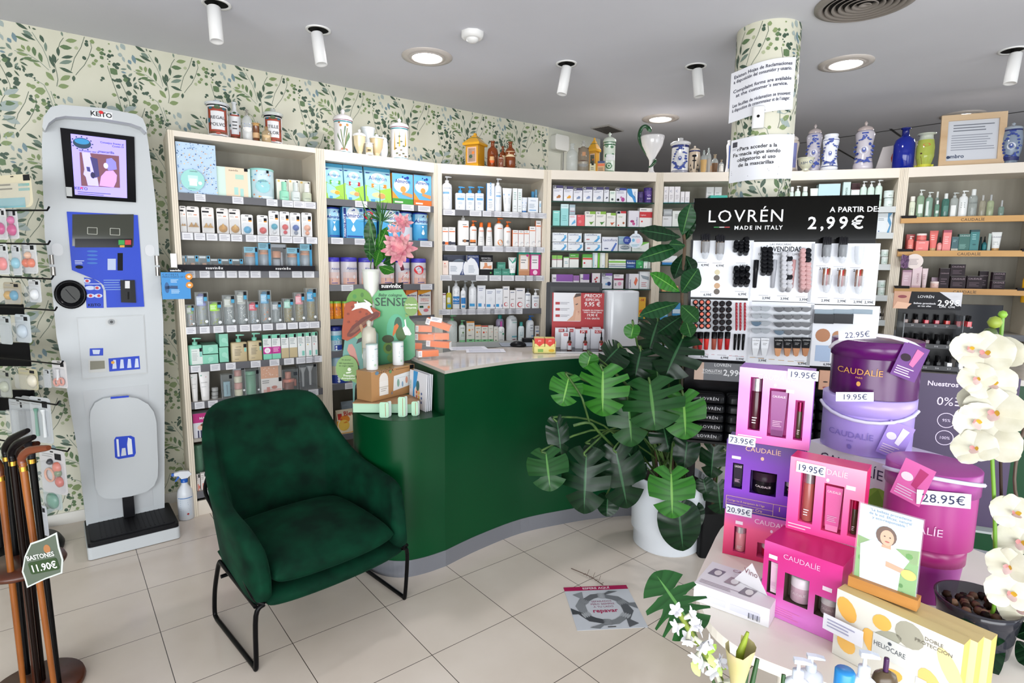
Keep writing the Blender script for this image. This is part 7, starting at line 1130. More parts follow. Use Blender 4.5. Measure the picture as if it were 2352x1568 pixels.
ML=[(240,590,205,742,155,3.05,3.0,'b',2),(415,548,405,800,235,3.0,2.95,'b',5),(175,812,215,1022,115,3.1,3.05,'d',4),(120,975,142,1180,195,3.05,2.95,'m',3),(655,615,680,865,290,3.0,2.9,'m',5),(540,690,570,958,210,3.12,3.05,'m',5),(825,680,850,915,215,3.0,2.92,'b',4),(330,985,310,1305,230,3.05,2.95,'d',5),(480,965,545,1285,235,3.12,3.05,'d',4),(765,1075,772,1325,215,2.95,2.86,'b',2),(800,1255,835,1505,200,3.05,3.0,'d',0),(830,385,725,590,230,3.1,3.05,'d',5),(610,455,575,600,180,3.2,3.15,'d',4),(500,440,400,530,170,3.2,3.2,'d',3),(700,300,640,460,190,3.25,3.2,'d',4),(570,330,560,400,75,3.15,3.15,'b',0),(345,935,410,1000,120,3.15,3.1,'d',0),(520,950,645,1115,140,3.15,3.1,'d',2),(440,1200,430,1312,110,3.15,3.1,'d',0),(725,850,760,980,150,3.2,3.15,'d',3),(850,900,835,1065,130,3.15,3.1,'d',0),(890,1250,870,1385,90,3.15,3.1,'d',0),(350,480,330,560,90,3.1,3.1,'b',0),(690,520,700,610,120,3.2,3.2,'m',0)]
hub=Vector((.97,3.33,.42))
for k,(x,y,X,Y,w,d0,d1,m,s)in enumerate(ML):
 B,T=P6(x,y,d0),P6(X,Y,d1);leaf(e,B,T,w/2.24*d0/FPX*1.04,LMs[m],s,k,off=pcv)
 h_=hub+Vector((.08*sin(k*2.4),.07*cos(k*1.7),.0));M_=h_.lerp(B,.55)+Vector((0,.05,.12 if B.z>.7 else.18));g=G();g.tube([q-pcv for q in smooth([h_,M_,B+(B-T).normalized()*.01+Vector((0,.01,0)),B+(T-B)*.06],4)],.006,stemm,6);g.build('stem',e)
for k in range(9):an=k*.7;g=G();p0=Vector((.08*cos(an),.08*sin(an),.38));g.tube(smooth([p0,p0+Vector((.03*cos(an*3),.02,.2)),p0+Vector((.06*cos(an),.03*sin(an),.42+.04*(k%3)))],4),.008,brown if k%2 else stemm,6);g.build('aerial_root',e)
g=G();g.tube(smooth([P6(465,950,3.2)-pcv,P6(395,880,3.1)-pcv,P6(345,830,3.05)-pcv,P6(262,845,3.05)-pcv],4),.008,stemm,8);g.tube(smooth([P6(345,830,3.05)-pcv,P6(318,740,3.0)-pcv,P6(300,690,3.0)-pcv,P6(240,600,3.05)-pcv],4),.006,stemm,8);g.build('stem',e)
# fiddle leaf plant in the black pot
bp=Vector((1.205,3.235,0));e=empty('potted_fiddle_leaf',bp,0,'fiddle leaf plant in a small black pot between the white pot and the column','potted plant')
g=G();g.rbox(-.095,.095,-.095,.095,0,.27,.02,mat('#111214',.4));g.build('pot',e)
FLv=[(1105,560,1165,305,150,3.05,'f'),(1095,575,775,500,150,3.0,'d'),(1120,640,760,735,150,3.0,'f'),(1085,1010,865,850,150,2.95,'b'),(1100,1020,1225,820,190,2.95,'f'),(1080,1100,765,1180,165,2.95,'f'),(1095,1120,1240,1240,190,2.92,'m'),(1130,600,1200,420,80,3.08,'d'),(1120,700,1040,900,130,3.08,'d'),(1130,720,1200,860,120,3.1,'d'),(1130,640,1010,620,110,2.98,'f'),(1110,1200,900,1330,190,3.08,'d'),(1130,1230,1180,1370,150,3.05,'m')]
for k,(x,y,X,Y,w,d,m)in enumerate(FLv):leaf(e,PE(x,y,d),PE(X,Y,d-.04),w/3.4857*d/FPX,LMs[m],0,40+k,droop=.1,fold=.12,kind='fiddle',off=bp)
for k,(x,y,X,Y,w)in enumerate(((985,950,965,1120,130),(1005,1140,1025,1310,150),(950,790,975,950,120),(930,1120,950,1200,90))):leaf(e,P6(x,y,3.1),P6(X,Y,3.08),w/2.24*3.1/FPX,LMs['d'],2 if k<3 else 0,60+k,off=bp)
g=G();g.tube([q-bp for q in smooth([Vector((bp.x,bp.y,.2)),Vector((bp.x-.02,bp.y,.7)),PE(1140,1500,3.2),PE(1105,1130,3.05),PE(1110,850,3.06),PE(1125,640,3.08),PE(1110,520,3.06)],5)],.009,brown,8);g.tube([(0,0,.25),(.02,.0,.5),(-.03+.08,-.08,.62)],.006,stemm,6);g.build('trunk',e)
# ================================================================ MAKE-UP DISPLAY
LO=(1.42,3.06);LA=radians(-15.3);bk=mat('#141416',.25);gl=mat('#0b0b0d',.1);gl.node_tree.nodes['Principled BSDF'].inputs['Specular IOR Level'].default_value=.22
def lk(X,Y,v=0):return uz(CK[0]+X/CK[2],CK[1]+Y/CK[2],LO,LA,v)
e=empty('makeup_display',(*LO,0),LA,'tall black and white make-up display stand with a glossy black header','display stand')
(x0,zt),(x1,_)=lk(52,58),lk(1558,62);zh=lk(40,392)[1];zb=lk(20,1382)[1]
g=G();g.box(x0,x1,-.02,.015,zh,zt,gl);g.surf=lambda x,z:-.02
def lt(g,t,X,Y,h,c='#dfe0e2',**k):x,z=lk(X,Y);g.text(t,x,z,h,c,**k)
lt(g,'LOVRÉN',470,250,.067,sp=1.12);lt(g,'MADE IN ITALY',572,312,.021,bold=True,sp=1.2);lt(g,'A PARTIR DE:',1350,168,.027,bold=True);lt(g,'2,99€',1215,305,.064,bold=True,sp=1.35)
for k,c in enumerate(('#2f9a4c','#e4e4e4','#c83a44')):a_,b_=lk(210+44*k,296),lk(252+44*k,290);g.rect(a_[0],b_[0],a_[1],b_[1],c)
g.build('header',e)
g=G();g.box(x0-.005,x1+.005,0,.14,.74,zh,bk);g.box(x0+.04,x0+.08,.02,.06,0,.75,bk);g.box(x1-.08,x1-.04,.02,.06,0,.75,bk);g.box(x0+.02,x1-.02,-.16,.14,.74,.752,bk);g.build('cabinet',e)
wp_=mat('#e3e6ec',.22)
PN=[(45,400,510,872),(520,412,1003,905),(1014,424,1530,930),(25,880,492,1388),(502,898,995,1430),(1006,925,1525,1450)]
for k,(a,b,c,d)in enumerate(PN):
 (xa,za),(xb,zb_)=lk(a,(b)),lk(c,d);g=G();g.box(xa,xb,-.003,.0,zb_,za,wp_);g.surf=lambda x,z:-.003
 if k==1:lt(g,'LAS MÁSCARAS',757,440,.011,'#3a3a40');lt(g,'MÁS VENDIDAS',757,490,.027,'#26262c',bold=True,wmax=.2);lt(g,'EN LAS FARMACIAS ITALIANAS',757,520,.012,'#3a3a40',wmax=.22)
 for(X,Y,t)in{0:((140,610,'4,99€'),(262,615,'4,99€'),(455,615,'6,99€'),(160,852,'6,99€'),(445,848,'6,99€')),1:((640,880,'3,99€'),(790,885,'3,99€'),(945,892,'3,99€')),2:((1110,640,'3,99€'),(1255,645,'2,99€'),(1390,655,'2,99€'),(1125,900,'2,99€'),(1257,905,'2,99€'),(1390,912,'2,99€'),(1480,915,'2,99€')),3:((135,1358,'6,99€'),(300,1368,'6,99€'),(425,1378,'3,99€')),4:((608,1390,'3,99€'),(935,1415,'6,99€')),5:((1142,1422,'6,99€'),)}[k]:
  lt(g,t,X,Y,.013,'#3a3a40',bold=True);x,z=lk(X-30,Y-26);g.lines(x-.02,x+.03,z,z+.006,1,'#9a9aa4')
 for X,Y,r_,c in{0:((240,660,22,'#d9cfae'),(235,706,24,'#6a625c'),(238,770,24,'#c9a684'),(235,818,24,'#6a6058')),2:((1170,610,80,'#eef1f6'),),5:((1103,1175,54,'#b5815c'),(1225,1180,40,'#b98a64'),(1225,1310,36,'#d3a685'))}.get(k,()):x,z=lk(X,Y);g.disc(x,z,r_*.00066,r_*.00066,c)  # colour swatches; the large pale disc on the third panel is painted glare
 if k==5:a_,b_=lk(1035,1385),lk(1170,1260);g.rect(a_[0],b_[0],a_[1],b_[1],'#a9bcd6')
 if k==3:
  for j in range(9):x,z=lk(60+48*j,1325+3*j);g.rect(x-.008,x+.008,z,z+.002,'#b8404c')
 if k==4:
  for j in range(6):x,z=lk(530+(70 if j<2 else 78)*j,1358+8*j);g.rect(x-.016,x+.014,z,z+.003,'#c9a878')
 g.build('panel',e)
(xa,za),(xb,zb_)=lk(100,1388),lk(520,1555);g=G();g.box(xa,xb,-.03,-.012,zb_,za,'#6f7175');g.surf=lambda x,z:-.03;g.rect(xa-.03,xa+.02,zb_,za,'#c9b0a0');lt(g,'LOVRÉN',280,1425,.017);lt(g,'TOALLITAS',195,1468,.015,bold=True);lt(g,'2,99€',370,1500,.034,bold=True);lt(g,'DESMAQUILLADORAS',195,1483,.008);g.build('wipes_sign',e)
(xa,za),(xb,zb_)=lk(1070,1455),lk(1240,1620);g=G();g.box(xa,xb,-.03,-.012,zb_,za,'#d3a78e');g.surf=lambda x,z:-.03;g.rect((xa+xb)/2,xb,zb_,za,'#1c1c1f');g.disc(xa+.03,za-.06,.012,.004,'#4a342c');g.disc(xa+.03,za-.09,.012,.005,'#a8504c');g.text('2',xb-.02,zb_+.05,.05,'#eee',bold=True);g.build('face_sign',e)
CP={}
def cosm(kind,X,Y,c,label,group,s=1.0,ln=.05,tilt=.5,v=-.014,c2=None):
 x,z=lk(X,Y);key=(kind,c,s,ln,c2)
 if key not in CP:
  g=G();m=mat(c,.25)
  if kind=='cyl':g.lathe([(.0,0),(.013*s,0),(.013*s,ln),(.011*s,ln+.002),(0,ln+.002)],m,12);g.lathe([(.0,ln+.0026),(.008*s,ln+.0026)],mat(c2 or c,.3),12,caps=False)
  if kind=='stick':g.lathe([(0,-ln/2),(.005*s,-ln/2+.003),(.006*s,ln*.15)],mat(c2 or c,.3),10);g.lathe([(.0065*s,ln*.15),(.0065*s,ln/2),(0,ln/2+.002)],m,10)
  if kind=='half':g.prism([(.024*cos(a_),.024*sin(a_)*.85)for a_ in[pi+pi*i/8 for i in range(9)]],-.03,0,m);g.box(-.026,.026,-.032,0,0,.004,m)
  if kind=='pal':g.box(-.045,.045,-.02,0,-.036,.014,m);g.box(-.045,.045,-.006,0,.014,.036,mat('#8fa0ac',.4))
  if kind=='cup':g.lathe([(0,-.05),(.012,-.045),(.02,-.02),(.023,.02),(.022,.045)],mat('#d9dee4',.06,0,'clear',.35),16,caps=False)
  CP[key]=g.build({'cyl':'cosmetic_tube','stick':'cosmetic_stick','half':'eyeshadow_case','pal':'powder_palette','cup':'tester_cup'}[kind]);o=CP[key];tag(o,label,'make-up',group)
 else:o=CP[key].copy();COL.objects.link(o);tag(o,label,'make-up',group)
 o.location=(LO[0]+cos(LA)*x-sin(LA)*v,LO[1]+sin(LA)*x+cos(LA)*v,z);o.rotation_euler=(pi/2-tilt if kind=='cyl' else(0 if kind!='stick' else.06),0,LA)
K1='#17181c'
for cx_,(n0,y0)in((385,(2,455)),(425,(3,455)),(470,(4,425))):
 for j in range(n0):cosm('cyl',cx_,y0+28*j,K1,'black lip colour tube in the upper slots of the top left panel','black tubes, upper top left')
for j in range(9):cosm('cyl',385+45*(j%3),660+52*(j//3),K1,'black tube in the lower three columns of the top left panel','black tubes, lower top left',1.05)
for j in range(12):cosm('cyl',612+45*(j%2),510+32*(j//2),'#1c1d21','black mascara in the two slanting black columns','black mascaras',1.15)
for j in range(16):cosm('cyl',770+45*(j%2),545+37*(j//2),'#c9cacf' if(j not in(3,11))else '#2a2b30','silver-white mascara in the two silver columns' if j not in(3,11)else 'black cap showing among the silver mascaras','silver mascaras' if j not in(3,11)else 'black caps among silver',1.1)
for j in range(18):cosm('cyl',922+42*(j%2),520+36*(j//2),'#cfa9a9' if j not in(1,3,5)else '#2a2b31','pink mascara in the two pink columns' if j not in(1,3,5)else 'black mascara at the top of the pink columns','pink mascaras' if j not in(1,3,5)else 'black mascaras above pink',1.1)
for X,c,nm in((550,'#26272b','black'),(697,'#b9bbc2','silver'),(850,'#d3a8a8','pink')):cosm('stick',X,675,c,'tall %s sample mascara fixed beside its columns'%nm,'sample mascaras',2.0,.15)
for X,Y,nm in((140,480,'brush cup at the far left'),(258,490,'second brush cup'),(1118,510,'pencil cup, upper left'),(1248,510,'pencil cup, upper middle'),(1380,520,'empty pencil cup, upper right'),(1120,750,'pencil cup, lower left'),(1245,760,'pencil cup, lower middle'),(1382,760,'pencil cup, lower right')):
 cosm('cup',X,Y,'#eee','clear oval %s of the make-up display'%nm,'clear cups',v=-.04)
 if 'empty' not in nm:
  for q in range(5):cosm('stick',X-28+14*q,Y-50-6*(q%2),'#2a2a2e' if Y<600 else['#8a5a3c','#e4e4e4','#b9403c'][q%3],'thin %s standing in the %s'%('brush' if 'brush' in nm else 'pencil',nm),'sticks in the %s'%nm,.8,.10 if Y<600 else.085,v=-.045,c2='#6a5a4c' if 'brush' in nm else None)
for X in(60,110,162):
 for j in range(5):cosm('cyl',X,910+48*j,'#2a2024','lip gloss with a salmon ring end, left block of the lower left panel','ringed lip glosses',1.15,.03,.2,c2='#e07a64')
for X in(222,275,330):
 for j in range(5):cosm('cyl',X,920+50*j,'#26191c','dark capped lip colour with red body, second block of the lower left panel','dark lip colours',1.15,.03,.2,c2='#232428')
for X,c in((60,'#a85a4c'),(100,'#c83c44'),(150,'#d8403a'),(212,'#a85c4c'),(262,'#b9403c'),(320,'#b01c24')):cosm('stick',X,1220,'#1a1a1d','long sample lipstick with a black cap below the red columns','sample lipsticks',2.3,.1,c2=c)
for X in(392,424,460):
 for j in range(8):cosm('stick',X,930+26*j,'#a8323f','thin red lip pencil in the dense striped block','red lip pencils',.9,.03,v=-.03)
 cosm('stick',X-10,1230,'#18181b','black sample pencil below the striped block','sample pencils',1.2,.09)
for j in range(8):cosm('half',552+74*(j%2),945+60*(j//2),'#9ea4aa' if j!=4 else '#4f6a80','grey half-round eyeshadow case on the lower middle panel' if j!=4 else 'single blue eyeshadow among the grey cases','grey eyeshadows' if j!=4 else 'blue eyeshadow left')
for j in range(16):cosm('half',738+72*(j%4),950+62*(j//4),'#3a3c44' if j!=12 else '#4a6478','black half-round eyeshadow case on the lower middle panel' if j!=12 else 'single blue eyeshadow among the black cases','black eyeshadows' if j!=12 else 'blue eyeshadow right')
for X,c,nm in((1105,'#202227','left'),(1262,'#202227','middle'),(1418,'#d9dee6','right, white')):cosm('pal',X,1020,c,'square powder palette on the lower right panel, %s'%nm,'powder palettes')
for X,c,c2,nm in((540,'#e0e3e8','#d3d6da','white tube, left'),(612,'#e0e3e8','#d3d6da','white tube, right'),(722,K1,'#c9966c','black foundation, first'),(798,K1,'#c08a5e','black foundation, second'),(870,K1,'#c28e66','black foundation, third'),(945,K1,'#b57f56','black foundation, fourth')):
 x,z=lk(X,1340);w=.042;g=G();yy_=-.035;g.prism([(-w/2,.10),(-w/2+.004,.045),(w/2-.004,.045),(w/2,.10)][::-1],yy_-.01,yy_+.01,c);g.prism([(-w/2+.004,.045),(-.01,.005),(0,0),(.01,.005),(w/2-.004,.045)],yy_-.01,yy_+.01,c2);g.surf=lambda a_,b_:yy_-.01;g.text('LOVRÉN',0,.085,.007,'#ddd' if c==K1 else '#888');g.lines(-.01,.012,.06,.075,2,'#999')
 tag(g.build('foundation_tube',loc=(LO[0]+cos(LA)*x,LO[1]+sin(LA)*x,z),rz=LA),'%s of the row at the foot of the lower middle panel'%nm,'make-up','hanging tubes')
for k,(x_,n0)in enumerate(((.12,5),(.36,5),(.62,5),(.86,5))):
 for j in range(n0):
  g=G();zz=.754+.052*j;g.rbox(-.105,.105,-.05,.06,0,.046,.03,mat('#17181b',.22),rt=.02);g.surf=lambda x,z:-.05;g.text('LOVRÉN',.02+.012*(j%2),.014,.017,'#c4c4c8',sp=1.15);xx=x0+(x1-x0)*x_
  tag(g.build('wipes_pack',loc=(LO[0]+cos(LA)*xx+sin(LA)*.09,LO[1]+sin(LA)*xx-cos(LA)*.09,zz),rz=LA+.03*((j*7)%3-1)),'black pack of wipes, %s of the %s pile'%(['lowest','second','third','fourth','topmost'][j],['far left','left middle','right middle','far right'][k]),'wipes pack','piles of black wipes packs')
  # ================================================================ FRONT TABLE WITH GIFT SETS
TB=.75;tpts=[(.66,1.78),(.56,1.60),(.535,1.50),(.533,1.387),(.566,1.304),(.622,1.248),(.723,1.18),(.86,1.09),(1.03,1.02),(1.25,.96),(1.48,1.02),(1.62,1.25),(1.65,1.5),(1.55,1.85),(1.3,2.1),(1.0,2.15),(.8,2.0)]
tc=(1.1,1.5,0);tp=smooth([(x,y,0)for x,y in tpts+[tpts[0]]],4)[:-1];e=empty('display_table',tc,0,'rounded cream display table in the right foreground','table');cr=noisy('cream_table','#f2ece1','#f5f0e6',4,.3)
P=[(p.x-tc[0],p.y-tc[1])for p in tp];g=G();g.zprism(P,TB-.028,TB,cr);g.build('tabletop',e)
for x,y in((-.2,-.12),(.3,-.2),(.28,.3),(-.15,.3)):g=G();g.lathe([(.018,0),(.024,TB-.028)],cr,16,cx=x,cy=y);g.build('leg',e)
GS='gift sets on the front table'
def gset(name,a,angd,pts,d,m,side,fn,label,zb=TB+.0006,win=(),lean=0,z1=None):
 "gift box: pts = pixel corners top left, top right, left foot on its own front plane"
 ang=radians(angd);(u0,za),(u1,zb_)=uz(*pts[0],a,ang),uz(*pts[1],a,ang);w=u1-u0;h=(z1 or(za+zb_)/2)-zb;loc=(a[0]+cos(ang)*u0,a[1]+sin(ang)*u0,zb)
 e=empty(name,loc,ang,label,'gift box',GS,rot=(-lean,0,ang));g=G();wm=[]
 # front with window openings, cut as a grid so each window is a true recess
 xs=sorted({0,1}|{q[0]for q in win}|{q[2]for q in win});zs=sorted({0,1}|{q[1]for q in win}|{q[3]for q in win})
 for i in range(len(xs)-1):
  for j in range(len(zs)-1):
   cx_,cz=(xs[i]+xs[i+1])/2,(zs[j]+zs[j+1])/2
   if any(q[0]<cx_<q[2]and q[1]<cz<q[3]for q in win):continue
   g.add([(xs[i]*w,0,zs[j]*h),(xs[i+1]*w,0,zs[j]*h),(xs[i+1]*w,0,zs[j+1]*h),(xs[i]*w,0,zs[j+1]*h)],[(0,1,2,3)],m)
 g.add([(0,0,0),(w,0,0),(w,d,0),(0,d,0),(0,0,h),(w,0,h),(w,d,h),(0,d,h)],[(1,2,6,5),(2,3,7,6),(3,0,4,7),(4,5,6,7),(3,2,1,0)],side)
 for q in win:
  a_,b_,c_,d_=q[0]*w,q[1]*h,q[2]*w,q[3]*h;dp_=.035;g.add([(a_,0,b_),(c_,0,b_),(c_,0,d_),(a_,0,d_),(a_,dp_,b_),(c_,dp_,b_),(c_,dp_,d_),(a_,dp_,d_)],[(0,1,5,4),(1,2,6,5),(2,3,7,6),(3,0,4,7),(4,5,6,7)],q[4]if len(q)>4 else side)
 g.surf=lambda x,z:0;fn(g,w,h);g.build('box',e)
 return e,w,h
def ins(e,w,h,kind,x,z0,z1,r,c,c2='#dddddd',t=''):
 x*=w;z0*=h;z1*=h;r*=w;g=G();m=mat(c,.22);H=z1-z0
 if kind=='b':g.lathe([(r*.95,z0),(r,z0+.002),(r,z0+H*.72),(r*.9,z0+H*.75)],m,18,cx=x,cy=.02);g.lathe([(r*.95,z0+H*.75),(r*.95,z1)],mat(c2,.15,.7),18,cx=x,cy=.02);g.surf=lambda X,Z_:.02-r*1.0;g.lines(x-r*.5,x+r*.5,z0+H*.1,z0+H*.25,3,'#e9dde0',.002)
 if kind=='t':n=6;g.prism([(x-r*.72,z0),(x+r*.72,z0),(x+r*.8,z0+H*.14),(x+r,z1),(x-r,z1),(x-r*.8,z0+H*.14)],.006,.026,m);g.surf=lambda X,Z_:.006;g.rect(x-r*.72,x+r*.72,z0,z0+H*.13,c2);g.text('CAUDALÍE',x,z0+H*.86,.007,'#efdfe8',wmax=r*1.6);g.lines(x-r*.6,x+r*.6,z0+H*.2,z0+H*.35,4,'#d9b4cc',.002)
 if kind=='j':g.lathe([(r*.95,z0),(r,z0+.002),(r,z0+H*.6)],m,24,cx=x,cy=.03,sy=.9);g.lathe([(r*1.02,z0+H*.6),(r*1.02,z1-.002),(r*.9,z1),(0,z1)],mat(c2,.3),24,cx=x,cy=.03,sy=.9,caps=False);g.surf=lambda X,Z_:.03-.9*sqrt(max(0,r*r-(X-x)**2));g.text('CAUDALÍE',x,z0+H*.3,.007,'#eadbe2',wmax=r*1.5)
 g.build({'b':'spray_bottle','t':'cream_tube','j':'cream_pot'}[kind],e)
def price(tt,px,py,a,angd,v,label,wd=.085,rot=-.12,hh=.03):
 ang=radians(angd);b=(a[0]-sin(ang)*v,a[1]+cos(ang)*v);p=ptP(px,py,b,ang);g=G();g.box(-wd/2,wd/2,0,.001,-hh/2,hh/2,'#e6e8ee');g.surf=lambda x,z:0;g.text(tt,0,-hh*.3,hh*.62,'#1f2a5c',wmax=wd*.93)
 tag(g.build('price_card',loc=p,rot=(0,-rot,ang)),label,'price card','price cards on the front table')
def logo(c='#efe0ea',X=.5,Y=.9,h_=.016,sub=True):
 def f(g,w,h):
  g.text('CAUDALÍE',w*X,h*Y,h_,c,wmax=w*.5)
  if sub:g.disc(w*X,h*Y-.016,.004,.005,c)
 return f
def multi(*fs):return lambda g,w,h:[f(g,w,h)for f in fs]
def tagp(x,z):return lambda g,w,h:g.rect(w*x-.011,w*x+.011,h*z,h*z+.011,'#eddcea',.001)
def gr(nm,*st,lo=0,hi=.24,diag=0):return grad(nm,st,2,lo,hi,.3,diag)
SA=(.72,1.76);SAN=-30
# left tower, bottom to top
m=gr('print_coral',(0,'#e63a78'),(.5,'#ef6a96'),(1,'#9a62cf'),hi=.2)
e,w,h=gset('gift_box',SA,SAN,((1665,1172),(1846,1200)),.1,m,mat('#e05a94',.3),multi(logo('#eecbe2',.62,.82),tagp(.2,.72),tagp(.85,.68)),'pink gift box with a 20.95 card, lowest of the left tower',win=((.14,.1,.3,.66),(.45,.1,.85,.42)))
ins(e,w,h,'b',.22,.11,.64,.07,'#e8a0a8','#e6e6e8');ins(e,w,h,'j',.65,.11,.4,.15,'#d8305a','#ecdfe2')
z_=TB+.001+h
m=gr('print_violet',(0,'#4a1f86'),(.3,'#8a32c8'),(.7,'#7a2cb4'),(1,'#4a1f78'),hi=.24)
def cru(g,w,h):
 gd='#d9b48a';g.text('CAUDALÍE',w*.48,h*.88,.016,'#e2b9a0',wmax=w*.5);g.disc(w*.48,h*.8,.005,.006,'#e2b9a0');z0=h*.03;z1=h*.2
 g.line([(w*.04,z0),(w*.96,z0),(w*.96,z1),(w*.04,z1),(w*.04,z0)],.0014,gd,.001);g.line([(w*.66,z0),(w*.66,z1)],.001,gd,.001);g.line([(w*.04,h*.1),(w*.66,h*.1)],.001,gd,.001);g.text('Premier Cru',w*.38,h*.05,.009,gd,e=.0015);g.text('Corrige los 8 marqueurs de l´âge',w*.3,h*.13,.007,gd,wmax=w*.5);g.text('1',w*.74,h*.11,.016,gd);g.text('2',w*.88,h*.11,.016,gd);g.rect(w*.08+0,w*.2,h*.74,h*.78,'#e6dcea')
e,w,h=gset('gift_box',SA,SAN,((1670,1008),(1850,1035)),.1,m,mat('#52248c',.3),cru,'deep violet gift box with a 73.95 card, middle of the left tower',zb=z_,win=((.1,.32,.24,.68),(.34,.3,.68,.62),(.78,.34,.98,.54)))
ins(e,w,h,'t',.17,.34,.66,.06,'#2f2438','#1c1622');ins(e,w,h,'j',.51,.31,.6,.155,'#1d1820','#3a2636');ins(e,w,h,'j',.88,.35,.52,.09,'#3f3440','#cfc4c8')
z_+=h+.0006
m=gr('print_pink_lilac',(0,'#ef4fb0'),(.35,'#f08cd0'),(.7,'#c48ae2'),(1,'#e8b4d8'),hi=.25,diag=.35)
e,w,h=gset('gift_box',SA,SAN,((1700,838),(1872,862)),.1,m,mat('#a85acb',.3),multi(logo('#f4e2f0',.5,.87),tagp(.7,.72),lambda g,w,h:g.lines(w*.03,w*.38,h*.02,h*.1,2,'#f6dcee')),'pink and lilac gift box with a 19.95 card, top of the left tower',zb=z_,win=((.16,.17,.33,.88,'#e85ab8'),(.43,.12,.69,.76,'#e85ab8'),(.78,.12,.9,.64,'#e85ab8')))
ins(e,w,h,'b',.245,.18,.86,.07,'#4a1526','#b4b2b8');ins(e,w,h,'t',.56,.13,.72,.11,'#8a2f80','#7a2a70');ins(e,w,h,'b',.84,.13,.6,.035,'#4f4a34','#8a2050')
# magenta box in front
MA=(.686,1.455);m=gr('print_magenta',(0,'#e48ad8'),(.35,'#d83f9c'),(.75,'#cc3088'),(1,'#d86ab4'),hi=.22,diag=-.3)
e,w,h=gset('gift_box',MA,-46,((1757,1240),(1937,1300)),.13,m,mat('#c92a72',.3),multi(logo('#e8b4d4',.5,.84,.014,False),tagp(.13,.78),tagp(.84,.62),lambda g,w,h:g.lines(w*.1,w*.55,h*.04,h*.16,4,'#e88ac4')),'magenta gift box with three cream windows, standing right of the white box',win=((.07,.3,.2,.74,'#5a4a42'),(.3,.28,.62,.66,'#5a4a42'),(.7,.26,.96,.52,'#5a4a42')))
ins(e,w,h,'t',.15,.31,.72,.055,'#e2bcd2','#e6cad8');ins(e,w,h,'j',.47,.29,.62,.13,'#c9a9b8','#e2d6de');ins(e,w,h,'j',.84,.27,.49,.105,'#b9a4ac','#e0d8dc');zt=TB+.001+h
# pink 19.95 box above it
FA=(.775,1.53);m=gr('print_pink',(0,'#ee4fa0'),(.4,'#f46fb0'),(1,'#f6aabc'),hi=.26,diag=.2)
e,w,h=gset('gift_box',FA,-40,((1817,1045),(1992,1085)),.07,m,mat('#e02a72',.3),multi(logo('#f6d0e0',.52,.86),tagp(.82,.72),lambda g,w,h:g.lines(w*.03,w*.36,h*.02,h*.1,2,'#f8cfe0')),'bright pink gift box with a 19.95 card standing on the magenta box',zb=zt,win=((.16,.14,.36,.86,'#f2609c'),(.48,.1,.74,.74,'#f2609c'),(.82,.12,.94,.6,'#f2609c')))
ins(e,w,h,'b',.26,.15,.84,.075,'#a8605a','#a9a7aa');ins(e,w,h,'t',.61,.11,.7,.11,'#d86aa4','#ef86b4');ins(e,w,h,'b',.88,.13,.57,.035,'#4f4a34','#b8205c')
# flat white box with price 45
WA_=(.52,1.50);wa=radians(-38);e=empty('gift_box',(*WA_,TB+.0006),wa,'white gift box lying flat at the left end of the table','gift box',GS);w,d,h=.20,.15,.052
g=G();g.box(0,w,0,d,0,h,'#e9e7ea');g.surf=lambda x,z:0;[g.rect(w*(.06+.44*q),w*(.44+.44*q),h*.2,h*.55,'#d9d9e8')for q in(0,1)]
for q in range(9):g.rect(w*(.74+.018*q),w*(.745+.018*q+.006*(q%3==0)),h*.12,h*.42,'#3a3a48',.001)
g.T=Matrix.Translation((0,0,h))@Matrix.Rotation(-pi/2,4,'X');g.surf=lambda x,z:0;g.text('CAUDALÍE',w*.55,d*.86,.014,'#b08a94');g.text('45',w*.86,d*.6,.024,'#9a4a5c');g.text('Vino',w*.86,d*.8,.014,'#7a5a64');g.lines(w*.04,w*.6,d*.08,d*.22,3,'#b9aab4')
for(x_,z__,a_,c_)in((.16,.62,.0,'#8a8290'),(.42,.5,0,'#a89aa0'),(.66,.3,0,'#8f8690')):g.poly([(w*(x_-.1),d*(z__-.14)),(w*(x_+.06),d*(z__-.14)),(w*(x_+.1),d*(z__+.14)),(w*(x_-.06),d*(z__+.14))],c_,.001);g.disc(w*(x_+.02),d*z__,.01,.016,'#e0dcdc',.0016)
g.T=None;g.build('box',e)
g=G();g.prism([(0,0),(.10,0),(.05,.07)],0,.002,'#e9e6ea');g.surf=lambda x,z:0;g.text('Vino',.05,.035,.016,'#8a5a68',wmax=.05);tag(g.build('price_tent',loc=(WA_[0]+.12,WA_[1]+.02,TB+.0535),rz=wa-.3),'small white triangular card standing on the flat white box','card')
# large white box under the round boxes
BA=(1.04,1.99);e,w,h=gset('gift_box',BA,-66,((1857,1003),(2045,1062)),.27,mat('#e8e6ea',.35),mat('#dcd4e4',.35),multi(lambda g,w,h:(g.text('CAUDALÍE',w*.56,h*.83,.034,'#4a3f5c'),g.disc(w*.92,h*.6,.05,.05,'#8fb84a'),g.poly([(w*.8,h*.62),(w*.9,h*.74),(w*1.0,h*.6),(w*.9,h*.42)],'#7aa83c',.001)),),'large white gift box with purple lettering under the lavender round box',z1=1.08)
g=G();g.surf=lambda x,z:0;g.T=Matrix.Translation((w,0,0))@Matrix.Rotation(pi/2,4,'Z');g.text('Vi',.05,h*.8,.02,'#5a4a6a');g.text('-63%',.09,h*.4,.03,'#4a3f5c',e=.0014);g.lines(.03,.14,h*.5,h*.62,3,'#8a7a9a');g.rect(.0,.2,h*.04,h*.2,'#b9806a');g.T=None;g.build('side_print',e)
zt=TB+.001+h
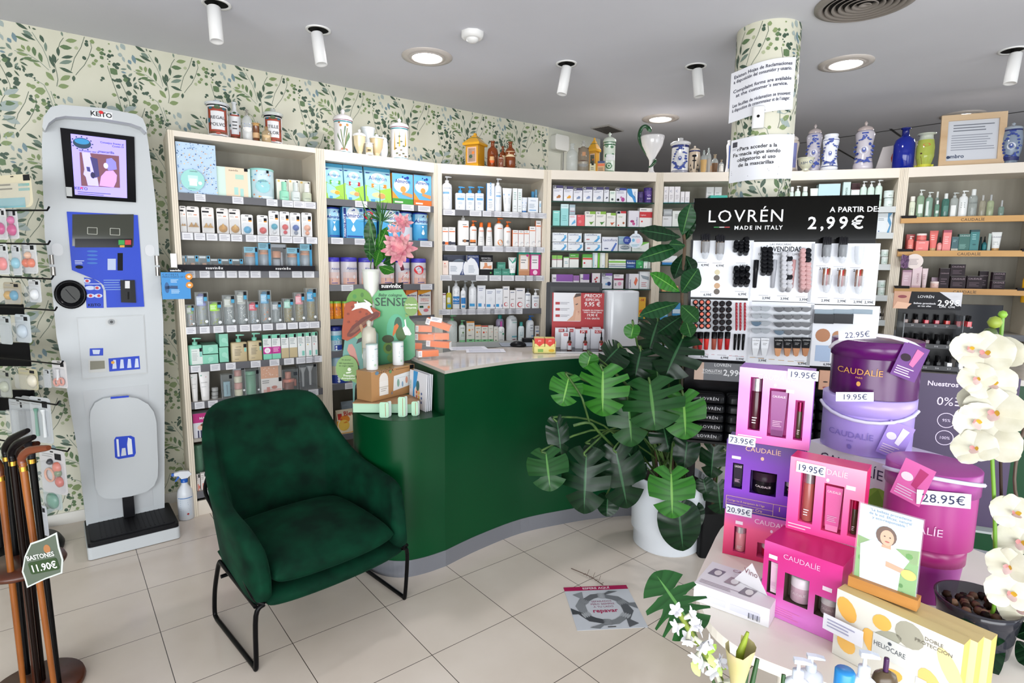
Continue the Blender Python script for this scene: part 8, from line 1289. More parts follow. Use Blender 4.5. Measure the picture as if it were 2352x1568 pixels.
def drum(cx,cy,z0,z1,r,m,lidc,label,rim=None,ts='CAUDALÍE',tcol='#d9a45c',tz=.5,dirx=0,r0=None,th=.02):
 e=empty('round_gift_box',(cx,cy,z0),math.atan2(-cy,-cx)+pi/2+dirx,label,'round gift box','round gift boxes');r0=r0 or r;g=G();H=z1-z0;g.lathe([(r0-.003,0),(r-.003,H*.72)],m,44);g.surf=lambda x,z:-sqrt(max(0,r*r-x*x));g.text(ts,-r*.3,H*tz,th,tcol,e=.002);g.text('PARIS',-r*.3,H*tz-.013,.006,tcol,e=.002);g.disc(-r*.3,H*tz-.03,.006,.008,tcol,.002);g.build('body',e);g=G();g.lathe([(r-.002,H*.70),(r+.001,H*.70),(r+.001,H-.002),(r-.004,H),(0,H)],lidc,44,caps=False);g.build('lid',e);return e
lav=mat('#b4a0e0',.3);pur=mat('#5a1460',.25)
dl=drum(1.215,1.895,zt,zt+.185,.137,lav,mat('#b9a6e4',.3),'lavender round gift box standing on the large white box',tcol='#8a7ac4',tz=.3)
dp_=drum(1.225,1.895,zt+.186,zt+.372,.132,pur,mat('#641a6a',.25),'dark purple round gift box on top of the lavender one',tz=.42)
pk=gr('print_drum',(0,'#a8287c'),(.5,'#b84a98'),(1,'#b868ac'),hi=.26)
dk1=drum(1.205,1.565,TB+.001,TB+.165,.096,mat('#a03c94',.3),mat('#a8307c',.3),'plum round gift box under the pink one with the 28.95 card',r0=.085,ts='',tcol='#a03c94')
dk2=drum(1.205,1.565,TB+.167,TB+.385,.112,pk,mat('#ad4e9e',.3),'tall magenta round gift box with a 28.95 card, right of the photo stand',tcol='#e8c4de',tz=.22,th=.022)
rb=mat('#d9d6ea',.5)
def strap(e,r,z,zt_,c):g=G();g.tube([((r+.006)*cos(a_),(r+.006)*sin(a_),z+zt_*sin(k/10*pi))for k,a_ in enumerate([radians(-165+15*i)for i in range(11)])],.006,c,6);g.build('ribbon_handle',e)
strap(dl,.137,.15,-.035,rb);strap(dp_,.132,.15,.06,mat('#e6e4ea',.5));strap(dk2,.112,.19,.02,rb)
def hang(e,x,z,r,c,tl,label,wd=.075,hh=.11,c1='#d86aa0',c0_='#3a2a38'):
 g=G();g.prism([(-wd/2,0),(wd/2,0),(wd/2,hh),(-wd/2,hh)],0,.0015,c);g.surf=lambda a_,b_:0;g.poly([(.0,hh*.42),(.014,hh*.38),(.026,hh*.86),(.004,hh*.9)],c1,.001);g.disc(-wd*.22,hh*.58,.015,.012,c0_);g.lines(-wd*.4,wd*.3,hh*.05,hh*.32,4,'#e0cfe4')
 o=g.build('gift_tag',e,loc=(x,-sqrt(max(0,r*r-x*x))-.004-abs(x)*.0,z));o.rotation_euler=(-.08,-tl,.5*x/r*1.4);o['label']=label
hang(dp_,.075,.08,.145,'#6a2a84',-.35,'violet hanging tag');hang(dl,.065,.015,.148,'#a88fdc',-.35,'lavender hanging tag',c1='#e6e0f0',c0_='#e0dcea');hang(dk2,-.055,.135,.128,'#dc74b4',-.25,'pink hanging tag',c1='#b8447c',c0_='#f0dfe8')
price('19.95€',1844,861,SA,SAN,-.003,'price card reading 19.95 on the top box of the left tower',.082,0);price('73.95€',1704,1012,SA,SAN,-.003,'price card reading 73.95',.08,0);price('20.95€',1697,1173,SA,SAN,-.003,'price card reading 20.95',.078,0);price('19.95€',1862,1077,FA,-40,-.003,'price card reading 19.95 on the bright pink box',.072,0)
price('22.95€',1969,768,(1.225,1.75),-10,-.002,'price card reading 22.95 on the dark purple round box',.108,.1);price('19.95€',1963,911,(1.215,1.75),-14,-.002,'price card reading 19.95 on the lavender round box',.108,.06);price('28.95€',2167,1146,(1.205,1.44),-22,-.004,'price card reading 28.95',.12,.05,.04)
# three sun care boxes and the photo stand on top
HA=(.79,1.282);hb_=mat('#e2d2a8',.4)
def helio(g,w,h):
 g.rect(0,w,0,h,'#dedbd2',.0002);R=random.Random(9)
 for x,z,rx,rz_,c in((.1,.75,.1,.2,'#e9b45c'),(.4,.8,.1,.12,'#eab860'),(.34,.45,.09,.22,'#ecbc66'),(.12,.25,.1,.16,'#edbe6a'),(.62,.8,.14,.2,'#a8a596'),(.45,.62,.16,.1,'#a9a898'),(.8,.3,.1,.2,'#ecc27a'),(.5,.12,.14,.1,'#efb85c'),(.93,.6,.08,.3,'#dccf9c')):g.disc(w*x,h*z,w*rx*.8,h*rz_*.9,c,.0008,14,.5)
 g.rect(w*.34,w*.62,h*.32,h*.62,'#d8d9d6',.0016);g.text('HELIOCARE',w*.48,h*.45,.012,'#5a6068',e=.002,wmax=w*.26);g.disc(w*.48,h*.56,.004,.004,'#5a6068',.002);g.text('DOBLE',w*.8,h*.84,.008,'#6a6458',e=.002);g.text('PROTECCIÓN',w*.8,h*.77,.008,'#6a6458',e=.002,wmax=w*.28);g.rect(w*.7,w*.78,h*.08,h*.3,'#cfd4e4',.0016)
for k in range(3):
 a_=radians(-55);b=(HA[0]-sin(a_)*.04*k,HA[1]+cos(a_)*.04*k);zt_=.93;g=G();w=.25;(u0,z0)=uz(1915,1400,HA,a_);h=.168-.004*k
 g.box(0,w,0,.037,0,h,hb_,top='#d6c48e',side='#dcb868');g.surf=lambda x,z:0
 if k==0:helio(g,w,h)
 tag(g.build('gift_box',loc=(b[0]+cos(a_)*(.0+.012*k),b[1]+sin(a_)*(.0+.012*k),TB+.0008),rz=a_),'cream and yellow sun care box, %s of the three'%['front one with leaf print','middle','rear'][k],'gift box','sun care boxes')
ha=radians(-55);zt_=TB+.17;pa_=uz(1968,1345,HA,ha,.05);ux=pa_[0];bx_,by_=HA[0]+cos(ha)*(ux+.055)-sin(ha)*.055,HA[1]+sin(ha)*(ux+.055)+cos(ha)*.055
e=empty('photo_stand',(bx_,by_,zt_),ha+.12,'small wooden photo holder with a woman in a vineyard, on the sun care boxes','photo stand');g=G();g.box(-.07,.07,-.016,.016,0,.026,noisy('beech','#b07a3c','#c8924f',14,.5,5,(.2,1,1)));g.build('wooden_block',e)
g=G();w,h=.125,.19;g.box(-w/2,w/2,-.002,.001,.018,.018+h,'#cfdbe6');g.surf=lambda x,z:-.002;g.rect(-w/2,w/2,.018,.10,'#7fae62',.0004);g.poly([(-w/2,.10),(w/2,.10),(w/2,.135),(0,.12),(-w/2,.13)],'#9fc47c',.0005);R=random.Random(4)
for k in range(26):g.disc(R.uniform(-.055,.055),R.uniform(.022,.12),R.uniform(.003,.009),R.uniform(.003,.007),R.choice(['#5f9a44','#8fc06a','#4f8a3c','#d8d85c','#b4d094']),.0007,7)
g.poly([(-.05,.018),(.028,.018),(.03,.07),(.045,.105),(.01,.128),(-.03,.13),(-.055,.11)],'#dbe3ee',.001);g.poly([(-.012,.118),(.008,.118),(.006,.134),(-.01,.134)],'#d3a184',.0012);g.disc(-.004,.147,.021,.023,'#6a4a38',.0013);g.disc(-.002,.143,.014,.019,'#dcae94',.0016);g.poly([(.0,.075),(.05,.068),(.05,.08),(.0,.088)],'#d6a488',.0018);g.disc(.046,.072,.015,.012,'#e3c46a',.002);g.disc(-.007,.146,.002,.0015,'#3a2a24',.002,6);g.disc(.004,.1455,.002,.0015,'#3a2a24',.002,6);g.disc(-.001,.134,.005,.0018,'#b4524c',.002,8)
for k,t_ in enumerate(('"La belleza procedente','de la vid. Eficaz, natural','y eco-responsable."')):g.text(t_,0,.198-.009*k,.0065,'#6a86a8',wmax=w*.85)
g.build('photo',e);g=G();g.box(-w/2-.003,w/2+.003,-.0045,-.0025,.016,.212,mat('#eef2f4',.03,0,'clear',.08));g.build('acrylic_cover',e)
p=ptP(1933,1440,(HA[0],HA[1]-.012),radians(-55));g=G();g.box(-.045,.045,0,.001,-.02,.02,'#e6e6ee');g.surf=lambda x,z:0;g.lines(-.035,.03,-.012,.012,3,'#a9a9c4');tag(g.build('price_card',loc=(p.x-.004,p.y-.01,p.z),rz=radians(-55)),'small white card stuck between the magenta box and the sun care box','price card')
for k,(X,Y,D,nm)in enumerate(((1872,1518,1.07,'middle'),(1910,1500,1.02,'with its spout pointing right'),(1998,1512,.99,'rightmost'))):
 p=ptY(X if k!=1 else 1842,Y+(28 if k==1 else 0),D);product('pump',.05,p.z-TB,'#dfe3ec','#dbe2ee','l .2 .8 .3 .7 4 #9ab0cc',(p.x,D,TB+.0008),-.2,'white pump bottle at the bottom edge of the photo, %s'%['middle','leftmost','rightmost'][k],'pump bottles on the front table',x={'dir':1,'hb':.74})
p=ptY(1952,1552,1.0);product('bot',.045,p.z-TB,'#e4e8ee','#2f8fd0','',(p.x,1.0,TB+.0008),0,'bottle with a bright blue cap between the pump bottles',None,x={'rc':.8})
p=ptY(2050,1525,1.05);product('bot',.05,p.z-TB,'#5a4a34','#4a1f54','',(p.x,1.05,TB+.0008),0,'dark bottle with a thin purple stopper at the bottom edge',None,x={'rc':.2})
# purple commitment sign
a_=radians(-22);sp_=ptY(2170,1000,2.0);e=empty('table_sign',(sp_.x+.06,sp_.y,TB+.0008),a_,'dark purple upright sign about commitments behind the round boxes','sign');zt_=ptY(2170,862,2.0).z-TB;w=.30
g=G();g.box(-w/2,w/2,0,.003,.01,zt_,'#3a2450');g.surf=lambda x,z:0;sc_='#d6cbe0';g.text('Nuestros compromisos',0,zt_-.045,.018,sc_,bold=True,wmax=w*.9);g.text('0%',-.06,zt_-.115,.032,sc_);g.lines(-.03,.1,zt_-.12,zt_-.08,3,sc_)
for x_,z__,t_ in((-.05,.17,'95%'),(.05,.17,'vegan'),(-.05,.235,'100%'),(.05,.235,'1%')):g.disc(x_,zt_-z__,.028,.028,sc_,.001,20);g.disc(x_,zt_-z__,.0255,.0255,'#3a2450',.0013,20);g.text(t_,x_,zt_-z__-.005,.011,sc_,e=.002)
g.build('board',e);g=G();g.box(-w/2,w/2,-.04,.04,0,.008,mat('#dfe4e6',.05,0,'clear',.4));g.build('foot',e)
# ================================================================ ORCHID, CUT FLOWERS
wh=noisy('petal_cream','#c2bfac','#cdcbbd',30,.5);yel=mat('#d8b43c',.5)
def petal(g,c,d1,nrm,ln,w,m,cup=.25,n=6):
 d1=Vector(d1).normalized();N=Vector(nrm).normalized();X=d1.cross(N).normalized();v=[]
 for i in range(n+1):
  t_=i/n;hw=w*sin(pi*min(.97,.1+.87*t_))**.7
  for s_ in(-1,-.5,0,.5,1):v.append(Vector(c)+d1*ln*t_+X*hw*s_+N*(cup*ln*(t_*t_-.1)-.12*abs(s_)*w))
 g.add(v,[(i*5+j,i*5+j+1,(i+1)*5+j+1,(i+1)*5+j)for i in range(n)for j in range(4)],m,True)
OP=Vector((1.165,1.32,TB+.001));e=empty('potted_orchid',OP,0,'white orchid in a dark translucent pot at the right edge of the table','potted plant')
g=G();g.lathe([(.07,0),(.085,.10),(.09,.12),(.085,.12),(.08,.09),(.0,.09)],mat('#3a3a42',.1,0,'clear',.8),32,caps=False);g.build('pot',e)
g=G();R=random.Random(1);[g.lathe([(0,-.01),(.012,0),(.008,.01),(0,.012)],R.choice(['#3a261a','#6a4a34','#8a6a50','#241610']),6,cx=R.uniform(-.055,.055),cy=R.uniform(-.055,.055))for k in range(34)];g.v=[(x,y,z+.098)for x,y,z in g.v];o=g.build('bark',e);o['kind']='stuff'
def rel(px,py,D):return ptY(px,py,D)-OP
ol=LMs['d']
for k,(a,b,w_)in enumerate((((2310,1470),(2200,1560),60),((2320,1455),(2205,1430),60),((2330,1460),(2420,1420),60),((2335,1470),(2400,1530),55))):leaf(e,rel(*a,1.27)+OP,rel(*b,1.2)+OP,w_*1.3/FPX*1.3,ol,0,90+k,droop=.25,fold=.15,kind='fiddle',off=OP)
g=G();g.tube(smooth([Vector((0,0,.1)),rel(2282,1400,1.28),rel(2285,1200,1.28),rel(2278,1000,1.28),rel(2290,850,1.28),rel(2300,760,1.28),rel(2303,722,1.28)],5),.0042,mat('#6f9a34',.45),8);g.build('stem',e)
g=G();g.tube([Vector((.02,0,.08)),rel(2302,1250,1.30),rel(2297,1000,1.30)],.0035,'#3a2c24',6);g.tube(smooth([rel(2400,900,1.45),rel(2352,985,1.42),rel(2330,1100,1.4),rel(2345,1180,1.4)],4),.004,'#5a4a3c',6);g.build('support_stick',e)
FLW=[(2262,812,.05,.1),(2225,800,.035,1.2),(2300,812,.042,.5),(2245,868,.034,2),(2275,880,.048,.3),(2258,920,.045,1),(2285,948,.055,.2),(2240,965,.042,2.4),(2275,1020,.056,.6),(2240,1030,.042,1.7),(2330,1180,.045,.2),(2345,1245,.05,.9),(2318,1300,.042,.4),(2320,1362,.048,.1),(2345,1400,.045,.6)]
for k,(px,py,r_,ph)in enumerate(FLW):
 c=rel(px,py,1.22+.02*(k%3));N=(C0-(c+OP)).normalized()+Vector((.35*sin(k*2),0,.25*cos(k*1.3)));N.normalize();U=Vector((0,0,1));X=U.cross(N).normalized();U=N.cross(X);g=G()
 for j,(an,ln,wd)in enumerate(((90,1,.5),(210,1,.5),(330,1,.5),(20,1.05,.78),(160,1.05,.78))):a_=radians(an)+ph*.3;petal(g,c+N*(.002*(j>2)),X*cos(a_)+U*sin(a_),N,r_*ln,r_*wd,wh,.15)
 o=g.build('blossom',e);g=G();petal(g,c+N*.006,-U*.7+N*.6,N,r_*.45,r_*.2,mat('#ddc4c0',.5),.4);petal(g,c+N*.006,X*.7+N*.6,N,r_*.25,r_*.12,yel,.2);petal(g,c+N*.006,-X*.7+N*.6,N,r_*.25,r_*.12,mat('#c48a8a',.5),.2);g.build('lip',o)
for px,py,r_,c in((2303,722,.009,'#7fa83a'),(2285,740,.014,'#8a9a3a'),(2274,767,.015,'#4f5f34')):g=G();q=rel(px,py,1.24);g.lathe([(0,-r_),(r_*.7,-r_*.7),(r_,0),(r_*.7,r_*.7),(0,r_)],mat(c,.5),14,cx=q.x,cy=q.y);g.v=[(x,y,z+q.z)for x,y,z in g.v];g.build('bud',e)
# tall floor vase below the frame with artificial stems
VP=Vector((.50,1.02,.0006));e=empty('floor_vase',VP,0,'tall white vase standing beside the front table, below the cut flowers','vase');g=G();g.lathe([(.07,0),(.09,.02),(.10,.25),(.06,.5),(.05,.58),(.056,.6),(.048,.6),(.042,.5)],mat('#e4e2de',.3),32,caps=False);g.build('body',e)
def flo(name,label,cat,fn):o=empty(name,VP+Vector((0,0,.45)),0,label,cat,'artificial stems in the floor vase');fn(o,VP+Vector((0,0,.45)))
def f1(o,B):
 b,t_=ptY(1590,1440,1.12),ptY(1505,1310,1.2);leaf(o,b,t_,.125,LMs['m'],6,5,.08,.1,off=B);g=G();g.tube([q-B for q in smooth([B,B+Vector((0,.03,.2)),ptY(1640,1568,1.1),b,b.lerp(t_,.08)],4)],.0035,stemm,6);g.build('stem',o)
flo('monstera_leaf','single artificial monstera leaf left of the front table','artificial leaf',f1)
def f2(o,B):
 pts=[ptY(x,y,1.06)for x,y in((1660,1568),(1625,1510),(1585,1450),(1553,1395))];g=G();g.tube([q-B for q in smooth([B,B+Vector((0,.01,.25))]+pts,4)],.0055,mat('#7a8a34',.5),8);g.build('stem',o);R=random.Random(7);m_=mat('#e4e4ea',.5)
 for k in range(17):
  t_=(k+.5)/17;i=min(2,int(t_*3));c=pts[i].lerp(pts[i+1],t_*3-i)-B if k<12 else pts[2].lerp(pts[3],R.random())-B;an=k*2.4;dr=(Vector((cos(an),-.4,sin(an)*.6))+Vector((0,0,.3))).normalized();g=G();c2=c+dr*.02
  for j in range(5):a2=j*1.256;X=dr.orthogonal().normalized();Z_=dr.cross(X);petal(g,c2,(X*cos(a2)+Z_*sin(a2))*.9+dr*.7,dr,.021,.0055,m_,-.3,4)
  g.tube([c,c2],[.003,.006],'#dfe0d0',6);g.build('blossom',o)
 for k,(x,y)in enumerate(((1625,1500),(1590,1520),(1640,1520))):g=G();c=ptY(x,y,1.06)-B;petal(g,c,(.3+.3*k,-.2,.5-.5*k),(0,-1,.2),.03,.008,mat('#9ab84a',.5),-.2,4);petal(g,c,(.3,-.5,-.5),(0,-1,.2),.03,.008,mat('#b4cc7a',.5),-.2,4);g.build('bud',o)
flo('hyacinth_stem','white hyacinth-like flower spike in front of the table edge','artificial flower',f2)
def f3(o,B):
 a_,b=ptY(1690,1600,1.02)-B,ptY(1700,1500,1.02)-B;g=G();X=Vector((1,0,0));v=[];n=10;ax=(b-a_).normalized()
 for i in range(n+1):
  t_=i/n;r_=.009+.022*t_**1.2
  for j in range(12):an=-pi*.5+2*pi*.86*(j/11-.5)+pi;v.append(a_+(b-a_)*t_*1.0+Vector((cos(an)*r_*.9,-sin(an)*r_,(.02 if j<6 else.008)*t_*t_)))
 g.add(v,[(i*12+j,i*12+j+1,(i+1)*12+j+1,(i+1)*12+j)for i in range(n)for j in range(11)],noisy('spathe','#b9b27a','#c9b894',9,.45),True);g.build('spathe',o);g=G();g.tube([a_,b,b+Vector((.012,0,.045))],[.006,.008,.003],mat('#8fa030',.6),8);g.tube([Vector((0,0,0)),a_],.004,stemm,6);g.build('spadix',o)
 for k,(x,y,X_,Y_)in enumerate(((1700,1568,1722,1505),(1715,1568,1740,1512),(1795,1568,1800,1548))):g=G();g.tube([ptY(x,y+60,1.03)-B,ptY(X_,Y_,1.05)-B],[.006,.004],mat('#2f5a2c',.5),6);g.build('blade',o)
flo('calla_stem','pale green calla-like flower under the front edge of the table','artificial flower',f3)
# white vase with pink lily flowers behind the woodland display
q=Vector((-.85,3.43,LC+.0008));e=empty('flower_vase',q,0,'tall slim white vase behind the woodland display','vase');zt=ptY(860,618,3.43).z-q.z;g=G();g.lathe([(.05,0),(.055,.01),(.03,zt*.3),(.028,zt*.6),(.05,zt*.97),(.053,zt),(.048,zt),(.026,zt*.6)],mat('#dfe2da',.3),28,caps=False);g.build('body',e)
VB=q+Vector((0,0,zt*.7));pm=noisy('petal_pink','#d98a9c','#efc4c4',22,.5);dr_=mat('#a8506c',.5)
def PF(px,py,D=3.40):return ptY(px,py,D)
o=empty('pink_flower_stem',VB,0,'large pink dahlia-like artificial flower above the white vase','artificial flower','stems in the white vase')
for(px,py,r_,n_)in((918,572,.115,26),(925,512,.07,14),(905,530,.05,8)):
 c=PF(px,py)-VB;N=Vector((.1,-1,.1)).normalized();g=G();R=random.Random(px)
 for k in range(n_):an=k*2.4;ring_=1-.6*k/n_;petal(g,c+N*.02*(1-ring_)*2,Vector((cos(an),0,sin(an)))*ring_+N*(.25+.9*(1-ring_)),N,r_*(.55+.45*ring_),r_*.17,pm,.1,5)
 g.build('blossom',o)
g=G();g.tube([q_-VB for q_ in smooth([q+Vector((0,0,zt*.72)),q+Vector((.01,0,zt+.08)),PF(900,590),PF(915,575,3.42)],4)],.004,stemm,6);g.tube([PF(915,585,3.42)-VB,PF(925,620,3.40)-VB],.012,'#6a1a34',6);g.build('stem',o)
o=empty('leafy_stem',VB,0,'green leafy artificial foliage above the white vase','artificial foliage','stems in the white vase')
for k,(x,y,X,Y,w_)in enumerate(((850,580,850,500,30),(862,590,885,520,34),(850,600,848,545,26),(875,600,880,560,30),(880,605,910,585,34),(870,612,905,622,30),(858,605,890,540,26),(862,612,870,572,30))):leaf(o,PF(x,y),PF(X,Y,3.36),w_*3.4/FPX,LMs['b' if k%2 else 'm'],0,120+k,.1,.15,kind='fiddle',off=VB)
g=G();cc=PF(878,508);R=random.Random(3)
for k in range(26):an=R.uniform(-.6,3.5);ln=R.uniform(30,62);tip=PF(878+cos(an)*ln,500-sin(an)*ln*.75,3.34+.1*R.random());d_=tip-cc;g.add([cc-VB+Vector((.004,0,.0)),cc-VB-Vector((.004,0,0)),cc+d_*.6-VB-Vector((.005,0,0)),tip-VB,cc+d_*.6-VB+Vector((.005,0,.003))],[(0,1,2,3,4)],'#2f6a2c')
for(X,Y)in((822,435),(872,415),(815,570),(830,600)):tip=PF(X,Y,3.35);b_=PF(868,600);md=b_.lerp(tip,.5)+Vector((.01,0,.02));g.add([b_-VB,md-VB-Vector((.006,0,0)),tip-VB,md-VB+Vector((.006,0,.0))],[(0,1,2,3)],'#3f7a34')
g.tube([q_-VB for q_ in[q+Vector((0,0,zt*.75)),PF(866,600),cc]],.004,stemm,6);g.build('fronds',o)
# ================================================================ NAIL POLISH DISPLAY ON THE RIGHT COUNTER
NO=(2.36,3.22);NA=radians(-24)
def nk(X,Y,v=0):return uz(CJ[0]+X/CJ[2],CJ[1]+Y/CJ[2],NO,NA,v)
e=empty('nail_polish_display',(*NO,TC+.0008),NA,'black tiered nail polish display with a lip and hand picture header','display stand')
(x0,zt),(x1,_)=nk(228,918),nk(712,918);zh=nk(700,1055)[1];g=G();g.box(x0,x1,.0,.008,zh-TC,zt-TC,'#26262b');g.surf=lambda x,z:0;zt-=TC;zh-=TC;wd=x1-x0
g.poly([(x0,zh),(x0+wd*.22,zh),(x0+wd*.26,zt),(x0,zt)],'#c79a80');g.disc(x0+wd*.13,zt-.03,.022,.009,'#8a2f3a');g.poly([(x0,zh),(x0+wd*.2,zh),(x0+wd*.28,zh+.03),(x0+.02,zh+.04)],'#e0b79c',.001)
g.poly([(x1-wd*.33,zt),(x1,zt),(x1,zh+.02),(x1-wd*.04,zh+.03)],'#c9c9ce');g.text('LOVRÉN',x0+wd*.48,zt-.035,.015,'#e4e4e6');g.text('Belleza garantizada',x0+wd*.47,zt-.07,.010,'#dcdce0',bold=True);g.text('en tus uñas',x0+wd*.47,zt-.085,.010,'#dcdce0',bold=True);g.text('2,99€',x1-wd*.18,zt-.075,.032,'#e9e9ec',bold=True);g.text('6,99€',x1-wd*.1,zt-.03,.012,'#c9c9cc');g.text('3,99€  4,99€',x1-wd*.2,zh+.012,.010,'#dcdce0',bold=True);g.build('header',e)
R=random.Random(11);tiers=[(.245,.06),(.135,.0),(.02,-.06)]
for k,(z,y)in enumerate(tiers):
 g=G();g.box(x0+.05,x1,y-.02,y+.10,z,z+.004,mat('#8a9096',.1,0,'clear',.5));g.box(x0+.05,x1,y-.024,y-.02,z-.008,z+.016,'#3a3b40');g.surf=lambda a,b:y-.024
 for j in range(6):g.text('%s%d'%('S',14+j if k else 4+j),x0+.11+.055*j,z,.009,'#c9c9cc')
 g.build('tier',e)
g=G();g.box(x0+.045,x1,.09,.10,0,zh,mat('#1a1a1d',.3));g.box(x0+.045,x0+.05,-.08,.1,0,.32,mat('#8a9096',.1,0,'clear',.4));g.box(x1-.003,x1,-.08,.1,0,.32,mat('#8a9096',.1,0,'clear',.4));g.build('casing',e)
pc_=['#7a5a50','#8a6a64','#c8203c','#b81c3c','#d8342c','#c01c30'];PO={}
for k,(z,y)in enumerate(tiers):
 for j in range(7):
  for q in range(2):
   c=pc_[min(5,j)]if k==0 else['#1a1a1e','#26262c','#2a2024','#5a2a34','#1c1c22'][(j+k)%5]
   if k==2 and j in(1,4,5):c='#e4e6e8'
   if c not in PO:g=G();g.rbox(-.012,.012,-.012,.012,0,.03,.004,mat(c,.15));g.lathe([(.009,.03),(.009,.062),(0,.063)],mat('#141416',.25),10,caps=False);o=PO[c]=g.build('nail_polish_bottle')
   else:o=PO[c].copy();COL.objects.link(o)
   xx,yv=x0+.08+.05*j,y+.005+.035*q;o.location=(NO[0]+cos(NA)*xx-sin(NA)*yv,NO[1]+sin(NA)*xx+cos(NA)*yv,TC+z+.006);o.rotation_euler=(0,0,NA);tag(o,'small %s nail polish bottle on the %s tier of the display'%({'#e4e6e8':'white'}.get(c,'reddish' if k==0 else 'dark'),['top','middle','bottom'][k]),'nail polish','nail polish bottles, %s tier'%['top','middle','bottom'][k])
b=ptY(2245,700,3.6);e=empty('computer_monitor',(b.x,3.6,TC+.0008),-.3,'black monitor back beside the nail polish display','monitor');g=G();g.rbox(-.14,.14,0,.04,.06,b.z-TC,.01,dk);g.build('casing',e);g=G();g.box(-.03,.03,.0,.04,0,.1,dk);g.lathe([(.08,0),(.08,.01),(0,.01)],dk,20,cy=.02);g.build('stand',e)
# ================================================================ ACCESSORY RACK AND WALKING STICKS
RP=Vector((-2.90,3.06,0));e=empty('accessory_rack',RP,0,'black revolving rack hung with baby accessories at the left edge','rack');rk=mat('#121214',.4)
g=G();g.lathe([(0,0),(.28,0),(.285,.02),(.27,.05),(.05,.07),(0,.07)],rk,48,caps=False);g.build('base',e);g=G();g.lathe([(.017,.06),(.017,1.98)],rk,16);g.build('pole',e)
def rp(x,y,D=2.98):return ptY(x,y,D)
HK=[(108,478),(110,556),(118,636),(126,708),(140,832),(130,925),(155,1032)]
for x,y in HK:q=rp(x,y,2.88)-RP;g=G();g.tube([(0,0,q.z+.0),tuple(q+Vector((0,0,-.01))),tuple(q+Vector((.012,0,.008)))],.0045,rk,6);g.build('hook',e)
for Y0,Y1,X in((699,722,50),(787,840,63),(896,942,75)):a_,b=rp(-60,Y1,3.09)-RP,rp(X,Y0,3.09)-RP;g=G();g.box(a_.x,b.x,a_.y,a_.y+.012,a_.z,b.z,rk);g.build('panel',e)
def hung(X0,X1,Yt,Yb,c,items,label,D=2.96,ops_='',name='hanging_pack',clr=.3):
 a_,b=rp(X0,Yb,D),rp(X1,Yt,D);w,h=b.x-a_.x,b.z-a_.z;e=empty(name,((a_.x+b.x)/2,D,a_.z),-.35,label,'pack','packs hanging on the rack');g=G();g.prism(rrect(-w/2,w/2,0,h,w*.12),0,.002,c if not clr else mat(c,.3,0,'clear',.85));g.surf=lambda x,z:0;g.rect(-.012,.012,h*.93,h*.96,'#222');ops(g,ops_ or 'r .6 .85 .78 .92 #26262b;l .1 .55 .8 .9 2 #a9a9a9',w,h);g.build('card',e)
 for(kk,x,z,r_,c2)in items:
  g=G();m_=mat(c2,.3)
  if kk=='o':g.T=Matrix.Translation((x*w,-.006,z*h))@Matrix.Rotation(pi/2,4,'X');g.lathe([(r_*w,-.004),(r_*w,.006),(r_*w*.4,.016),(0,.018)],m_,18)
  elif kk=='r':g.tube([(x*w+r_*w*cos(k*pi/6),-.008,z*h+r_*w*sin(k*pi/6))for k in range(12)],.006,m_,6,closed=True)
  elif kk=='s':g.tube([(x*w,-.008,z*h-r_*h),(x*w,-.008,z*h+r_*h*.6),(x*w*.9,-.008,z*h+r_*h)],[.009,.006,.012],m_,8)
  g.build('item',e)
 g=G();g.prism(rrect(-w*.44,w*.44,h*.04,h*.72,w*.12),-.026,-.001,mat('#e2e6ea',.06,0,'clear',.14));g.build('bubble',e)
hung(-30,92,402,476,'#e2dac0',[],'cream rounded box with turquoise bars at the top of the rack',ops_='r .65 .95 .5 .58 #8fc0b8;r .65 .95 .64 .72 #8fc0b8;r .8 .98 .8 .98 #26262b;r 0 .8 .0 .3 #8fc4cc;l .1 .5 .5 .75 2 #8a8474',clr=0)
hung(-12,18,478,550,'#e4e4e6',[('o',0,.35,.36,'#c83a84')],'white pack with magenta soothers, cut by the photo edge');hung(14,44,480,548,'#e4e4e6',[('o',0,.3,.36,'#c83a84'),('o',0,.62,.25,'#d0609a')],'white pack with two magenta soothers near the top')
hung(-8,22,560,630,'#dfe2e4',[('o',0,.35,.4,'#e88a88')],'pack with a pink soother at the left edge');hung(26,50,562,632,'#dfe2e4',[('o',0,.4,.4,'#8fc4d4')],'narrow pack with pale blue pieces');hung(46,90,558,628,'#e2e4e4',[('o',-.18,.35,.2,'#d86a3c'),('o',.18,.35,.2,'#e0764a'),('o',0,.6,.16,'#e0b89c')],'pack with orange soothers beside the kiosk')
hung(0,58,648,698,'#b9b09c',[('o',-.2,.4,.16,'#c8a04c'),('o',.15,.4,.18,'#5a9cb8')],'wide pack with yellow and blue pieces');hung(62,98,642,694,'#dcdee0',[('o',.05,.35,.3,'#e6e8ea')],'small pack with a white speckled ring')
hung(-5,30,726,790,'#c4cacc',[],'clear pack at the left edge below the black bar');hung(30,76,722,786,'#cfd6da',[('o',0,.4,.3,'#c0ccd6')],'clear pack with pale blue pieces')
hung(-5,30,850,912,'#a9aca0',[('o',0,.4,.3,'#b4b8a4')],'clear pack with olive pieces');hung(34,96,846,894,'#c9c2a4',[('o',.25,.45,.22,'#dfd8c4')],'wide beige pack with a round owl brush');hung(98,118,848,890,'#cfd2d4',[],'narrow grey pack beside the scissors');hung(116,158,828,890,'#e2dfe0',[('r',-.18,.2,.16,'#dc9a8a'),('r',.2,.25,.16,'#dc9a8a'),('s',0,.5,.2,'#d8d8da')],'white card with pink nail scissors')
for k in range(3):hung(16+15*k,74+15*k,915-2*k,1005+3*k,'#c4c8cb',[],'plain pale card behind the green brush, %s of three'%['rearmost','middle','nearest'][k],D=3.04-.02*k)
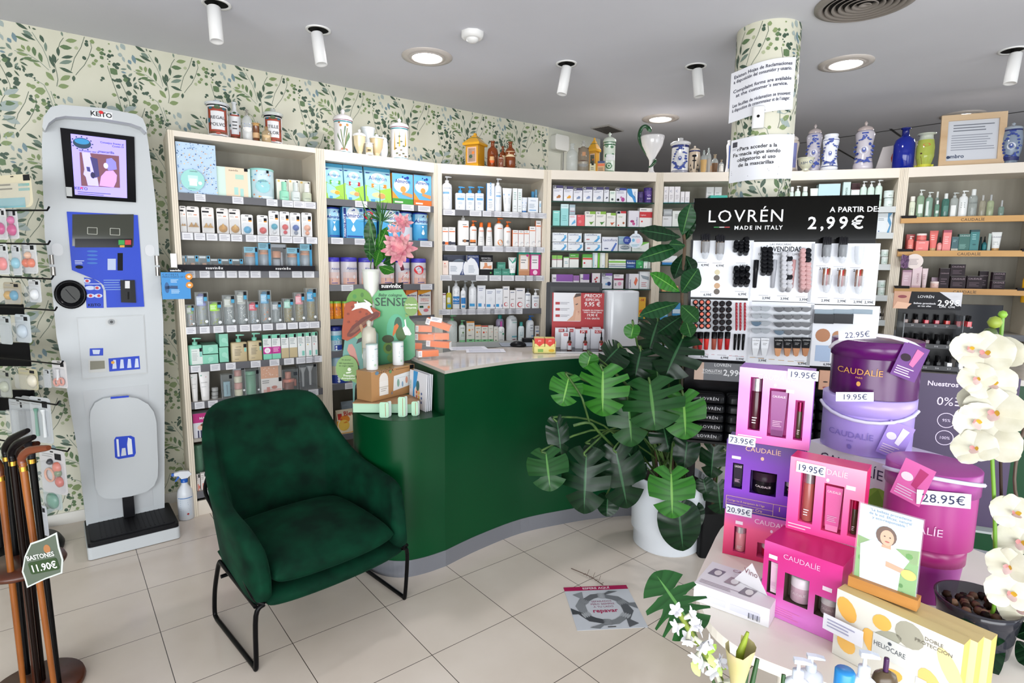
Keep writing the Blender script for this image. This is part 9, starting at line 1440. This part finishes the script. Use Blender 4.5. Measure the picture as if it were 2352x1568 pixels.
hung(64,126,912,1016,'#c9cdd0',[('s',-.15,.45,.3,'#6f9f8c'),('s',.22,.45,.3,'#dfe2e2')],'large pale card with a green brush and white spoon',D=2.93)
hung(84,162,1032,1132,'#d6d4d6',[('r',-.1,.42,.17,'#dda890'),('o',.2,.62,.14,'#d8806c'),('o',.25,.3,.14,'#c86a5c'),('o',-.05,.72,.08,'#3a3a40'),('o',.24,.5,.1,'#7a8a68')],'large white card with a pink ring teether',D=2.9);hung(92,150,1118,1168,'#c4cfcc',[('o',.05,.4,.3,'#6f9f8c')],'clear pack with a green ball below the teether',D=2.97);hung(82,112,1160,1228,'#d2d4da',[],'small white box hanging lowest on the rack',D=2.95)
# walking stick stand
SP=Vector((-1.86,2.05,0));e=empty('stick_stand',SP,0,'round two-tier brown wooden stand for walking sticks in the left foreground','stand');dw=noisy('dark_brown_wood','#4a2412','#5f3018',9,.35,5,(1,1,.3));g=G();g.lathe([(0,0),(.15,0),(.155,.012),(.15,.03),(0,.03)],dw,40,caps=False);g.build('base',e)
zr=ptY(85,1335,1.95).z;g=G();g.lathe([(0,zr),(.125,zr),(.13,zr+.01),(.125,zr+.022),(0,zr+.022)],dw,40,caps=False);g.build('ring',e);g=G();g.lathe([(.014,.03),(.014,zr)],dw,12);g.build('post',e)
hw_=noisy('honey_wood','#7a4414','#a8682a',14,.25,6,(1,1,.15));bw_=mat('#1c0f0b',.25);bl_=mat('#0c0b0c',.25)
for k,(xt,yt,xb,yb,D,m_,hm,hx,nm)in enumerate(((52,1062,128,1600,1.95,hw_,'#7a4228',(60,-12),'honey-coloured stick with a carved reddish handle'),(0,1085,58,1610,1.98,hw_,'#5a3018',(-40,-20),'honey-coloured stick at the very left edge'),(28,1050,92,1600,2.02,bw_,'#181416',(50,-25),'dark brown stick with a black handle'),(14,1040,70,1600,2.10,bl_,'#1a1718',(50,-30),'black stick at the back'),(72,1045,138,1590,2.04,bl_,'#2a2a2e',(-20,-8),'slim black stick with a round metal top, nearest the price sign'),(42,1055,104,1600,2.07,bw_,'#3a1c10',(45,-15),'dark red-brown stick with a hooked handle'))):
 a_,b=ptY(xt,yt,D),ptY(xb,yb,D);d_=(a_-b).normalized();b=a_-d_*((a_.z-.032)/d_.z);e=empty('walking_stick',b,0,nm,'walking stick','walking sticks in the stand');g=G();g.tube([(0,0,0),tuple((a_-b)*.5),tuple(a_-b)],[.009,.0105,.012],m_,12);g.build('shaft',e)
 h0,h1=a_-b,ptY(xt+hx[0],yt+hx[1]-22,D-.03)-b;g=G();g.tube(smooth([h0-d_*.01,h0+d_*.018,h0+d_*.028+(h1-h0)*.3,h1],5),[.0125]*5+[.014]*5+[.015,.014,.013,.012,.011,.009],mat(hm,.25),10);g.build('handle',e);g=G();g.tube([h0-d_*.03,h0-d_*.014],.0132,mat('#c9a04c',.25,1),12);g.build('brass_collar',e)
P=[ptY(x,y,1.86)for x,y in((70,1247),(102,1236),(130,1222),(136,1256),(145,1285),(143,1316),(104,1330),(62,1350),(57,1332),(50,1313),(56,1278))];c=ptY(98,1288,1.86);g=G();Q=[(p.x-c.x,p.z-c.z)for p in P];g.prism(Q[::-1],0,.002,'#c4c8c4');g.surf=lambda x,z:0;g.poly([(x*.92,z*.92)for x,z in Q],'#5f6a5c');g.disc(.02,.045,.012,.016,'#a87448',.001);g.T=Matrix.Rotation(-.21,4,'Y');g.prism(rrect(-.052,.052,-.04,.004,.008),-.0022,-.001,'#2f4a22');g.surf=lambda x,z:-.0022;g.text('BASTONES',0,.012,.017,'#e2e4e0',bold=True,wmax=.1);g.text('11.90€',0,-.032,.026,'#f0f0ee',bold=True,wmax=.095);g.T=None
tag(g.build('price_sign',loc=c),'curvy green price sign for walking sticks reading 11.90','price sign')
# further shelving goods cut by the right edge
b=ptP(2335,640,UP[7],ua(7));product('bot',.07,.25,'#e6b02c','#d8a020','',(b.x+.1,b.y,1.4505),ua(7),'yellow bottle at the right edge of the photo')
